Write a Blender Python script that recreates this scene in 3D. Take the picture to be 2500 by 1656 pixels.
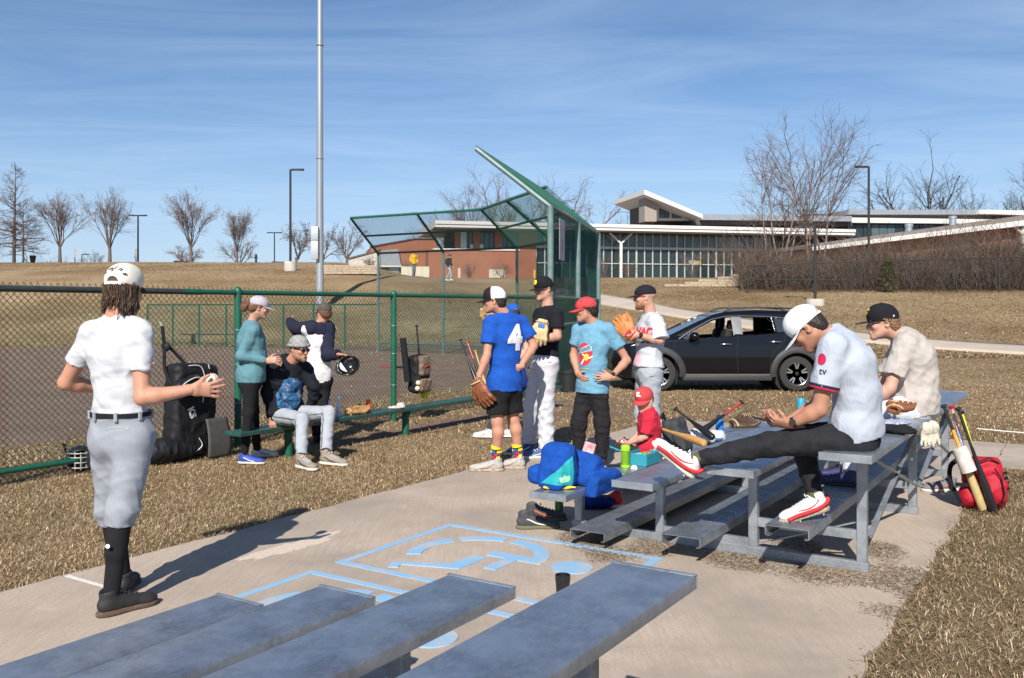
import bpy, bmesh, math, random
import numpy as np
from mathutils import Vector, Matrix
from mathutils.bvhtree import BVHTree

R_ = math.radians
PI = math.pi
for o in list(bpy.data.objects):
    bpy.data.objects.remove(o)
scene = bpy.context.scene
C = scene.collection

# ------------------------------------------------------------------ camera
EYE = 1.62                      # eye height in metres
FOC = 2200.0                    # focal length in photograph pixels (2500 wide)
HU, HV = 1250.0, 750.0          # principal column, horizon row
cam_d = bpy.data.cameras.new('camera')
cam = bpy.data.objects.new('camera', cam_d)
C.objects.link(cam)
cam.location = (0, 0, EYE)
cam.rotation_euler = (R_(90), 0, 0)
cam_d.sensor_width = 36
cam_d.lens = 36 * FOC / 2500
cam_d.shift_y = -78 / 2500
cam_d.clip_start = 0.05
cam_d.clip_end = 3000
scene.camera = cam

# ------------------------------------------------------------------ sky and sun
SUN_EL, SUN_AZ = 38.0, 10.0     # light travels away from the camera, a little to the right
world = bpy.data.worlds.new('World')
scene.world = world
world.use_nodes = True
wn, wl = world.node_tree.nodes, world.node_tree.links
wn.clear()
w_out = wn.new('ShaderNodeOutputWorld')
w_bg = wn.new('ShaderNodeBackground')
w_sky = wn.new('ShaderNodeTexSky')
w_sky.sky_type = 'NISHITA'
w_sky.sun_disc = False
w_sky.sun_elevation = R_(SUN_EL)
w_sky.sun_rotation = R_(180 + SUN_AZ)
w_sky.air_density = 1.0
w_sky.dust_density = 0.0
w_sky.ozone_density = 6.0
w_sky.altitude = 200
w_bg.inputs['Strength'].default_value = 0.082
# thin cirrus: noise on a plane high above, stretched along one direction
w_tc = wn.new('ShaderNodeTexCoord')
w_sep = wn.new('ShaderNodeSeparateXYZ')
wl.new(w_tc.outputs['Generated'], w_sep.inputs[0])
w_mx = wn.new('ShaderNodeMath'); w_mx.operation = 'MAXIMUM'; w_mx.inputs[1].default_value = 0.06
wl.new(w_sep.outputs['Z'], w_mx.inputs[0])
w_dx = wn.new('ShaderNodeMath'); w_dx.operation = 'DIVIDE'
w_dy = wn.new('ShaderNodeMath'); w_dy.operation = 'DIVIDE'
wl.new(w_sep.outputs['X'], w_dx.inputs[0]); wl.new(w_mx.outputs[0], w_dx.inputs[1])
wl.new(w_sep.outputs['Y'], w_dy.inputs[0]); wl.new(w_mx.outputs[0], w_dy.inputs[1])
w_cmb = wn.new('ShaderNodeCombineXYZ')
wl.new(w_dx.outputs[0], w_cmb.inputs[0]); wl.new(w_dy.outputs[0], w_cmb.inputs[1])
w_map = wn.new('ShaderNodeMapping')
w_map.inputs['Rotation'].default_value = (0, 0, R_(28))
w_map.inputs['Scale'].default_value = (0.30, 0.62, 1)
wl.new(w_cmb.outputs[0], w_map.inputs[0])
w_n1 = wn.new('ShaderNodeTexNoise')
w_n1.inputs['Scale'].default_value = 1.6; w_n1.inputs['Detail'].default_value = 9
w_n1.inputs['Roughness'].default_value = 0.62; w_n1.inputs['Distortion'].default_value = 0.9
wl.new(w_map.outputs[0], w_n1.inputs['Vector'])
w_rmp = wn.new('ShaderNodeValToRGB')
w_rmp.color_ramp.elements[0].position = 0.40; w_rmp.color_ramp.elements[0].color = (0, 0, 0, 1)
w_rmp.color_ramp.elements[1].position = 0.80; w_rmp.color_ramp.elements[1].color = (0.27, 0.27, 0.27, 1)
wl.new(w_n1.outputs[0], w_rmp.inputs[0])
w_mix = wn.new('ShaderNodeMix'); w_mix.data_type = 'RGBA'
wl.new(w_rmp.outputs[0], w_mix.inputs[0])
wl.new(w_sky.outputs[0], w_mix.inputs[6])
w_mix.inputs[7].default_value = (7.4, 8.8, 10.6, 1)
# pale haze towards the horizon
w_hz = wn.new('ShaderNodeMapRange'); w_hz.interpolation_type = 'SMOOTHSTEP'
w_hz.inputs[1].default_value = -0.02; w_hz.inputs[2].default_value = 0.26; w_hz.inputs[3].default_value = 0.72; w_hz.inputs[4].default_value = 0.0
wl.new(w_sep.outputs['Z'], w_hz.inputs[0])
w_mx2 = wn.new('ShaderNodeMix'); w_mx2.data_type = 'RGBA'
wl.new(w_hz.outputs[0], w_mx2.inputs[0]); wl.new(w_mix.outputs[2], w_mx2.inputs[6]); w_mx2.inputs[7].default_value = (4.6, 6.0, 8.2, 1)
wl.new(w_mx2.outputs[2], w_bg.inputs[0])
wl.new(w_bg.outputs[0], w_out.inputs[0])

sun_d = bpy.data.lights.new('sun', 'SUN')
sun_d.energy = 5.0
sun_d.angle = R_(0.5)
sun_d.color = (1.0, 0.945, 0.86)
sun = bpy.data.objects.new('sun', sun_d)
C.objects.link(sun)
sun_dir = Vector((math.sin(R_(SUN_AZ)) * math.cos(R_(SUN_EL)), math.cos(R_(SUN_AZ)) * math.cos(R_(SUN_EL)), -math.sin(R_(SUN_EL))))
sun.rotation_euler = sun_dir.to_track_quat('-Z', 'Y').to_euler()
sun.location = (-6, -30, 25)

vs = scene.view_settings
vs.view_transform = 'Standard'
vs.look = 'None'
vs.exposure = 0.42
vs.gamma = 1.0
vs.use_curve_mapping = False

# ------------------------------------------------------------------ placing helpers
def at(u, v, Y):
    """point seen at photograph pixel (u, v) at depth Y"""
    return np.array([(u - HU) * Y / FOC, Y, EYE - (v - HV) * Y / FOC])
def gr(u, v, z=0.0):
    """point of the plane at height z seen at pixel (u, v)"""
    Y = (EYE - z) * FOC / (v - HV)
    return np.array([(u - HU) * Y / FOC, Y, z])
LD = np.array([0.542, 0.840, 0.0]); LD /= np.linalg.norm(LD)      # along bleachers, pad and fence
PD = np.array([LD[1], -LD[0], 0.0])                              # across them, towards the right
def pl(p, l, z=0.0):
    a = PD * p + LD * l
    return np.array([a[0], a[1], z])
YAWL = math.atan2(LD[1], LD[0])

# ------------------------------------------------------------------ terrain heights
def terr(x, y):
    x = np.asarray(x, float); y = np.asarray(y, float)
    L = np.interp(y, [0, 39, 41.5, 48, 54, 62, 75, 88, 100, 140, 400], [0, 0, .15, 1.5, 3.1, 4.15, 5.25, 6.0, 6.1, 5.6, 4])
    Rr = np.interp(y, [0, 19, 24, 29, 36, 45, 50, 62, 85, 100, 140, 400], [0, 0, .08, .28, .95, 1.95, 2.45, 3.35, 4.35, 4.9, 5.5, 5.5])
    xb = -13 - np.clip(y - 52, 0, 30) * .15
    t = np.clip((x - xb) / np.interp(y, [52, 76], [17.0, 10.0]), 0, 1); t = t * t * (3 - 2 * t)
    # the field inside the backstop stays level further out
    Lc = np.interp(y, [0, 34, 38, 48, 60, 85, 100, 140, 400], [0, 0, .25, 1.7, 3.35, 4.35, 4.9, 5.4, 5.4])
    t2 = np.clip((x - 1) / 6.0, 0, 1); t2 = t2 * t2 * (3 - 2 * t2)
    Rm = Lc * (1 - t2) + Rr * t2
    return L * (1 - t) + Rm * t

# ------------------------------------------------------------------ objects
XF = {}
def tag(o, label=None, cat=None, group=None, kind=None):
    if label: o['label'] = label
    if cat: o['category'] = cat
    if group: o['group'] = group
    if kind: o['kind'] = kind
    return o
def thing(name, label, cat, loc=(0, 0, 0), rz=0.0, group=None):
    o = bpy.data.objects.new(name, None)
    o.empty_display_size = 0.1
    C.objects.link(o)
    o.location = tuple(float(q) for q in loc); o.rotation_euler = (0, 0, rz)
    m = Matrix.Translation(Vector(o.location)) @ Matrix.Rotation(rz, 4, 'Z')
    XF[o.name] = np.array(m.inverted())
    return tag(o, label, cat, group)
def newmesh(name, V, F):
    V = np.asarray(V, dtype=np.float32).reshape(-1, 3)
    me = bpy.data.meshes.new(name)
    if isinstance(F, np.ndarray) and F.ndim == 2:
        n, k = F.shape
        me.vertices.add(len(V)); me.vertices.foreach_set('co', V.ravel())
        me.loops.add(n * k); me.loops.foreach_set('vertex_index', F.astype(np.int32).ravel())
        me.polygons.add(n)
        me.polygons.foreach_set('loop_start', np.arange(0, n * k, k, dtype=np.int32))
        me.update(calc_edges=True)
    else:
        me.from_pydata([tuple(map(float, v)) for v in V], [], [tuple(int(i) for i in f) for f in F])
        me.update()
    return me
def smooth(me, ang=35):
    if ang is None: return
    me.shade_smooth()
    if ang < 180: me.set_sharp_from_angle(angle=R_(ang))
def obj(name, VF, mat, parent=None, ang=35, local=False):
    """one mesh object; VF in world coordinates unless local"""
    V, F = VF
    V = np.asarray(V, dtype=float).reshape(-1, 3)
    if parent is not None and not local:
        m = XF[parent.name]
        V = V @ m[:3, :3].T + m[:3, 3]
    me = newmesh(name, V, F)
    smooth(me, ang)
    o = bpy.data.objects.new(name, me)
    C.objects.link(o)
    if mat is not None: me.materials.append(mat)
    if parent is not None:
        o.parent = parent
        XF[o.name] = XF[parent.name]
    else:
        XF[o.name] = np.eye(4)
    return o
def copy_tree(o, parent=None, **kw):
    c = o.copy(); C.objects.link(c); c.parent = parent
    for k, v in kw.items(): c[k] = v
    for ch in list(o.children): copy_tree(ch, c)
    return c
def base_of(V):
    V = np.asarray(V); return (float(V[:, 0].mean()), float(V[:, 1].mean()), float(V[:, 2].min()))

# ------------------------------------------------------------------ shapes: every one returns (V, F)
def merge(*parts):
    Vs, Fs, n = [], [], 0
    for V, F in parts:
        V = np.asarray(V, float).reshape(-1, 3)
        Vs.append(V)
        Fs.extend([tuple(int(i) + n for i in f) for f in F])
        n += len(V)
    return np.vstack(Vs), Fs
def xf(VF, Rm=None, t=None):
    V = np.asarray(VF[0], float)
    if Rm is not None: V = V @ np.asarray(Rm, float).T
    if t is not None: V = V + np.asarray(t, float)
    return V, VF[1]
def rotz(a): c, s = math.cos(a), math.sin(a); return np.array([[c, -s, 0], [s, c, 0], [0, 0, 1]])
def rotx(a): c, s = math.cos(a), math.sin(a); return np.array([[1, 0, 0], [0, c, -s], [0, s, c]])
def roty(a): c, s = math.cos(a), math.sin(a); return np.array([[c, 0, s], [0, 1, 0], [-s, 0, c]])
def nrm(v): v = np.asarray(v, float); return v / (np.linalg.norm(v) + 1e-12)
def frame(f, up=(0, 0, 1)):
    """columns: side (right), forward, up"""
    f = nrm(f); s = nrm(np.cross(f, up)); u = np.cross(s, f)
    return np.stack([s, f, u], 1)
def box(c, h, Rm=None, bev=0.0):
    c = np.asarray(c, float); h = np.asarray(h, float)
    if bev <= 0:
        V = np.array([[x, y, z] for x in (-1, 1) for y in (-1, 1) for z in (-1, 1)], float) * h
        F = [(0, 1, 3, 2), (4, 6, 7, 5), (0, 4, 5, 1), (2, 3, 7, 6), (0, 2, 6, 4), (1, 5, 7, 3)]
    else:
        b = min(bev, 0.49 * 2 * h.min())
        V = []; F = []
        bm = bmesh.new(); bmesh.ops.create_cube(bm, size=2)
        for v in bm.verts: v.co = Vector((v.co.x * h[0], v.co.y * h[1], v.co.z * h[2]))
        bmesh.ops.bevel(bm, geom=list(bm.edges), offset=b, segments=2 if bev > .008 else 1, affect='EDGES', profile=0.5)
        bm.verts.index_update()
        V = np.array([v.co[:] for v in bm.verts]); F = [tuple(v.index for v in f.verts) for f in bm.faces]
        bm.free()
    if Rm is not None: V = V @ np.asarray(Rm).T
    return V + c, F
def bar(a, b, w, h, up=(0, 0, 1), bev=0.0):
    """rectangular bar from a to b, w across, h in the up direction"""
    a = np.asarray(a, float); b = np.asarray(b, float)
    L = np.linalg.norm(b - a); f = (b - a) / L
    if abs(np.dot(f, nrm(up))) > .999: up = (1, 0, 0)
    return box((a + b) / 2, (w / 2, L / 2, h / 2), frame(f, up), bev)
def tube(path, r, n=8, cap=True):
    path = np.asarray(path, float); m = len(path)
    r = np.full(m, r, float) if np.isscalar(r) else np.asarray(r, float)
    T = np.gradient(path, axis=0) if m > 2 else np.repeat((path[-1] - path[0])[None], m, 0)
    T /= np.linalg.norm(T, axis=1)[:, None] + 1e-12
    ref = np.array([0, 0, 1.]) if abs(T[0][2]) < .9 else np.array([1., 0, 0])
    s = nrm(np.cross(T[0], ref)); V = []
    for i in range(m):
        s = nrm(s - T[i] * np.dot(s, T[i])); u = np.cross(T[i], s)
        for k in range(n):
            a = 2 * PI * k / n
            V.append(path[i] + r[i] * (math.cos(a) * s + math.sin(a) * u))
    F = []
    for i in range(m - 1):
        for k in range(n):
            k2 = (k + 1) % n
            F.append((i * n + k, i * n + k2, (i + 1) * n + k2, (i + 1) * n + k))
    if cap:
        F.append(tuple(range(n - 1, -1, -1))); F.append(tuple(range((m - 1) * n, m * n)))
    return np.array(V), F
def lathe(prof, n=16, c=(0, 0, 0), Rm=None):
    """prof: (radius, height) pairs from bottom to top"""
    V = []; F = []; m = len(prof)
    for r, z in prof:
        for k in range(n):
            a = 2 * PI * k / n
            V.append((r * math.cos(a), r * math.sin(a), z))
    for i in range(m - 1):
        for k in range(n):
            k2 = (k + 1) % n
            F.append((i * n + k, i * n + k2, (i + 1) * n + k2, (i + 1) * n + k))
    F.append(tuple(range(n - 1, -1, -1))); F.append(tuple(range((m - 1) * n, m * n)))
    V = np.array(V, float)
    if Rm is not None: V = V @ np.asarray(Rm).T
    return V + np.asarray(c, float), F
def lathe_ab(prof, a, b, n=16):
    """prof heights run 0..1 from a to b"""
    a = np.asarray(a, float); b = np.asarray(b, float); L = np.linalg.norm(b - a)
    z = (b - a) / L; x = nrm(np.cross(z, (0.3, 0.2, 1) if abs(z[2]) < .9 else (1, 0, 0))); y = np.cross(z, x)
    return lathe([(r, t * L) for r, t in prof], n, a, np.stack([x, y, z], 1))
def prism(poly, z0, z1):
    n = len(poly)
    V = [(x, y, z0) for x, y in poly] + [(x, y, z1) for x, y in poly]
    F = [tuple(range(n - 1, -1, -1)), tuple(range(n, 2 * n))] + [(i, (i + 1) % n, n + (i + 1) % n, n + i) for i in range(n)]
    return np.array(V, float), F
def gridmesh(P):
    """P: (a, b, 3) array of points"""
    a, b = P.shape[:2]
    i = np.arange(a * b).reshape(a, b)
    F = np.stack([i[:-1, :-1], i[1:, :-1], i[1:, 1:], i[:-1, 1:]], -1).reshape(-1, 4)
    return P.reshape(-1, 3), F
def ellipsoid(c, r, Rm=None, n=14, m=8):
    prof = [(max(1e-4, math.cos(t)), math.sin(t)) for t in np.linspace(-PI / 2, PI / 2, m + 1)]
    V, F = lathe(prof, n)
    V = V * np.asarray(r, float)
    if Rm is not None: V = V @ np.asarray(Rm).T
    return V + np.asarray(c, float), F
def spline(pts, n=24, closed=False):
    P = np.asarray(pts, float); m = len(P); out = []
    segs = m if closed else m - 1
    k = max(2, n // segs)
    for i in range(segs):
        if closed: p0, p1, p2, p3 = P[(i - 1) % m], P[i], P[(i + 1) % m], P[(i + 2) % m]
        else: p0, p1, p2, p3 = P[max(i - 1, 0)], P[i], P[i + 1], P[min(i + 2, m - 1)]
        for t in np.linspace(0, 1, k, endpoint=False):
            out.append(.5 * ((2 * p1) + (-p0 + p2) * t + (2 * p0 - 5 * p1 + 4 * p2 - p3) * t * t + (-p0 + 3 * p1 - 3 * p2 + p3) * t ** 3))
    if not closed: out.append(P[-1])
    return np.array(out)

# ------------------------------------------------------------------ materials
MATS = {}
def mat(name, col, rough=0.7, metal=0.0, noise=0.12, nscale=18.0, bump=0.0, bscale=60.0, col2=None, spec=None, coat=0.0,
        trans=0.0, alpha=None, emit=None, sheen=0.0, stretch=None, sss=0.0):
    if name in MATS: return MATS[name]
    m = bpy.data.materials.new(name); m.use_nodes = True
    nt = m.node_tree; N, Lk = nt.nodes, nt.links
    b = N['Principled BSDF']
    b.inputs['Roughness'].default_value = rough
    b.inputs['Metallic'].default_value = metal
    if spec is not None: b.inputs['Specular IOR Level'].default_value = spec
    if coat: b.inputs['Coat Weight'].default_value = coat; b.inputs['Coat Roughness'].default_value = 0.04
    if trans: b.inputs['Transmission Weight'].default_value = trans
    if sheen: b.inputs['Sheen Weight'].default_value = sheen
    if sss:
        b.inputs['Subsurface Weight'].default_value = sss
        b.inputs['Subsurface Radius'].default_value = (1.0, .35, .2); b.inputs['Subsurface Scale'].default_value = 0.008
    if alpha is not None: b.inputs['Alpha'].default_value = alpha
    c1 = (*col, 1)
    if noise > 0 or col2:
        tc = N.new('ShaderNodeTexCoord'); nz = N.new('ShaderNodeTexNoise')
        nz.inputs['Scale'].default_value = nscale; nz.inputs['Detail'].default_value = 5; nz.inputs['Roughness'].default_value = .6
        if stretch:
            mp = N.new('ShaderNodeMapping'); mp.inputs['Scale'].default_value = stretch
            Lk.new(tc.outputs['Object'], mp.inputs[0]); Lk.new(mp.outputs[0], nz.inputs['Vector'])
        else: Lk.new(tc.outputs['Object'], nz.inputs['Vector'])
        mx = N.new('ShaderNodeMix'); mx.data_type = 'RGBA'
        rp = N.new('ShaderNodeMapRange'); rp.inputs[1].default_value = .3; rp.inputs[2].default_value = .7
        Lk.new(nz.outputs[0], rp.inputs[0]); Lk.new(rp.outputs[0], mx.inputs[0])
        if col2: mx.inputs[6].default_value = c1; mx.inputs[7].default_value = (*col2, 1)
        else:
            mx.inputs[6].default_value = (*[max(0, q * (1 - noise)) for q in col], 1)
            mx.inputs[7].default_value = (*[min(1, q * (1 + noise)) for q in col], 1)
        Lk.new(mx.outputs[2], b.inputs['Base Color'])
    else: b.inputs['Base Color'].default_value = c1
    if bump > 0:
        tc2 = N.new('ShaderNodeTexCoord'); nb = N.new('ShaderNodeTexNoise')
        nb.inputs['Scale'].default_value = bscale; nb.inputs['Detail'].default_value = 4
        Lk.new(tc2.outputs['Object'], nb.inputs['Vector'])
        bp = N.new('ShaderNodeBump'); bp.inputs['Strength'].default_value = bump; bp.inputs['Distance'].default_value = 0.01
        Lk.new(nb.outputs[0], bp.inputs['Height']); Lk.new(bp.outputs[0], b.inputs['Normal'])
    if emit: b.inputs['Emission Color'].default_value = (*emit[:3], 1); b.inputs['Emission Strength'].default_value = emit[3]
    MATS[name] = m
    return m
def srgb(r, g, b):
    f = lambda c: (c / 255 / 12.92) if c / 255 <= .04045 else ((c / 255 + .055) / 1.055) ** 2.4
    return (f(r), f(g), f(b))
def cloth(name, col, noise=.10, bump=.25, rough=.92, bscale=140, sheen=0.0, **k):
    return mat(name, col, rough, 0, noise, 22, bump, bscale, sheen=sheen, spec=.25, **k)
# ================================================================== ground
rng = np.random.default_rng(7)
def sines(x, y, seed, n=6, f0=.05, f1=.4):
    g = np.random.default_rng(seed); s = 0
    for i in range(n):
        a = g.uniform(0, 2 * PI); f = g.uniform(f0, f1) * 2 * PI
        s = s + np.sin(f * (x * math.cos(a) + y * math.sin(a)) + g.uniform(0, 6.3))
    return s / n
def sm(x, a, b):
    t = np.clip((x - a) / (b - a), 0, 1); return t * t * (3 - 2 * t)
def P_(x, y): return x * PD[0] + y * PD[1]
def L_(x, y): return x * LD[0] + y * LD[1]
def dirt_mask(x, y):
    p, l = P_(x, y), L_(x, y)
    w = .25 * sines(x, y, 3, 7, .1, .6)
    inf = sm(-p, 10.4 + w, 10.9 + w) * sm(-y, -37.2 + 2 * w, -36.2 + 2 * w) * sm(-(x - .22 * y), 4.4 + w, 4.9 + w)   # infield skin
    inf = np.maximum(inf, sm(-p, 10.6 + w, 11.0 + w) * sm(-y, -31, -29.5) * sm(-x, .9, 1.5))
    ben = sm(-np.abs(p + 7.62 + .5 * w), -.42, -.2) * sm(l, 7.0, 8.0) * sm(-l, -15, -13)
    wn_ = sm(-np.hypot((p + 6.2) / 1.0, (l - 9.6) / 2.0), -1, -.45) * (.35 + .5 * sines(x, y, 9, 6, .5, 2.0))
    ww = sm(-np.hypot((p + 6.6) / 1.2, (l - 12.6) / 2.4), -1, -.4) * (.5 + .5 * sines(x, y, 19, 6, .5, 2.0))
    return np.clip(np.maximum(np.maximum(inf, .85 * ben), np.maximum(wn_, ww)), 0, 1)
xs = np.unique(np.concatenate([np.linspace(-700, -60, 22), np.linspace(-60, -12, 49), np.linspace(-12, 12, 161), np.linspace(12, 60, 49), np.linspace(60, 700, 22)]))
ys = np.unique(np.concatenate([np.linspace(-60, -2, 15), np.linspace(-2, 20, 148), np.linspace(20, 60, 67), np.linspace(60, 140, 54), np.linspace(140, 900, 24)]))
gx, gy = np.meshgrid(xs, ys, indexing='ij')
gz = terr(gx, gy) - .015 + .012 * sines(gx, gy, 5, 8, .3, 1.4) * sm(np.hypot(gx, gy), 2, 6) * (P_(gx, gy) < -5.6) \
     + .10 * sines(gx, gy, 6, 8, .03, .12) * sm(gy, 44, 60)
gz = np.where((P_(gx, gy) > -5.4) & (P_(gx, gy) < -.7) & (gy < 14), -.03, gz)
V, F = gridmesh(np.stack([gx, gy, gz], -1))
ground_m = bpy.data.materials.new('dry_grass_ground'); ground_m.use_nodes = True
def ground_nodes(m):
    N, K = m.node_tree.nodes, m.node_tree.links
    b = N['Principled BSDF']; b.inputs['Roughness'].default_value = .95; b.inputs['Specular IOR Level'].default_value = .15
    tc = N.new('ShaderNodeTexCoord')
    def noise(sc, det=6, ro=.65, vec=None):
        n = N.new('ShaderNodeTexNoise'); n.inputs['Scale'].default_value = sc; n.inputs['Detail'].default_value = det; n.inputs['Roughness'].default_value = ro
        K.new((vec or tc.outputs['Object']), n.inputs['Vector']); return n.outputs[0]
    def ramp(src, p0, c0, p1, c1):
        r = N.new('ShaderNodeValToRGB'); e = r.color_ramp.elements
        e[0].position = p0; e[0].color = (*c0, 1); e[1].position = p1; e[1].color = (*c1, 1)
        K.new(src, r.inputs[0]); return r.outputs[0]
    def mix(f, a, c):
        x = N.new('ShaderNodeMix'); x.data_type = 'RGBA'
        if hasattr(f, 'links'): K.new(f, x.inputs[0])
        else: x.inputs[0].default_value = f
        for s, i in ((a, 6), (c, 7)):
            if hasattr(s, 'links'): K.new(s, x.inputs[i])
            else: x.inputs[i].default_value = (*s, 1)
        return x.outputs[2]
    fine = ramp(noise(55, 8, .75), .28, (.10, .064, .034), .72, (.48, .345, .205))
    mid = ramp(noise(2.6, 8, .7), .32, (.215, .145, .078), .68, (.46, .335, .200))
    dry = mix(.55, fine, mid)
    dry = mix(.45, dry, ramp(noise(13, 8, .8), .34, (.12, .078, .042), .64, (.56, .41, .25)))
    green = mix(.5, ramp(noise(40, 6, .7), .3, (.075, .085, .030), .7, (.20, .20, .085)), mid)
    ga = N.new('ShaderNodeAttribute'); ga.attribute_name = 'green'
    gn = N.new('ShaderNodeMath'); gn.operation = 'MULTIPLY'
    gr_ = N.new('ShaderNodeMapRange'); gr_.inputs[1].default_value = .36; gr_.inputs[2].default_value = .58
    K.new(noise(.55, 8, .7), gr_.inputs[0]); K.new(gr_.outputs[0], gn.inputs[0]); K.new(ga.outputs['Fac'], gn.inputs[1])
    lawn = mix(gn.outputs[0], dry, green)
    # streaks on the hill, darker patches
    big = ramp(noise(.16, 6, .6), .35, (.66, .60, .52), .65, (1.10, 1.10, 1.09))
    lm = N.new('ShaderNodeMix'); lm.data_type = 'RGBA'; lm.blend_type = 'MULTIPLY'; lm.inputs[0].default_value = 1
    K.new(lawn, lm.inputs[6]); K.new(big, lm.inputs[7])
    dirt = mix(.5, ramp(noise(30, 8, .7), .3, (.17, .112, .080), .7, (.30, .205, .158)), ramp(noise(1.1, 7, .65), .35, (.175, .118, .086), .68, (.30, .215, .165)))
    da = N.new('ShaderNodeAttribute'); da.attribute_name = 'dirt'
    ds = N.new('ShaderNodeMath'); ds.operation = 'ADD'
    dn = N.new('ShaderNodeMapRange'); dn.inputs[1].default_value = .3; dn.inputs[2].default_value = .7; dn.inputs[3].default_value = -.3; dn.inputs[4].default_value = .3
    K.new(noise(6, 7, .7), dn.inputs[0]); K.new(da.outputs['Fac'], ds.inputs[0]); K.new(dn.outputs[0], ds.inputs[1])
    dt = N.new('ShaderNodeMapRange'); dt.inputs[1].default_value = .35; dt.inputs[2].default_value = .65
    K.new(ds.outputs[0], dt.inputs[0])
    K.new(mix(dt.outputs[0], lm.outputs[2], dirt), b.inputs['Base Color'])
    bp = N.new('ShaderNodeBump'); bp.inputs['Strength'].default_value = .7; bp.inputs['Distance'].default_value = .05
    ad = N.new('ShaderNodeMath'); ad.operation = 'ADD'
    K.new(noise(70, 6, .8), ad.inputs[0]); K.new(noise(7, 6, .8), ad.inputs[1])
    K.new(ad.outputs[0], bp.inputs['Height']); K.new(bp.outputs[0], b.inputs['Normal'])
ground_nodes(ground_m)
ground = obj('ground', (V, F), ground_m, None, 180)
tag(ground, kind='structure')
dm = dirt_mask(V[:, 0], V[:, 1])
a_ = ground.data.attributes.new('dirt', 'FLOAT', 'POINT'); a_.data.foreach_set('value', dm.astype(np.float32))
gm = .75 * sm(V[:, 1], 14, 30) * sm(-V[:, 1], -58, -46) + .30 * (V[:, 1] < 12)
gm = np.where((V[:, 0] > 6) & (V[:, 1] > 18), .30, gm)
a_ = ground.data.attributes.new('green', 'FLOAT', 'POINT'); a_.data.foreach_set('value', gm.astype(np.float32))

# ------------------------------------------------------------------ concrete
def concrete(name, base=(.56, .452, .357), dark=(.30, .255, .215), lo=.40, hi=.56):
    m = bpy.data.materials.new(name); m.use_nodes = True
    N, K = m.node_tree.nodes, m.node_tree.links
    b = N['Principled BSDF']; b.inputs['Roughness'].default_value = .88; b.inputs['Specular IOR Level'].default_value = .25
    tc = N.new('ShaderNodeTexCoord')
    def noise(sc, det, ro, st=None):
        n = N.new('ShaderNodeTexNoise'); n.inputs['Scale'].default_value = sc; n.inputs['Detail'].default_value = det; n.inputs['Roughness'].default_value = ro
        if st:
            mp = N.new('ShaderNodeMapping'); mp.inputs['Scale'].default_value = st; mp.inputs['Rotation'].default_value = (0, 0, -YAWL)
            K.new(tc.outputs['Object'], mp.inputs[0]); K.new(mp.outputs[0], n.inputs['Vector'])
        else: K.new(tc.outputs['Object'], n.inputs['Vector'])
        return n.outputs[0]
    def mapr(s, a, c, d=0., e=1.):
        r = N.new('ShaderNodeMapRange'); r.inputs[1].default_value = a; r.inputs[2].default_value = c; r.inputs[3].default_value = d; r.inputs[4].default_value = e
        K.new(s, r.inputs[0]); return r.outputs[0]
    def mix(f, a, c, bl='MIX'):
        x = N.new('ShaderNodeMix'); x.data_type = 'RGBA'; x.blend_type = bl
        if hasattr(f, 'links'): K.new(f, x.inputs[0])
        else: x.inputs[0].default_value = f
        for s, i in ((a, 6), (c, 7)):
            if hasattr(s, 'links'): K.new(s, x.inputs[i])
            else: x.inputs[i].default_value = (*s, 1)
        return x.outputs[2]
    col = mix(mapr(noise(.62, 9, .68), lo, hi), dark, base)
    col = mix(.75, dark, col) if False else mix(mapr(noise(.33, 6, .6), .30, .52), mix(.5, dark, base), col)
    col = mix(mapr(noise(75, 6, .85), .34, .62), tuple(q * .60 for q in base), col)
    col = mix(mapr(noise(1.3, 9, .75), .56, .70, 0, .55), col, tuple(q * .9 for q in dark))
    col = mix(mapr(noise(2.1, 8, .7), .60, .72, 0, .35), col, tuple(min(1, q * 1.25) for q in base))
    col = mix(mapr(noise(340, 2, .5), .62, .72, 0, .5), col, (.72, .66, .58))
    col = mix(mapr(noise(300, 2, .5), .64, .72, 0, .6), col, (.20, .165, .14))
    br = mapr(noise(38, 5, .7, (1, .07, 1)), .4, .7, 0, .48)
    col = mix(br, col, tuple(q * .55 for q in base))
    K.new(col, b.inputs['Base Color'])
    bp = N.new('ShaderNodeBump'); bp.inputs['Strength'].default_value = .30; bp.inputs['Distance'].default_value = .004
    ad = N.new('ShaderNodeMath'); ad.operation = 'ADD'
    K.new(noise(220, 4, .7), ad.inputs[0]); K.new(noise(45, 4, .7, (1, .06, 1)), ad.inputs[1])
    K.new(ad.outputs[0], bp.inputs['Height']); K.new(bp.outputs[0], b.inputs['Normal'])
    return m
m_conc = concrete('concrete_pad_mat')
m_path = concrete('sidewalk_mat', (.62, .52, .42), (.48, .40, .32))
PADL, PADR, PADE = -5.235, -0.865, 12.2
pave = tag(thing('pavement', None, None, (0, 0, 0)), kind='structure')
def slab(p0, p1, l0, l1, wob=False):
    g = .004
    n = max(2, int((l1 - l0) / .12)); ls = np.linspace(l0 + g, l1 - g, n)
    pa = np.full(n, p0 + g); pb = np.full(n, p1 - g)
    if wob:
        r = np.random.default_rng(int(l0 * 10) + 77)
        if p1 == PADR: pb = pb + .035 * sines(ls, ls * 0, 4, 6, .3, 2.5) + r.normal(0, .008, n)
        if p0 == PADL: pa = pa + .03 * sines(ls, ls * 0, 14, 6, .3, 2.5) + r.normal(0, .006, n)
    poly = [tuple(pl(a, q)[:2]) for a, q in zip(pa, ls)] + [tuple(pl(a, q)[:2]) for a, q in zip(pb[::-1], ls[::-1])]
    return prism(poly[::-1], -.10, 0.0)
JN = [-5.9, -2.9, .1, 3.1, 6.1, 9.1, PADE]
for i in range(len(JN) - 1):
    obj('slab', slab(PADL, PADR, JN[i], JN[i + 1], True), m_conc, pave, None)
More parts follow.
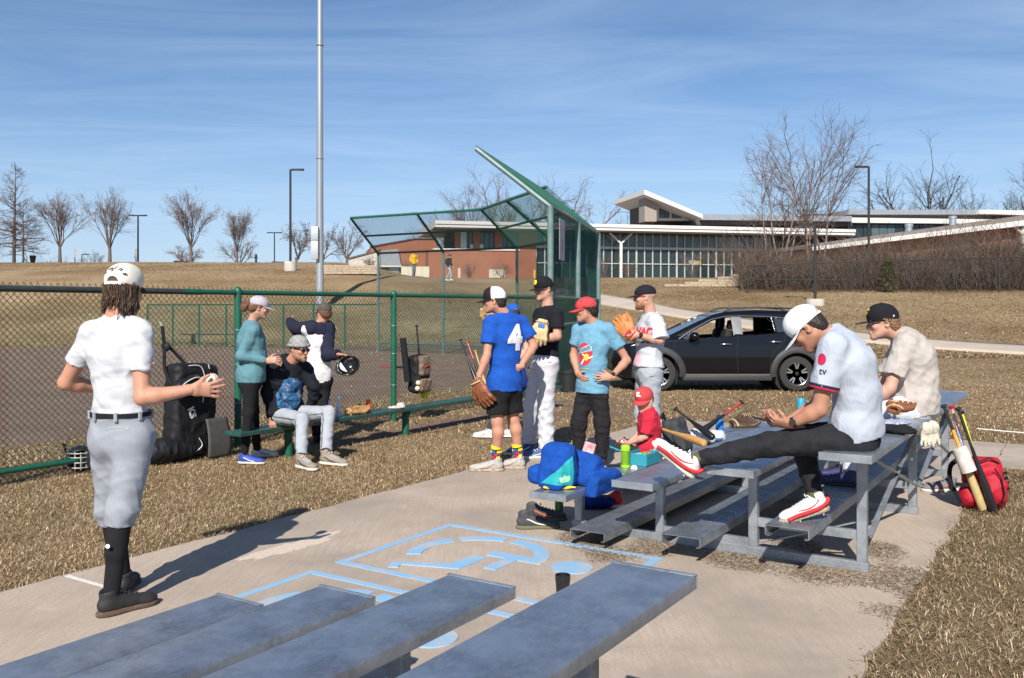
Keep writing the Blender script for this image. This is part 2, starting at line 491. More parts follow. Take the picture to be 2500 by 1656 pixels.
for k in range(5):
    obj('slab', slab(PADR + 1.55 * k, PADR + 1.55 * (k + 1), 10.42, PADE), m_conc, pave, None)
obj('joint_filler', prism([tuple(pl(p, l)[:2]) for p, l in ((-5.2, 3.095), (-5.2, 3.125), (-4.6, 3.118), (-4.6, 3.102))][::-1], -.05, .003), mat('joint_filler_mat', (.62, .60, .56), .8, noise=.2, nscale=40), pave, None)
def blob(p, l, rp, rl, seed, n=64, amp=.25, z=.003, rings=1):
    g = np.random.default_rng(seed); a = np.linspace(0, 2 * PI, n, endpoint=False); r = np.ones(n)
    for k in range(2, 40): r += amp * g.normal() / k * np.sin(k * a + g.uniform(0, 6))
    return [tuple(pl(p + rp * q * math.cos(t), l + rl * q * math.sin(t))[:2]) for t, q in zip(a, r)]
def ccw(poly):
    s = sum(poly[i][0] * poly[(i + 1) % len(poly)][1] - poly[(i + 1) % len(poly)][0] * poly[i][1] for i in range(len(poly)))
    return poly if s > 0 else poly[::-1]
q = gr(722, 1332); pq, lq = P_(q[0], q[1]), L_(q[0], q[1])
obj('worn_patch', prism(ccw(blob(pq, lq, .10, .38, 9, n=150, amp=.30)), -.02, .003), mat('worn_patch_mat', (.575, .475, .385), .9, noise=.10, nscale=40, bump=.7, bscale=60), pave, None)
# blue stencilled spaces with the wheelchair symbol
def paint_mat():
    m = bpy.data.materials.new('blue_paint_mat'); m.use_nodes = True
    N, K = m.node_tree.nodes, m.node_tree.links; b = N['Principled BSDF']; b.inputs['Roughness'].default_value = .75
    tc = N.new('ShaderNodeTexCoord'); n = N.new('ShaderNodeTexNoise'); n.inputs['Scale'].default_value = 130; n.inputs['Detail'].default_value = 5
    K.new(tc.outputs['Object'], n.inputs['Vector'])
    n2 = N.new('ShaderNodeTexNoise'); n2.inputs['Scale'].default_value = 5; n2.inputs['Detail'].default_value = 4; K.new(tc.outputs['Object'], n2.inputs['Vector'])
    ad = N.new('ShaderNodeMath'); ad.operation = 'ADD'; K.new(n.outputs[0], ad.inputs[0]); K.new(n2.outputs[0], ad.inputs[1])
    r = N.new('ShaderNodeMapRange'); r.inputs[1].default_value = 1.00; r.inputs[2].default_value = 1.28; K.new(ad.outputs[0], r.inputs[0])
    x = N.new('ShaderNodeMix'); x.data_type = 'RGBA'; K.new(r.outputs[0], x.inputs[0])
    x.inputs[6].default_value = (.225, .410, .600, 1); x.inputs[7].default_value = (.50, .43, .36, 1)
    K.new(x.outputs[2], b.inputs['Base Color']); return m
m_paint = paint_mat()
def stencil(p0, p1, l0, l1):
    t = thing('painted_marking', None, None, pl((p0 + p1) / 2, (l0 + l1) / 2, 0)); tag(t, kind='structure')
    w = .055
    lay = [.0030]
    def sheet(poly):
        lay[0] += .0004; return prism(ccw([tuple(pl(a, c)[:2]) for a, c in poly]), -.002, lay[0])
    def rect(a, c, d, e): return sheet([(a, d), (c, d), (c, e), (a, e)])
    obj('border', merge(rect(p0, p0 + w, l0, l1), rect(p1 - w, p1, l0, l1), rect(p0 + w, p1 - w, l0, l0 + w), rect(p0 + w, p1 - w, l1 - w, l1)), m_paint, t, None)
    # symbol: up is +p, facing -l
    cp, cl = p0 + .66, (l0 + l1) / 2 + .02
    def S(poly): return sheet([(cp + y, cl - x) for x, y in poly])
    def arc(r0, r1, a0, a1):
        A = np.radians(np.linspace(a0, a1, 14))
        return S([(r0 * math.cos(a), r0 * math.sin(a)) for a in A] + [(r1 * math.cos(a), r1 * math.sin(a)) for a in A[::-1]])
    for a0, a1 in ((100, 178), (186, 232), (240, 300)):
        obj('wheel_arc', arc(.37, .47, a0, a1), m_paint, t, None)
    obj('leg', S([(.02, -.02), (.25, -.02), (.42, -.36), (.53, -.31), (.50, -.25), (.44, -.28), (.32, .09), (.02, .09)]), m_paint, t, None)
    obj('torso', S([(-.13, .05), (-.03, .05), (-.03, .20), (.22, .20), (.22, .29), (-.03, .29), (-.03, .46), (-.13, .46)]), m_paint, t, None)
    A = np.linspace(0, 2 * PI, 22, endpoint=False)
    obj('head', S([(-.08 + .13 * math.cos(a), .66 + .13 * math.sin(a)) for a in A]), m_paint, t, None)
stencil(-4.04, -2.325, 4.19, 5.41)
stencil(-4.04, -2.325, 2.79, 3.99)

# sidewalk curving up the lawn to the building
def ray_terr(u, v):
    Y = np.linspace(15, 200, 4000)
    zr = EYE - (v - HV) * Y / FOC; zt = terr((u - HU) * Y / FOC, Y)
    i = np.argmax(zr <= zt + .02)
    return np.array([(u - HU) * Y[i] / FOC, Y[i], zt[i]])
up_ = [(1330, 702), (1400, 707), (1463, 718), (1622, 748), (1737, 766), (1850, 784), (2080, 811), (2309, 832), (2500, 843)]
lo_ = [(1330, 716), (1400, 727), (1463, 742), (1622, 768), (1737, 786), (1850, 804), (2080, 831), (2309, 852), (2500, 864)]
A = spline([ray_terr(*q) for q in up_], 60); B = spline([ray_terr(*q) for q in lo_], 60)
dA = (A[-1] - A[-3]); dB = (B[-1] - B[-3]); s_ = 12 / np.linalg.norm(dA)
A = np.vstack([A, A[-1] + dA * s_]); B = np.vstack([B, B[-1] + dB * s_])
cols = [B + t * (A - B) for t in np.linspace(0, 1, 6)]
G = np.stack(cols, 1)
G[..., 2] = terr(G[..., 0], G[..., 1]) + .045
tag(obj('path', gridmesh(np.concatenate([G[:, :1] - [0, 0, .15], G, G[:, -1:] - [0, 0, .15]], 1)[:, ::-1]), m_path, None, 180), kind='structure')

# ------------------------------------------------------------------ grass blades
def blade_field(name, n, sampler, L0, L1, w, palette, lean=(3, 58), zoff=-.018, keep=None, seed=1):
    g = np.random.default_rng(seed)
    x, y = sampler(g, n)
    u = HU + FOC * x / np.maximum(y, .1); v = HV + FOC * EYE / np.maximum(y, .1)
    ok = (y > .5) & (u > -160) & (u < 2660) & (v < 1780)
    if keep is not None: ok &= keep(x, y, g)
    x, y = x[ok], y[ok]; n = len(x)
    z = terr(x, y) + zoff
    az = g.uniform(0, 2 * PI, n); el = np.radians(g.uniform(lean[0], lean[1], n)); Ln = g.uniform(L0, L1, n)
    dx, dy = np.cos(az), np.sin(az); h = w * g.uniform(.6, 1.3, n) / 2
    B = np.stack([x, y, z], 1); S = np.stack([-dy * h, dx * h, 0 * h], 1)
    D = np.stack([dx * np.cos(el), dy * np.cos(el), np.sin(el)], 1)
    M_ = B + D * (Ln * .55)[:, None]; D2 = D.copy(); D2[:, 2] -= g.uniform(.1, .7, n); D2 += g.normal(0, .25, (n, 3))
    T = M_ + D2 * (Ln * .5)[:, None]
    T[:, 2] = np.maximum(T[:, 2], z + .004)
    V = np.stack([B, M_ + S * 1.15, T, M_ - S * 1.15], 1).reshape(-1, 3)
    F = np.arange(n * 4).reshape(-1, 4)
    pal = np.array([c for c, _ in palette]); pw = np.array([q for _, q in palette])
    gn = np.clip(sines(x, y, 41, 8, .15, .9) * 1.6 + .12, 0, 1)
    tn = sines(x, y, 47, 8, .2, 1.5)
    prob = pw[None, :] * np.ones((n, 1)); prob[:, -1] *= 4 * gn
    prob[:, -2] *= 1 + .8 * gn
    prob[:, 1] *= np.clip(1 + 1.6 * tn, .1, 3); prob[:, 0] *= np.clip(1 - 1.6 * tn, .1, 3)
    prob /= prob.sum(1)[:, None]
    ci = (g.random(n)[:, None] > prob.cumsum(1)).sum(1).clip(0, len(pal) - 1)
    col = pal[ci] * g.uniform(.75, 1.25, (n, 1))
    cv = np.ones((n, 4, 4), np.float32); cv[..., :3] = col[:, None, :]
    o = obj(name, (V, F), m_blade, None, None)
    a = o.data.color_attributes.new('blade', 'FLOAT_COLOR', 'POINT'); a.data.foreach_set('color', cv.ravel())
    return o
m_blade = bpy.data.materials.new('grass_blade_mat'); m_blade.use_nodes = True
bb = m_blade.node_tree.nodes['Principled BSDF']; bb.inputs['Roughness'].default_value = .8; bb.inputs['Specular IOR Level'].default_value = .2
an = m_blade.node_tree.nodes.new('ShaderNodeAttribute'); an.attribute_name = 'blade'
m_blade.node_tree.links.new(an.outputs['Color'], bb.inputs['Base Color'])
PAL = [((.43, .305, .180), .34), ((.27, .175, .095), .32), ((.60, .465, .300), .17), ((.115, .072, .040), .19), ((.25, .225, .095), .05), ((.13, .145, .05), .035)]
PALR = [((.35, .255, .152), .32), ((.21, .142, .080), .34), ((.52, .405, .265), .15), ((.095, .062, .036), .20), ((.20, .185, .075), .05), ((.105, .125, .04), .05)]
def samp_pl(p0, p1, l0, l1):
    def f(g, n):
        p = g.uniform(p0, p1, n); l = g.uniform(l0, l1, n)
        return p * PD[0] + l * LD[0], p * PD[1] + l * LD[1]
    return f
def nodirt(x, y, g): return g.random(len(x)) > dirt_mask(x, y) * .97
def keepR(x, y, g):
    p = P_(x, y); l = L_(x, y)
    e = PADR + .035 * sines(l, l * 0, 4, 6, .3, 2.5)
    return (p > e - .05 + .05 * g.random(len(x))) & ~((l > 10.36) & (l < PADE + .03))
def keepL(x, y, g):
    p = P_(x, y); l = L_(x, y)
    e = PADL + .03 * sines(l, l * 0, 14, 6, .3, 2.5)
    return (p < e + .04 * g.random(len(x))) & nodirt(x, y, g)
tag(blade_field('grass', 240000, samp_pl(-8.6, -5.19, 1.2, 9), .022, .062, .0034, PAL, keep=keepL, seed=11), 'short dry tan grass between the pavement and the green fence', 'grass', kind='stuff')
tag(blade_field('grass', 230000, samp_pl(-.92, 3.2, 2.6, 10.4), .025, .065, .0038, PALR, keep=keepR, seed=12), 'dry tan grass with green tufts right of the pavement', 'grass', kind='stuff')
def far_keep(x, y, g):
    p = P_(x, y); l = L_(x, y)
    pad = (p > PADL) & (p < PADR) & (l < PADE + .03)
    walk = (p >= PADR) & (l > 10.38) & (l < PADE + .03)
    near = ((p < PADL) & (p > -8.6) & (l < 9)) | ((p > PADR) & (p < 3.2) & (l < 10.4))
    return ~pad & ~walk & ~near & nodirt(x, y, g)
def samp_far(g, n):
    y = 7 + 21 * g.random(n) ** 1.25
    x = g.uniform(-.62, .62, n) * y
    return x, y
tag(blade_field('grass', 300000, samp_far, .03, .07, .0085, PAL, keep=far_keep, seed=13), 'dry tan grass of the lawn round the parked car and field', 'grass', kind='stuff')
def samp_hill(g, n):
    y = 26 + 64 * g.random(n) ** 1.5
    x = g.uniform(-.60, .60, n) * y
    return x, y
def hill_keep(x, y, g):
    u = HU + FOC * x / y; path = (x > .5) & (np.abs(np.interp(u, [q[0] for q in up_], [(a[1] + c[1]) / 2 for a, c in zip(up_, lo_)]) - (HV + FOC * (EYE - terr(x, y)) / y)) < 14)
    return nodirt(x, y, g) & ~path & ~((y > 70) & (x > -14))
tag(blade_field('grass', 170000, samp_hill, .05, .14, .03, PAL, lean=(3, 40), keep=hill_keep, seed=17), 'dry grass tufts over the slope below the building and crest', 'grass', kind='stuff')
# straw litter gathered under the bleacher
def lit_keep(x, y, g):
    return (sines(x, y, 61, 8, .4, 2.2) * .9 + .55 - np.abs(L_(x, y) - 5.72) * 1.0 - .6 * np.maximum(0, -2.75 - P_(x, y))) > .12 + g.random(len(x)) * .25
LIT = [((.23, .155, .085), .4), ((.12, .078, .042), .4), ((.38, .28, .17), .12), ((.07, .048, .03), .15), ((.2, .16, .08), .0), ((.2, .16, .08), .0)]
tag(blade_field('straw_litter', 90000, samp_pl(-3.2, -.85, 4.85, 8.2), .012, .034, .0032, LIT, lean=(0, 14), zoff=.002, keep=lit_keep, seed=15), 'brown dead grass litter gathered under the far bleacher', 'litter', kind='stuff')
def lit2(x, y, g): return sines(x, y, 63, 8, .2, 1.1) + .1 > g.random(len(x)) * 1.3
tag(blade_field('leaf_debris', 1100, samp_pl(PADL + .1, PADR - .05, 2, 11), .008, .03, .004, [((.10, .06, .035), .5), ((.2, .13, .07), .5), ((.1, .1, .1), 0), ((.1, .1, .1), 0), ((.1, .1, .1), 0), ((.1, .1, .1), 0)], lean=(0, 10), zoff=.002, keep=lit2, seed=16), 'specks of dead leaf and straw on the concrete', 'debris', kind='stuff')
# ================================================================== bleachers, fences, backstop, bench
def alu(name, base, rough, metal=.85):
    m = bpy.data.materials.new(name); m.use_nodes = True
    N, K = m.node_tree.nodes, m.node_tree.links; b = N['Principled BSDF']; b.inputs['Metallic'].default_value = metal
    tc = N.new('ShaderNodeTexCoord')
    def noise(sc, d, st=None):
        n = N.new('ShaderNodeTexNoise'); n.inputs['Scale'].default_value = sc; n.inputs['Detail'].default_value = d; n.inputs['Roughness'].default_value = .7
        if st:
            mp = N.new('ShaderNodeMapping'); mp.inputs['Scale'].default_value = st; K.new(tc.outputs['Object'], mp.inputs[0]); K.new(mp.outputs[0], n.inputs['Vector'])
        else: K.new(tc.outputs['Object'], n.inputs['Vector'])
        return n.outputs[0]
    def mr(s, a, c, d, e):
        r = N.new('ShaderNodeMapRange'); r.inputs[1].default_value = a; r.inputs[2].default_value = c; r.inputs[3].default_value = d; r.inputs[4].default_value = e; K.new(s, r.inputs[0]); return r.outputs[0]
    x = N.new('ShaderNodeMix'); x.data_type = 'RGBA'; K.new(mr(noise(6, 9), .38, .62, 0, 1), x.inputs[0])
    x.inputs[6].default_value = (*[q * .70 for q in base], 1); x.inputs[7].default_value = (*[q * 1.08 for q in base], 1)
    x2 = N.new('ShaderNodeMix'); x2.data_type = 'RGBA'; K.new(mr(noise(70, 6, (1, .4, 1)), .48, .70, 0, .60), x2.inputs[0])
    K.new(x.outputs[2], x2.inputs[6]); x2.inputs[7].default_value = (*[q * 1.25 for q in base], 1)
    K.new(x2.outputs[2], b.inputs['Base Color'])
    K.new(mr(noise(9, 7), .3, .7, rough - .08, rough + .10), b.inputs['Roughness'])
    bp = N.new('ShaderNodeBump'); bp.inputs['Strength'].default_value = .06; bp.inputs['Distance'].default_value = .004
    K.new(noise(160, 3), bp.inputs['Height']); K.new(bp.outputs[0], b.inputs['Normal'])
    return m
m_alu = alu('brushed_aluminium', (.385, .425, .485), .44)
m_alu2 = alu('tread_aluminium', (.345, .375, .41), .50)
m_galv = alu('galvanised_steel', (.37, .40, .43), .52, .7)
m_bolt = mat('bolt_mat', (.6, .6, .6), .35, .9)
# local frame of a bleacher: x = across (PD), y = along (LD), origin under the front corner of the near end
SEATS = [(-3.157, .335), (-2.52, .48), (-1.865, .63), (-1.19, .78)]
FEET = [(-2.85, .12), (-2.185, .178), (-1.52, .32)]
FR = [.46, 2.29, 4.13]; BL = 4.59
def plank(x0, x1, z, y0, y1, t=.042, lip=0):
    """hollow seat plank with rounded long edges"""
    b = .009
    pr = [(x0 + b, z), (x1 - b, z), (x1 - .002, z - .003), (x1, z - b), (x1, z - t), (x1 - .035, z - t), (x1 - .035, z - t + .006),
          (x0 + .035, z - t + .006), (x0 + .035, z - t), (x0, z - t), (x0, z - b), (x0 + .002, z - .003)]
    n = len(pr)
    V = [(x, y0, q) for x, q in pr] + [(x, y1, q) for x, q in pr]
    F = [(i, (i + 1) % n, n + (i + 1) % n, n + i) for i in range(n)] + [tuple(range(n))[::-1], tuple(range(n, 2 * n))]
    return np.array(V, float), [f[::-1] for f in F]
def make_bleacher():
    t = thing('bleacher', 'x', 'bleacher', (0, 0, 0))
    def L(name, VF, m, par=None, ang=35): return obj(name, VF, m, par or t, ang, local=True)
    for p, z in SEATS:
        s = L('seat', plank(p - .1455, p + .1455, z, 0, BL), m_alu)
        for y, sg in ((0, -1), (BL, 1)):
            L('end_cap', merge(box((p, y + sg * .003, z - .021), (.147, .003, .0225), None, .002), box((p, y - sg * .006, z + .0012), (.147, .009, .0012))), m_galv, s, None)
    for p, z in FEET:
        w = .13
        s = L('footboard', merge(box((p, BL / 2, z - .0025), (w, BL / 2, .0025)), box((p - w + .003, BL / 2, z - .032), (.003, BL / 2, .0268)), box((p + w - .003, BL / 2, z - .032), (.003, BL / 2, .0268)),
                                  box((p - w + .017, BL / 2, z - .061), (.0108, BL / 2, .002)), box((p + w - .017, BL / 2, z - .061), (.0108, BL / 2, .002))), m_alu2, ang=None)
        # raised diamond tread
        Vt = []; Ft = []; k = 0
        nx, ny = 9, int(BL / .032)
        for j in range(ny):
            for i in range(nx):
                x = p - w + .022 + (i + .5 * (j % 2)) * .0255; y = .018 + j * .032; a = .011; c = .0035; d = 1 if (i + j) % 2 else -1
                if x > p + w - .015: continue
                Vt += [(x - a, y - d * a * .6, z + .0004), (x + c * .5, y + c * d * -.9, z + .0022), (x + a, y + d * a * .6, z + .0004), (x - c * .5, y + c * d * .9, z + .0022)]
                Ft.append((k, k + 1, k + 2, k + 3)); k += 4
        tr = L('tread', (Vt, Ft), m_galv, s, None); tag(tr, kind='stuff')
    for y in FR:
        fr = L('base_rail', box((-2.18, y, .03), (1.03, .022, .03), None, .003), m_galv)
        for (p, z) in SEATS:
            L('post', box((p, y, (z + .02) / 2), (.03, .024, (z - .042 - .06) / 2), None, .003), m_galv)
            L('bracket', box((p, y, z - .0455), (.11, .02, .0032)), m_galv)
        for i, (p, z) in enumerate(FEET):
            x0, x1 = SEATS[i][0] + .031, SEATS[i + 1][0] - .031
            if z > .15: L('cross_rail', box(((x0 + x1) / 2, y, z - .098), ((x1 - x0) / 2, .02, .028), None, .002), m_galv)
            else: L('cross_rail', box((p, y, z - .0605 + .0), (.10, .018, .0012)), m_galv)
    # rear braces between the frames
    xb = SEATS[-1][0] + .038
    for a, c in ((0, 1), (1, 2)):
        L('brace', bar((xb, FR[a] + .02, .22), (xb, FR[c] - .02, .70), .006, .035, (1, 0, 0)), m_galv)
        L('brace', bar((xb + .007, FR[a] + .02, .70), (xb + .007, FR[c] - .02, .22), .006, .035, (1, 0, 0)), m_galv)
    for y in FR:
        L('strut', bar((SEATS[2][0] + .02, y + .03, .07), (SEATS[3][0] - .02, y + .03, .30), .006, .035, (0, 1, 0)), m_galv)
        for z in (.22, .70):
            L('bolt', lathe([(.010, 0), (.010, .008), (.006, .012)], 6, (xb + .006, y, z), roty(PI / 2)), m_bolt)
    return t
near = make_bleacher()
def place_bleacher(t, l0, label):
    q = pl(0, l0, 0.0); t.location = tuple(q); t.rotation_euler = (0, 0, math.atan2(PD[1], PD[0]))
    t['label'] = label; t['group'] = 'aluminium bleachers on the pad'
place_bleacher(near, 5.345, 'aluminium bleacher where two men and the boy in red sit')
near2 = copy_tree(near)
place_bleacher(near2, 2.685 - BL, 'empty aluminium bleacher in the foreground, cut off by the frame')

# ------------------------------------------------------------------ chain link
m_green = mat('green_coated_pipe', (.010, .100, .060), .42, 0, .12, 8, .05, 80)
m_wire = mat('green_coated_wire', (.012, .060, .038), .5, 0, .1, 8)
m_dkpipe = mat('weathered_dark_pipe', (.045, .055, .055), .45, .2, .25, 10)
m_gpost = mat('worn_green_galvanised_pipe', (.105, .205, .185), .5, .25, .3, 6, col2=(.21, .26, .26))
m_bwire = mat('dark_green_wire', (.030, .110, .080), .55, 0, .1, 8)
def chainlink(O, U, Vv, W, H, cell, r, n=3, knuckle=0.0, off=.004):
    """diagonal wires of a chain link panel spanning O + s*U + t*V"""
    O, U, Vv = map(lambda q: np.asarray(q, float), (O, U, Vv)); Nn = nrm(np.cross(U, Vv))
    asp = 1.0; segs = []
    for sg in (1, -1):
        k = -H * asp if sg > 0 else 0.0
        end = W if sg > 0 else W + H * asp
        while k < end:
            # s = k + sg*t
            t0, t1 = 0.0, H
            if sg > 0: t0 = max(0, -k); t1 = min(H, W - k)
            else: t0 = max(0, k - W); t1 = min(H, k)
            if t1 - t0 > .01: segs.append((k + sg * t0, t0, k + sg * t1, t1, sg))
            k += cell
    Vs = []; Fs = []
    S = np.array(segs)
    a = O + S[:, :1] * U + S[:, 1:2] * Vv + S[:, 4:5] * Nn * off
    b = O + S[:, 2:3] * U + S[:, 3:4] * Vv + S[:, 4:5] * Nn * off
    if knuckle:
        ks = np.arange(0, W, cell); T = O + ks[:, None] * U + H * Vv
        a = np.vstack([a, T, T + .5 * cell * U * .3 + knuckle * Vv]); b = np.vstack([b, T + .3 * cell * U + knuckle * Vv, T + .62 * cell * U - .2 * knuckle * Vv])
    d = b - a; d /= np.linalg.norm(d, axis=1)[:, None]
    e1 = np.cross(d, Nn); e1 /= np.linalg.norm(e1, axis=1)[:, None]; e2 = np.cross(d, e1)
    m = len(a); V = np.zeros((m, 2, n, 3))
    for k in range(n):
        an = 2 * PI * k / n; o = (math.cos(an) * e1 + math.sin(an) * e2) * r
        V[:, 0, k] = a + o; V[:, 1, k] = b + o
    i = np.arange(m)[:, None] * 2 * n; F = []
    for k in range(n): F.append(i + [k, (k + 1) % n, n + (k + 1) % n, n + k])
    return V.reshape(-1, 3), np.concatenate(F, 0)
def catV(parts):
    Vs, Fs, n = [], [], 0
    for V, F in parts: Vs.append(V); Fs.append(np.asarray(F) + n); n += len(V)
    return np.vstack(Vs), np.concatenate(Fs, 0)
def pipe(a, b, r, n=12): return tube([a, b], r, n)
# near fence, from beyond the left edge of the picture up to the backstop
FP = -8.40
BD = np.array([.75, 17.6, 0])                      # backstop post where the fence ends
t = thing('chain_link_fence', 'tall green chain link fence behind the bench and the hanging bags', 'fence', pl(FP, 6.5))
f1 = np.array([-3.2, 10.52, 0]); f2 = np.array([-1.70, 12.94, 0]); fd = nrm(f2 - f1); sp = np.linalg.norm(f2 - f1)
fposts = [f1 - fd * sp * 2, f1 - fd * sp, f1, f2, f2 + fd * sp * .98]
HT = 1.79
for q in fposts:
    po = obj('post', merge(tube([q + [0, 0, -.05], q + [0, 0, HT + .01]], .042, 14)), m_green, t)
    obj('post_cap', merge(lathe([(.046, -.02), (.047, .02), (.035, .045), (.012, .06)], 14, q + [0, 0, HT + .01])), m_green, po)
    for z in (.5, .95, 1.35): obj('tie_wire', lathe([(.0445, 0), (.0465, .004), (.0445, .008)], 12, q + [0, 0, z]), m_galv, po)
sA = f1 - fd * sp * 2
tip1 = f1 - fd * .62
obj('top_rail', pipe(sA + [0, 0, HT], tip1 + [0, 0, HT], .031), m_dkpipe, t)
tp = obj('top_rail', pipe(tip1 + [0, 0, HT], fposts[-1] + [0, 0, HT], .029), m_green, t)
obj('top_rail', pipe(fposts[-1] + [0, 0, HT], BD + [0, 0, 1.80], .029), m_green, t)
obj('rail_sleeve', pipe(tip1 + [0, 0, HT] - fd * .12, tip1 + [0, 0, HT] + fd * .1, .034), m_green, tp)
obj('bottom_rail', pipe(sA + [0, 0, .12], fposts[-1] + [0, 0, .12], .027), m_green, t)
obj('bottom_rail', pipe(fposts[-1] + [0, 0, .12], BD + [0, 0, .12], .027), m_green, t)
nrm_f = np.array([fd[1], -fd[0], 0])
wm = catV([chainlink(sA + [0, 0, .02] - nrm_f * .034, fd, (0, 0, 1), sp * 4.98, HT + .01, .066, .0030, 4, .032),
           chainlink(fposts[-1] + [0, 0, .02] - nrm_f * .034, nrm(BD - fposts[-1]), (0, 0, 1), np.linalg.norm(BD - fposts[-1]), HT + .01, .066, .0024, 3, .03)])
tag(obj('wire_mesh', wm, m_wire, t, None), kind='stuff')

# backstop
H0, OUT, UPP = 3.60, 1.50, 1.17
bE = np.array([1.53, 20.9, 0]); bF = np.array([2.32, 24.2, 0]); bG = np.array([1.24, 27.2, 0]); bC = np.array([.165, 30.1, 0]); bB = np.array([-2.42, 31.7, 0]); bA = np.array([-4.93, 33.2, 0])
t = thing('backstop', 'tall green chain link backstop with an overhanging hood', 'backstop', bE)
def rot90(d): return np.array([-d[1], d[0], 0])
panels = [(BD, bE), (bE, bF), (bF, bG), (bG, bC), (bC, bB), (bB, bA)]
inw = []
for a, b in panels: inw.append(rot90(nrm(b - a)))
for i, q in enumerate([BD, bE, bF, bG, bC, bB, bA]):
    hood = i < 3
    top = H0
    po = obj('post', tube([q + [0, 0, -.1], q + [0, 0, top]], .062 if hood else .048, 14), m_gpost, t)
    for z in (.6, 1.2, 2.4, 3.0): obj('tie_band', lathe([(.066, 0), (.068, .012), (.066, .03)], 12, q + [0, 0, z]), m_gpost, po)
    if hood: n_ = inw[0]
    elif i < 5: n_ = nrm(inw[2] + (inw[4] if i == 4 else 0)) if i != 4 else nrm(inw[3] + inw[4])
    else: n_ = inw[4]
    tipq = q + n_ * OUT + [0, 0, H0 + UPP]
    obj('hood_arm', pipe(q + [0, 0, H0 - .02], tipq, .050 if hood else .042), m_gpost if hood else m_green, t)
def tipat(q, n_): return q + n_ * OUT + [0, 0, H0 + UPP]
nG = inw[2]; nC = nrm(inw[3] + inw[4]); nB = inw[4]
tips = [tipat(BD, inw[0]), tipat(bE, inw[0]), tipat(bF, inw[0])]
wt = {'F': tipat(bF, nG), 'G': tipat(bG, nG), 'C': tipat(bC, nC), 'B': tipat(bB, nB), 'A': tipat(bA, nB)}
obj('hood_rail', pipe(tips[0], tips[2], .045), m_gpost, t)
for a, b in ((wt['F'], wt['G']), (wt['G'], wt['C']), (wt['C'], wt['B']), (wt['B'], wt['A'])):
    obj('hood_rail', pipe(a, b, .04), m_green, t)
tb = lambda q, k: q * 1.0
mids = [(bF, wt['F']), (bG, wt['G']), (bC, wt['C']), (bB, wt['B']), (bA, wt['A'])]
mp = [(q + [0, 0, H0]) * .5 + .5 * w_ for q, w_ in mids]
for i in range(4): obj('hood_rail', pipe(mp[i], mp[i + 1], .036), m_green, t)
for i, (a, b) in enumerate(panels):
    for z in ((H0, 1.82, 1.25, .1) if i < 2 else (H0, .30)):
        if i >= 2 and z == .30: obj('rail', pipe(a + [0, 0, z], b + [0, 0, z], .03), m_gpost, t)
        else: obj('rail', pipe(a + [0, 0, z], b + [0, 0, z], .034), m_gpost if i < 2 else m_green, t)
parts = []
for i, (a, b) in enumerate(panels):
    d = nrm(b - a); W = np.linalg.norm(b - a)
    parts.append(chainlink(a + inw[i] * .05 + [0, 0, .03], d, (0, 0, 1), W, H0 + .02, .066 if i > 1 else .05, .0036 if i > 1 else .0034, 3))
sl = nrm(inw[0] * OUT + np.array([0, 0, UPP])); SLn = math.hypot(OUT, UPP)
parts.append(chainlink(BD + [0, 0, H0 + .06], nrm(bF - BD), sl, np.linalg.norm(bF - BD), SLn, .05, .0042, 3, .03))
for (q, w_), (q2, w2) in zip(mids[:-1], mids[1:]):
    W = np.linalg.norm(q2 - q)
    # hood panels of the wing: between the posts' tops and the hood rail
    O_ = q + [0, 0, H0 + .04]; U_ = (q2 - q) / W; V_ = ((w_ + w2) / 2 - (q + q2) / 2 - [0, 0, H0]); hl = np.linalg.norm(V_)
    parts.append(chainlink(O_, U_, V_ / hl, W, hl, .066, .0042, 3, .03))
tag(obj('wire_mesh', catV(parts), m_bwire, t, None), kind='stuff')
# weathered notice board tied to the mesh
qn = (BD * .72 + bE * .28); d_ = nrm(bE - BD); nn = -inw[0]
V, F = box((0, 0, 0), (.30, .008, .42), None, .004)
sg = thing('notice_sign', 'small weathered pale notice sign tied high on the backstop mesh', 'sign', qn + nn * .05 + [0, 0, 2.75])
Rm = np.stack([d_, nn, np.array([0, 0, 1.])], 1)
obj('panel', xf(box((0, 0, 0), (.30, .006, .42), None, .004), Rm, qn + nn * .06 + [0, 0, 3.0]), mat('sign_pale', (.33, .32, .36), .6, noise=.25, nscale=6), sg)
obj('figure_mark', merge(xf(box((.05, .0075, -.16), (.035, .0012, .10)), Rm, qn + nn * .06 + [0, 0, 3.0]), xf(box((.06, .0075, -.02), (.03, .0012, .03)), Rm, qn + nn * .06 + [0, 0, 3.0])), mat('sign_dark', (.06, .06, .07), .7), sg)

# far field fence
t = thing('chain_link_fence', 'low green chain link fence on the far side of the field', 'fence', gr(529, 843))
fA = bA + np.array([-.05, .1, 0]); fB = gr(360, 843.0); d_ = nrm(fB - fA); W = np.linalg.norm(fB - fA)
nps = 8
for i in range(nps + 1):
    q = fA + d_ * W * i / nps
    if i > 0: obj('post', tube([q + [0, 0, -.1], q + [0, 0, 1.74]], .036, 10), m_green, t)
obj('top_rail', pipe(fA + [0, 0, 1.72], fB + [0, 0, 1.72], .028), m_green, t)
tag(obj('wire_mesh', chainlink(fA + [0, 0, .03], d_, (0, 0, 1), W, 1.7, .066, .0026, 3), m_bwire, t, None), kind='stuff')
# far dugout bench behind it
q = gr(560, 838)
t = thing('field_bench', 'small dark bench beyond the infield by the far fence', 'bench', (q[0], q[1] - 1.2, 0))
for s in (-1.2, 1.2): obj('leg', box((q[0] + s, q[1] - 1.2, .2), (.05, .1, .2)), m_dkpipe, t)
obj('seat', box((q[0], q[1] - 1.2, .43), (1.7, .13, .025), None, .006), m_dkpipe, t)

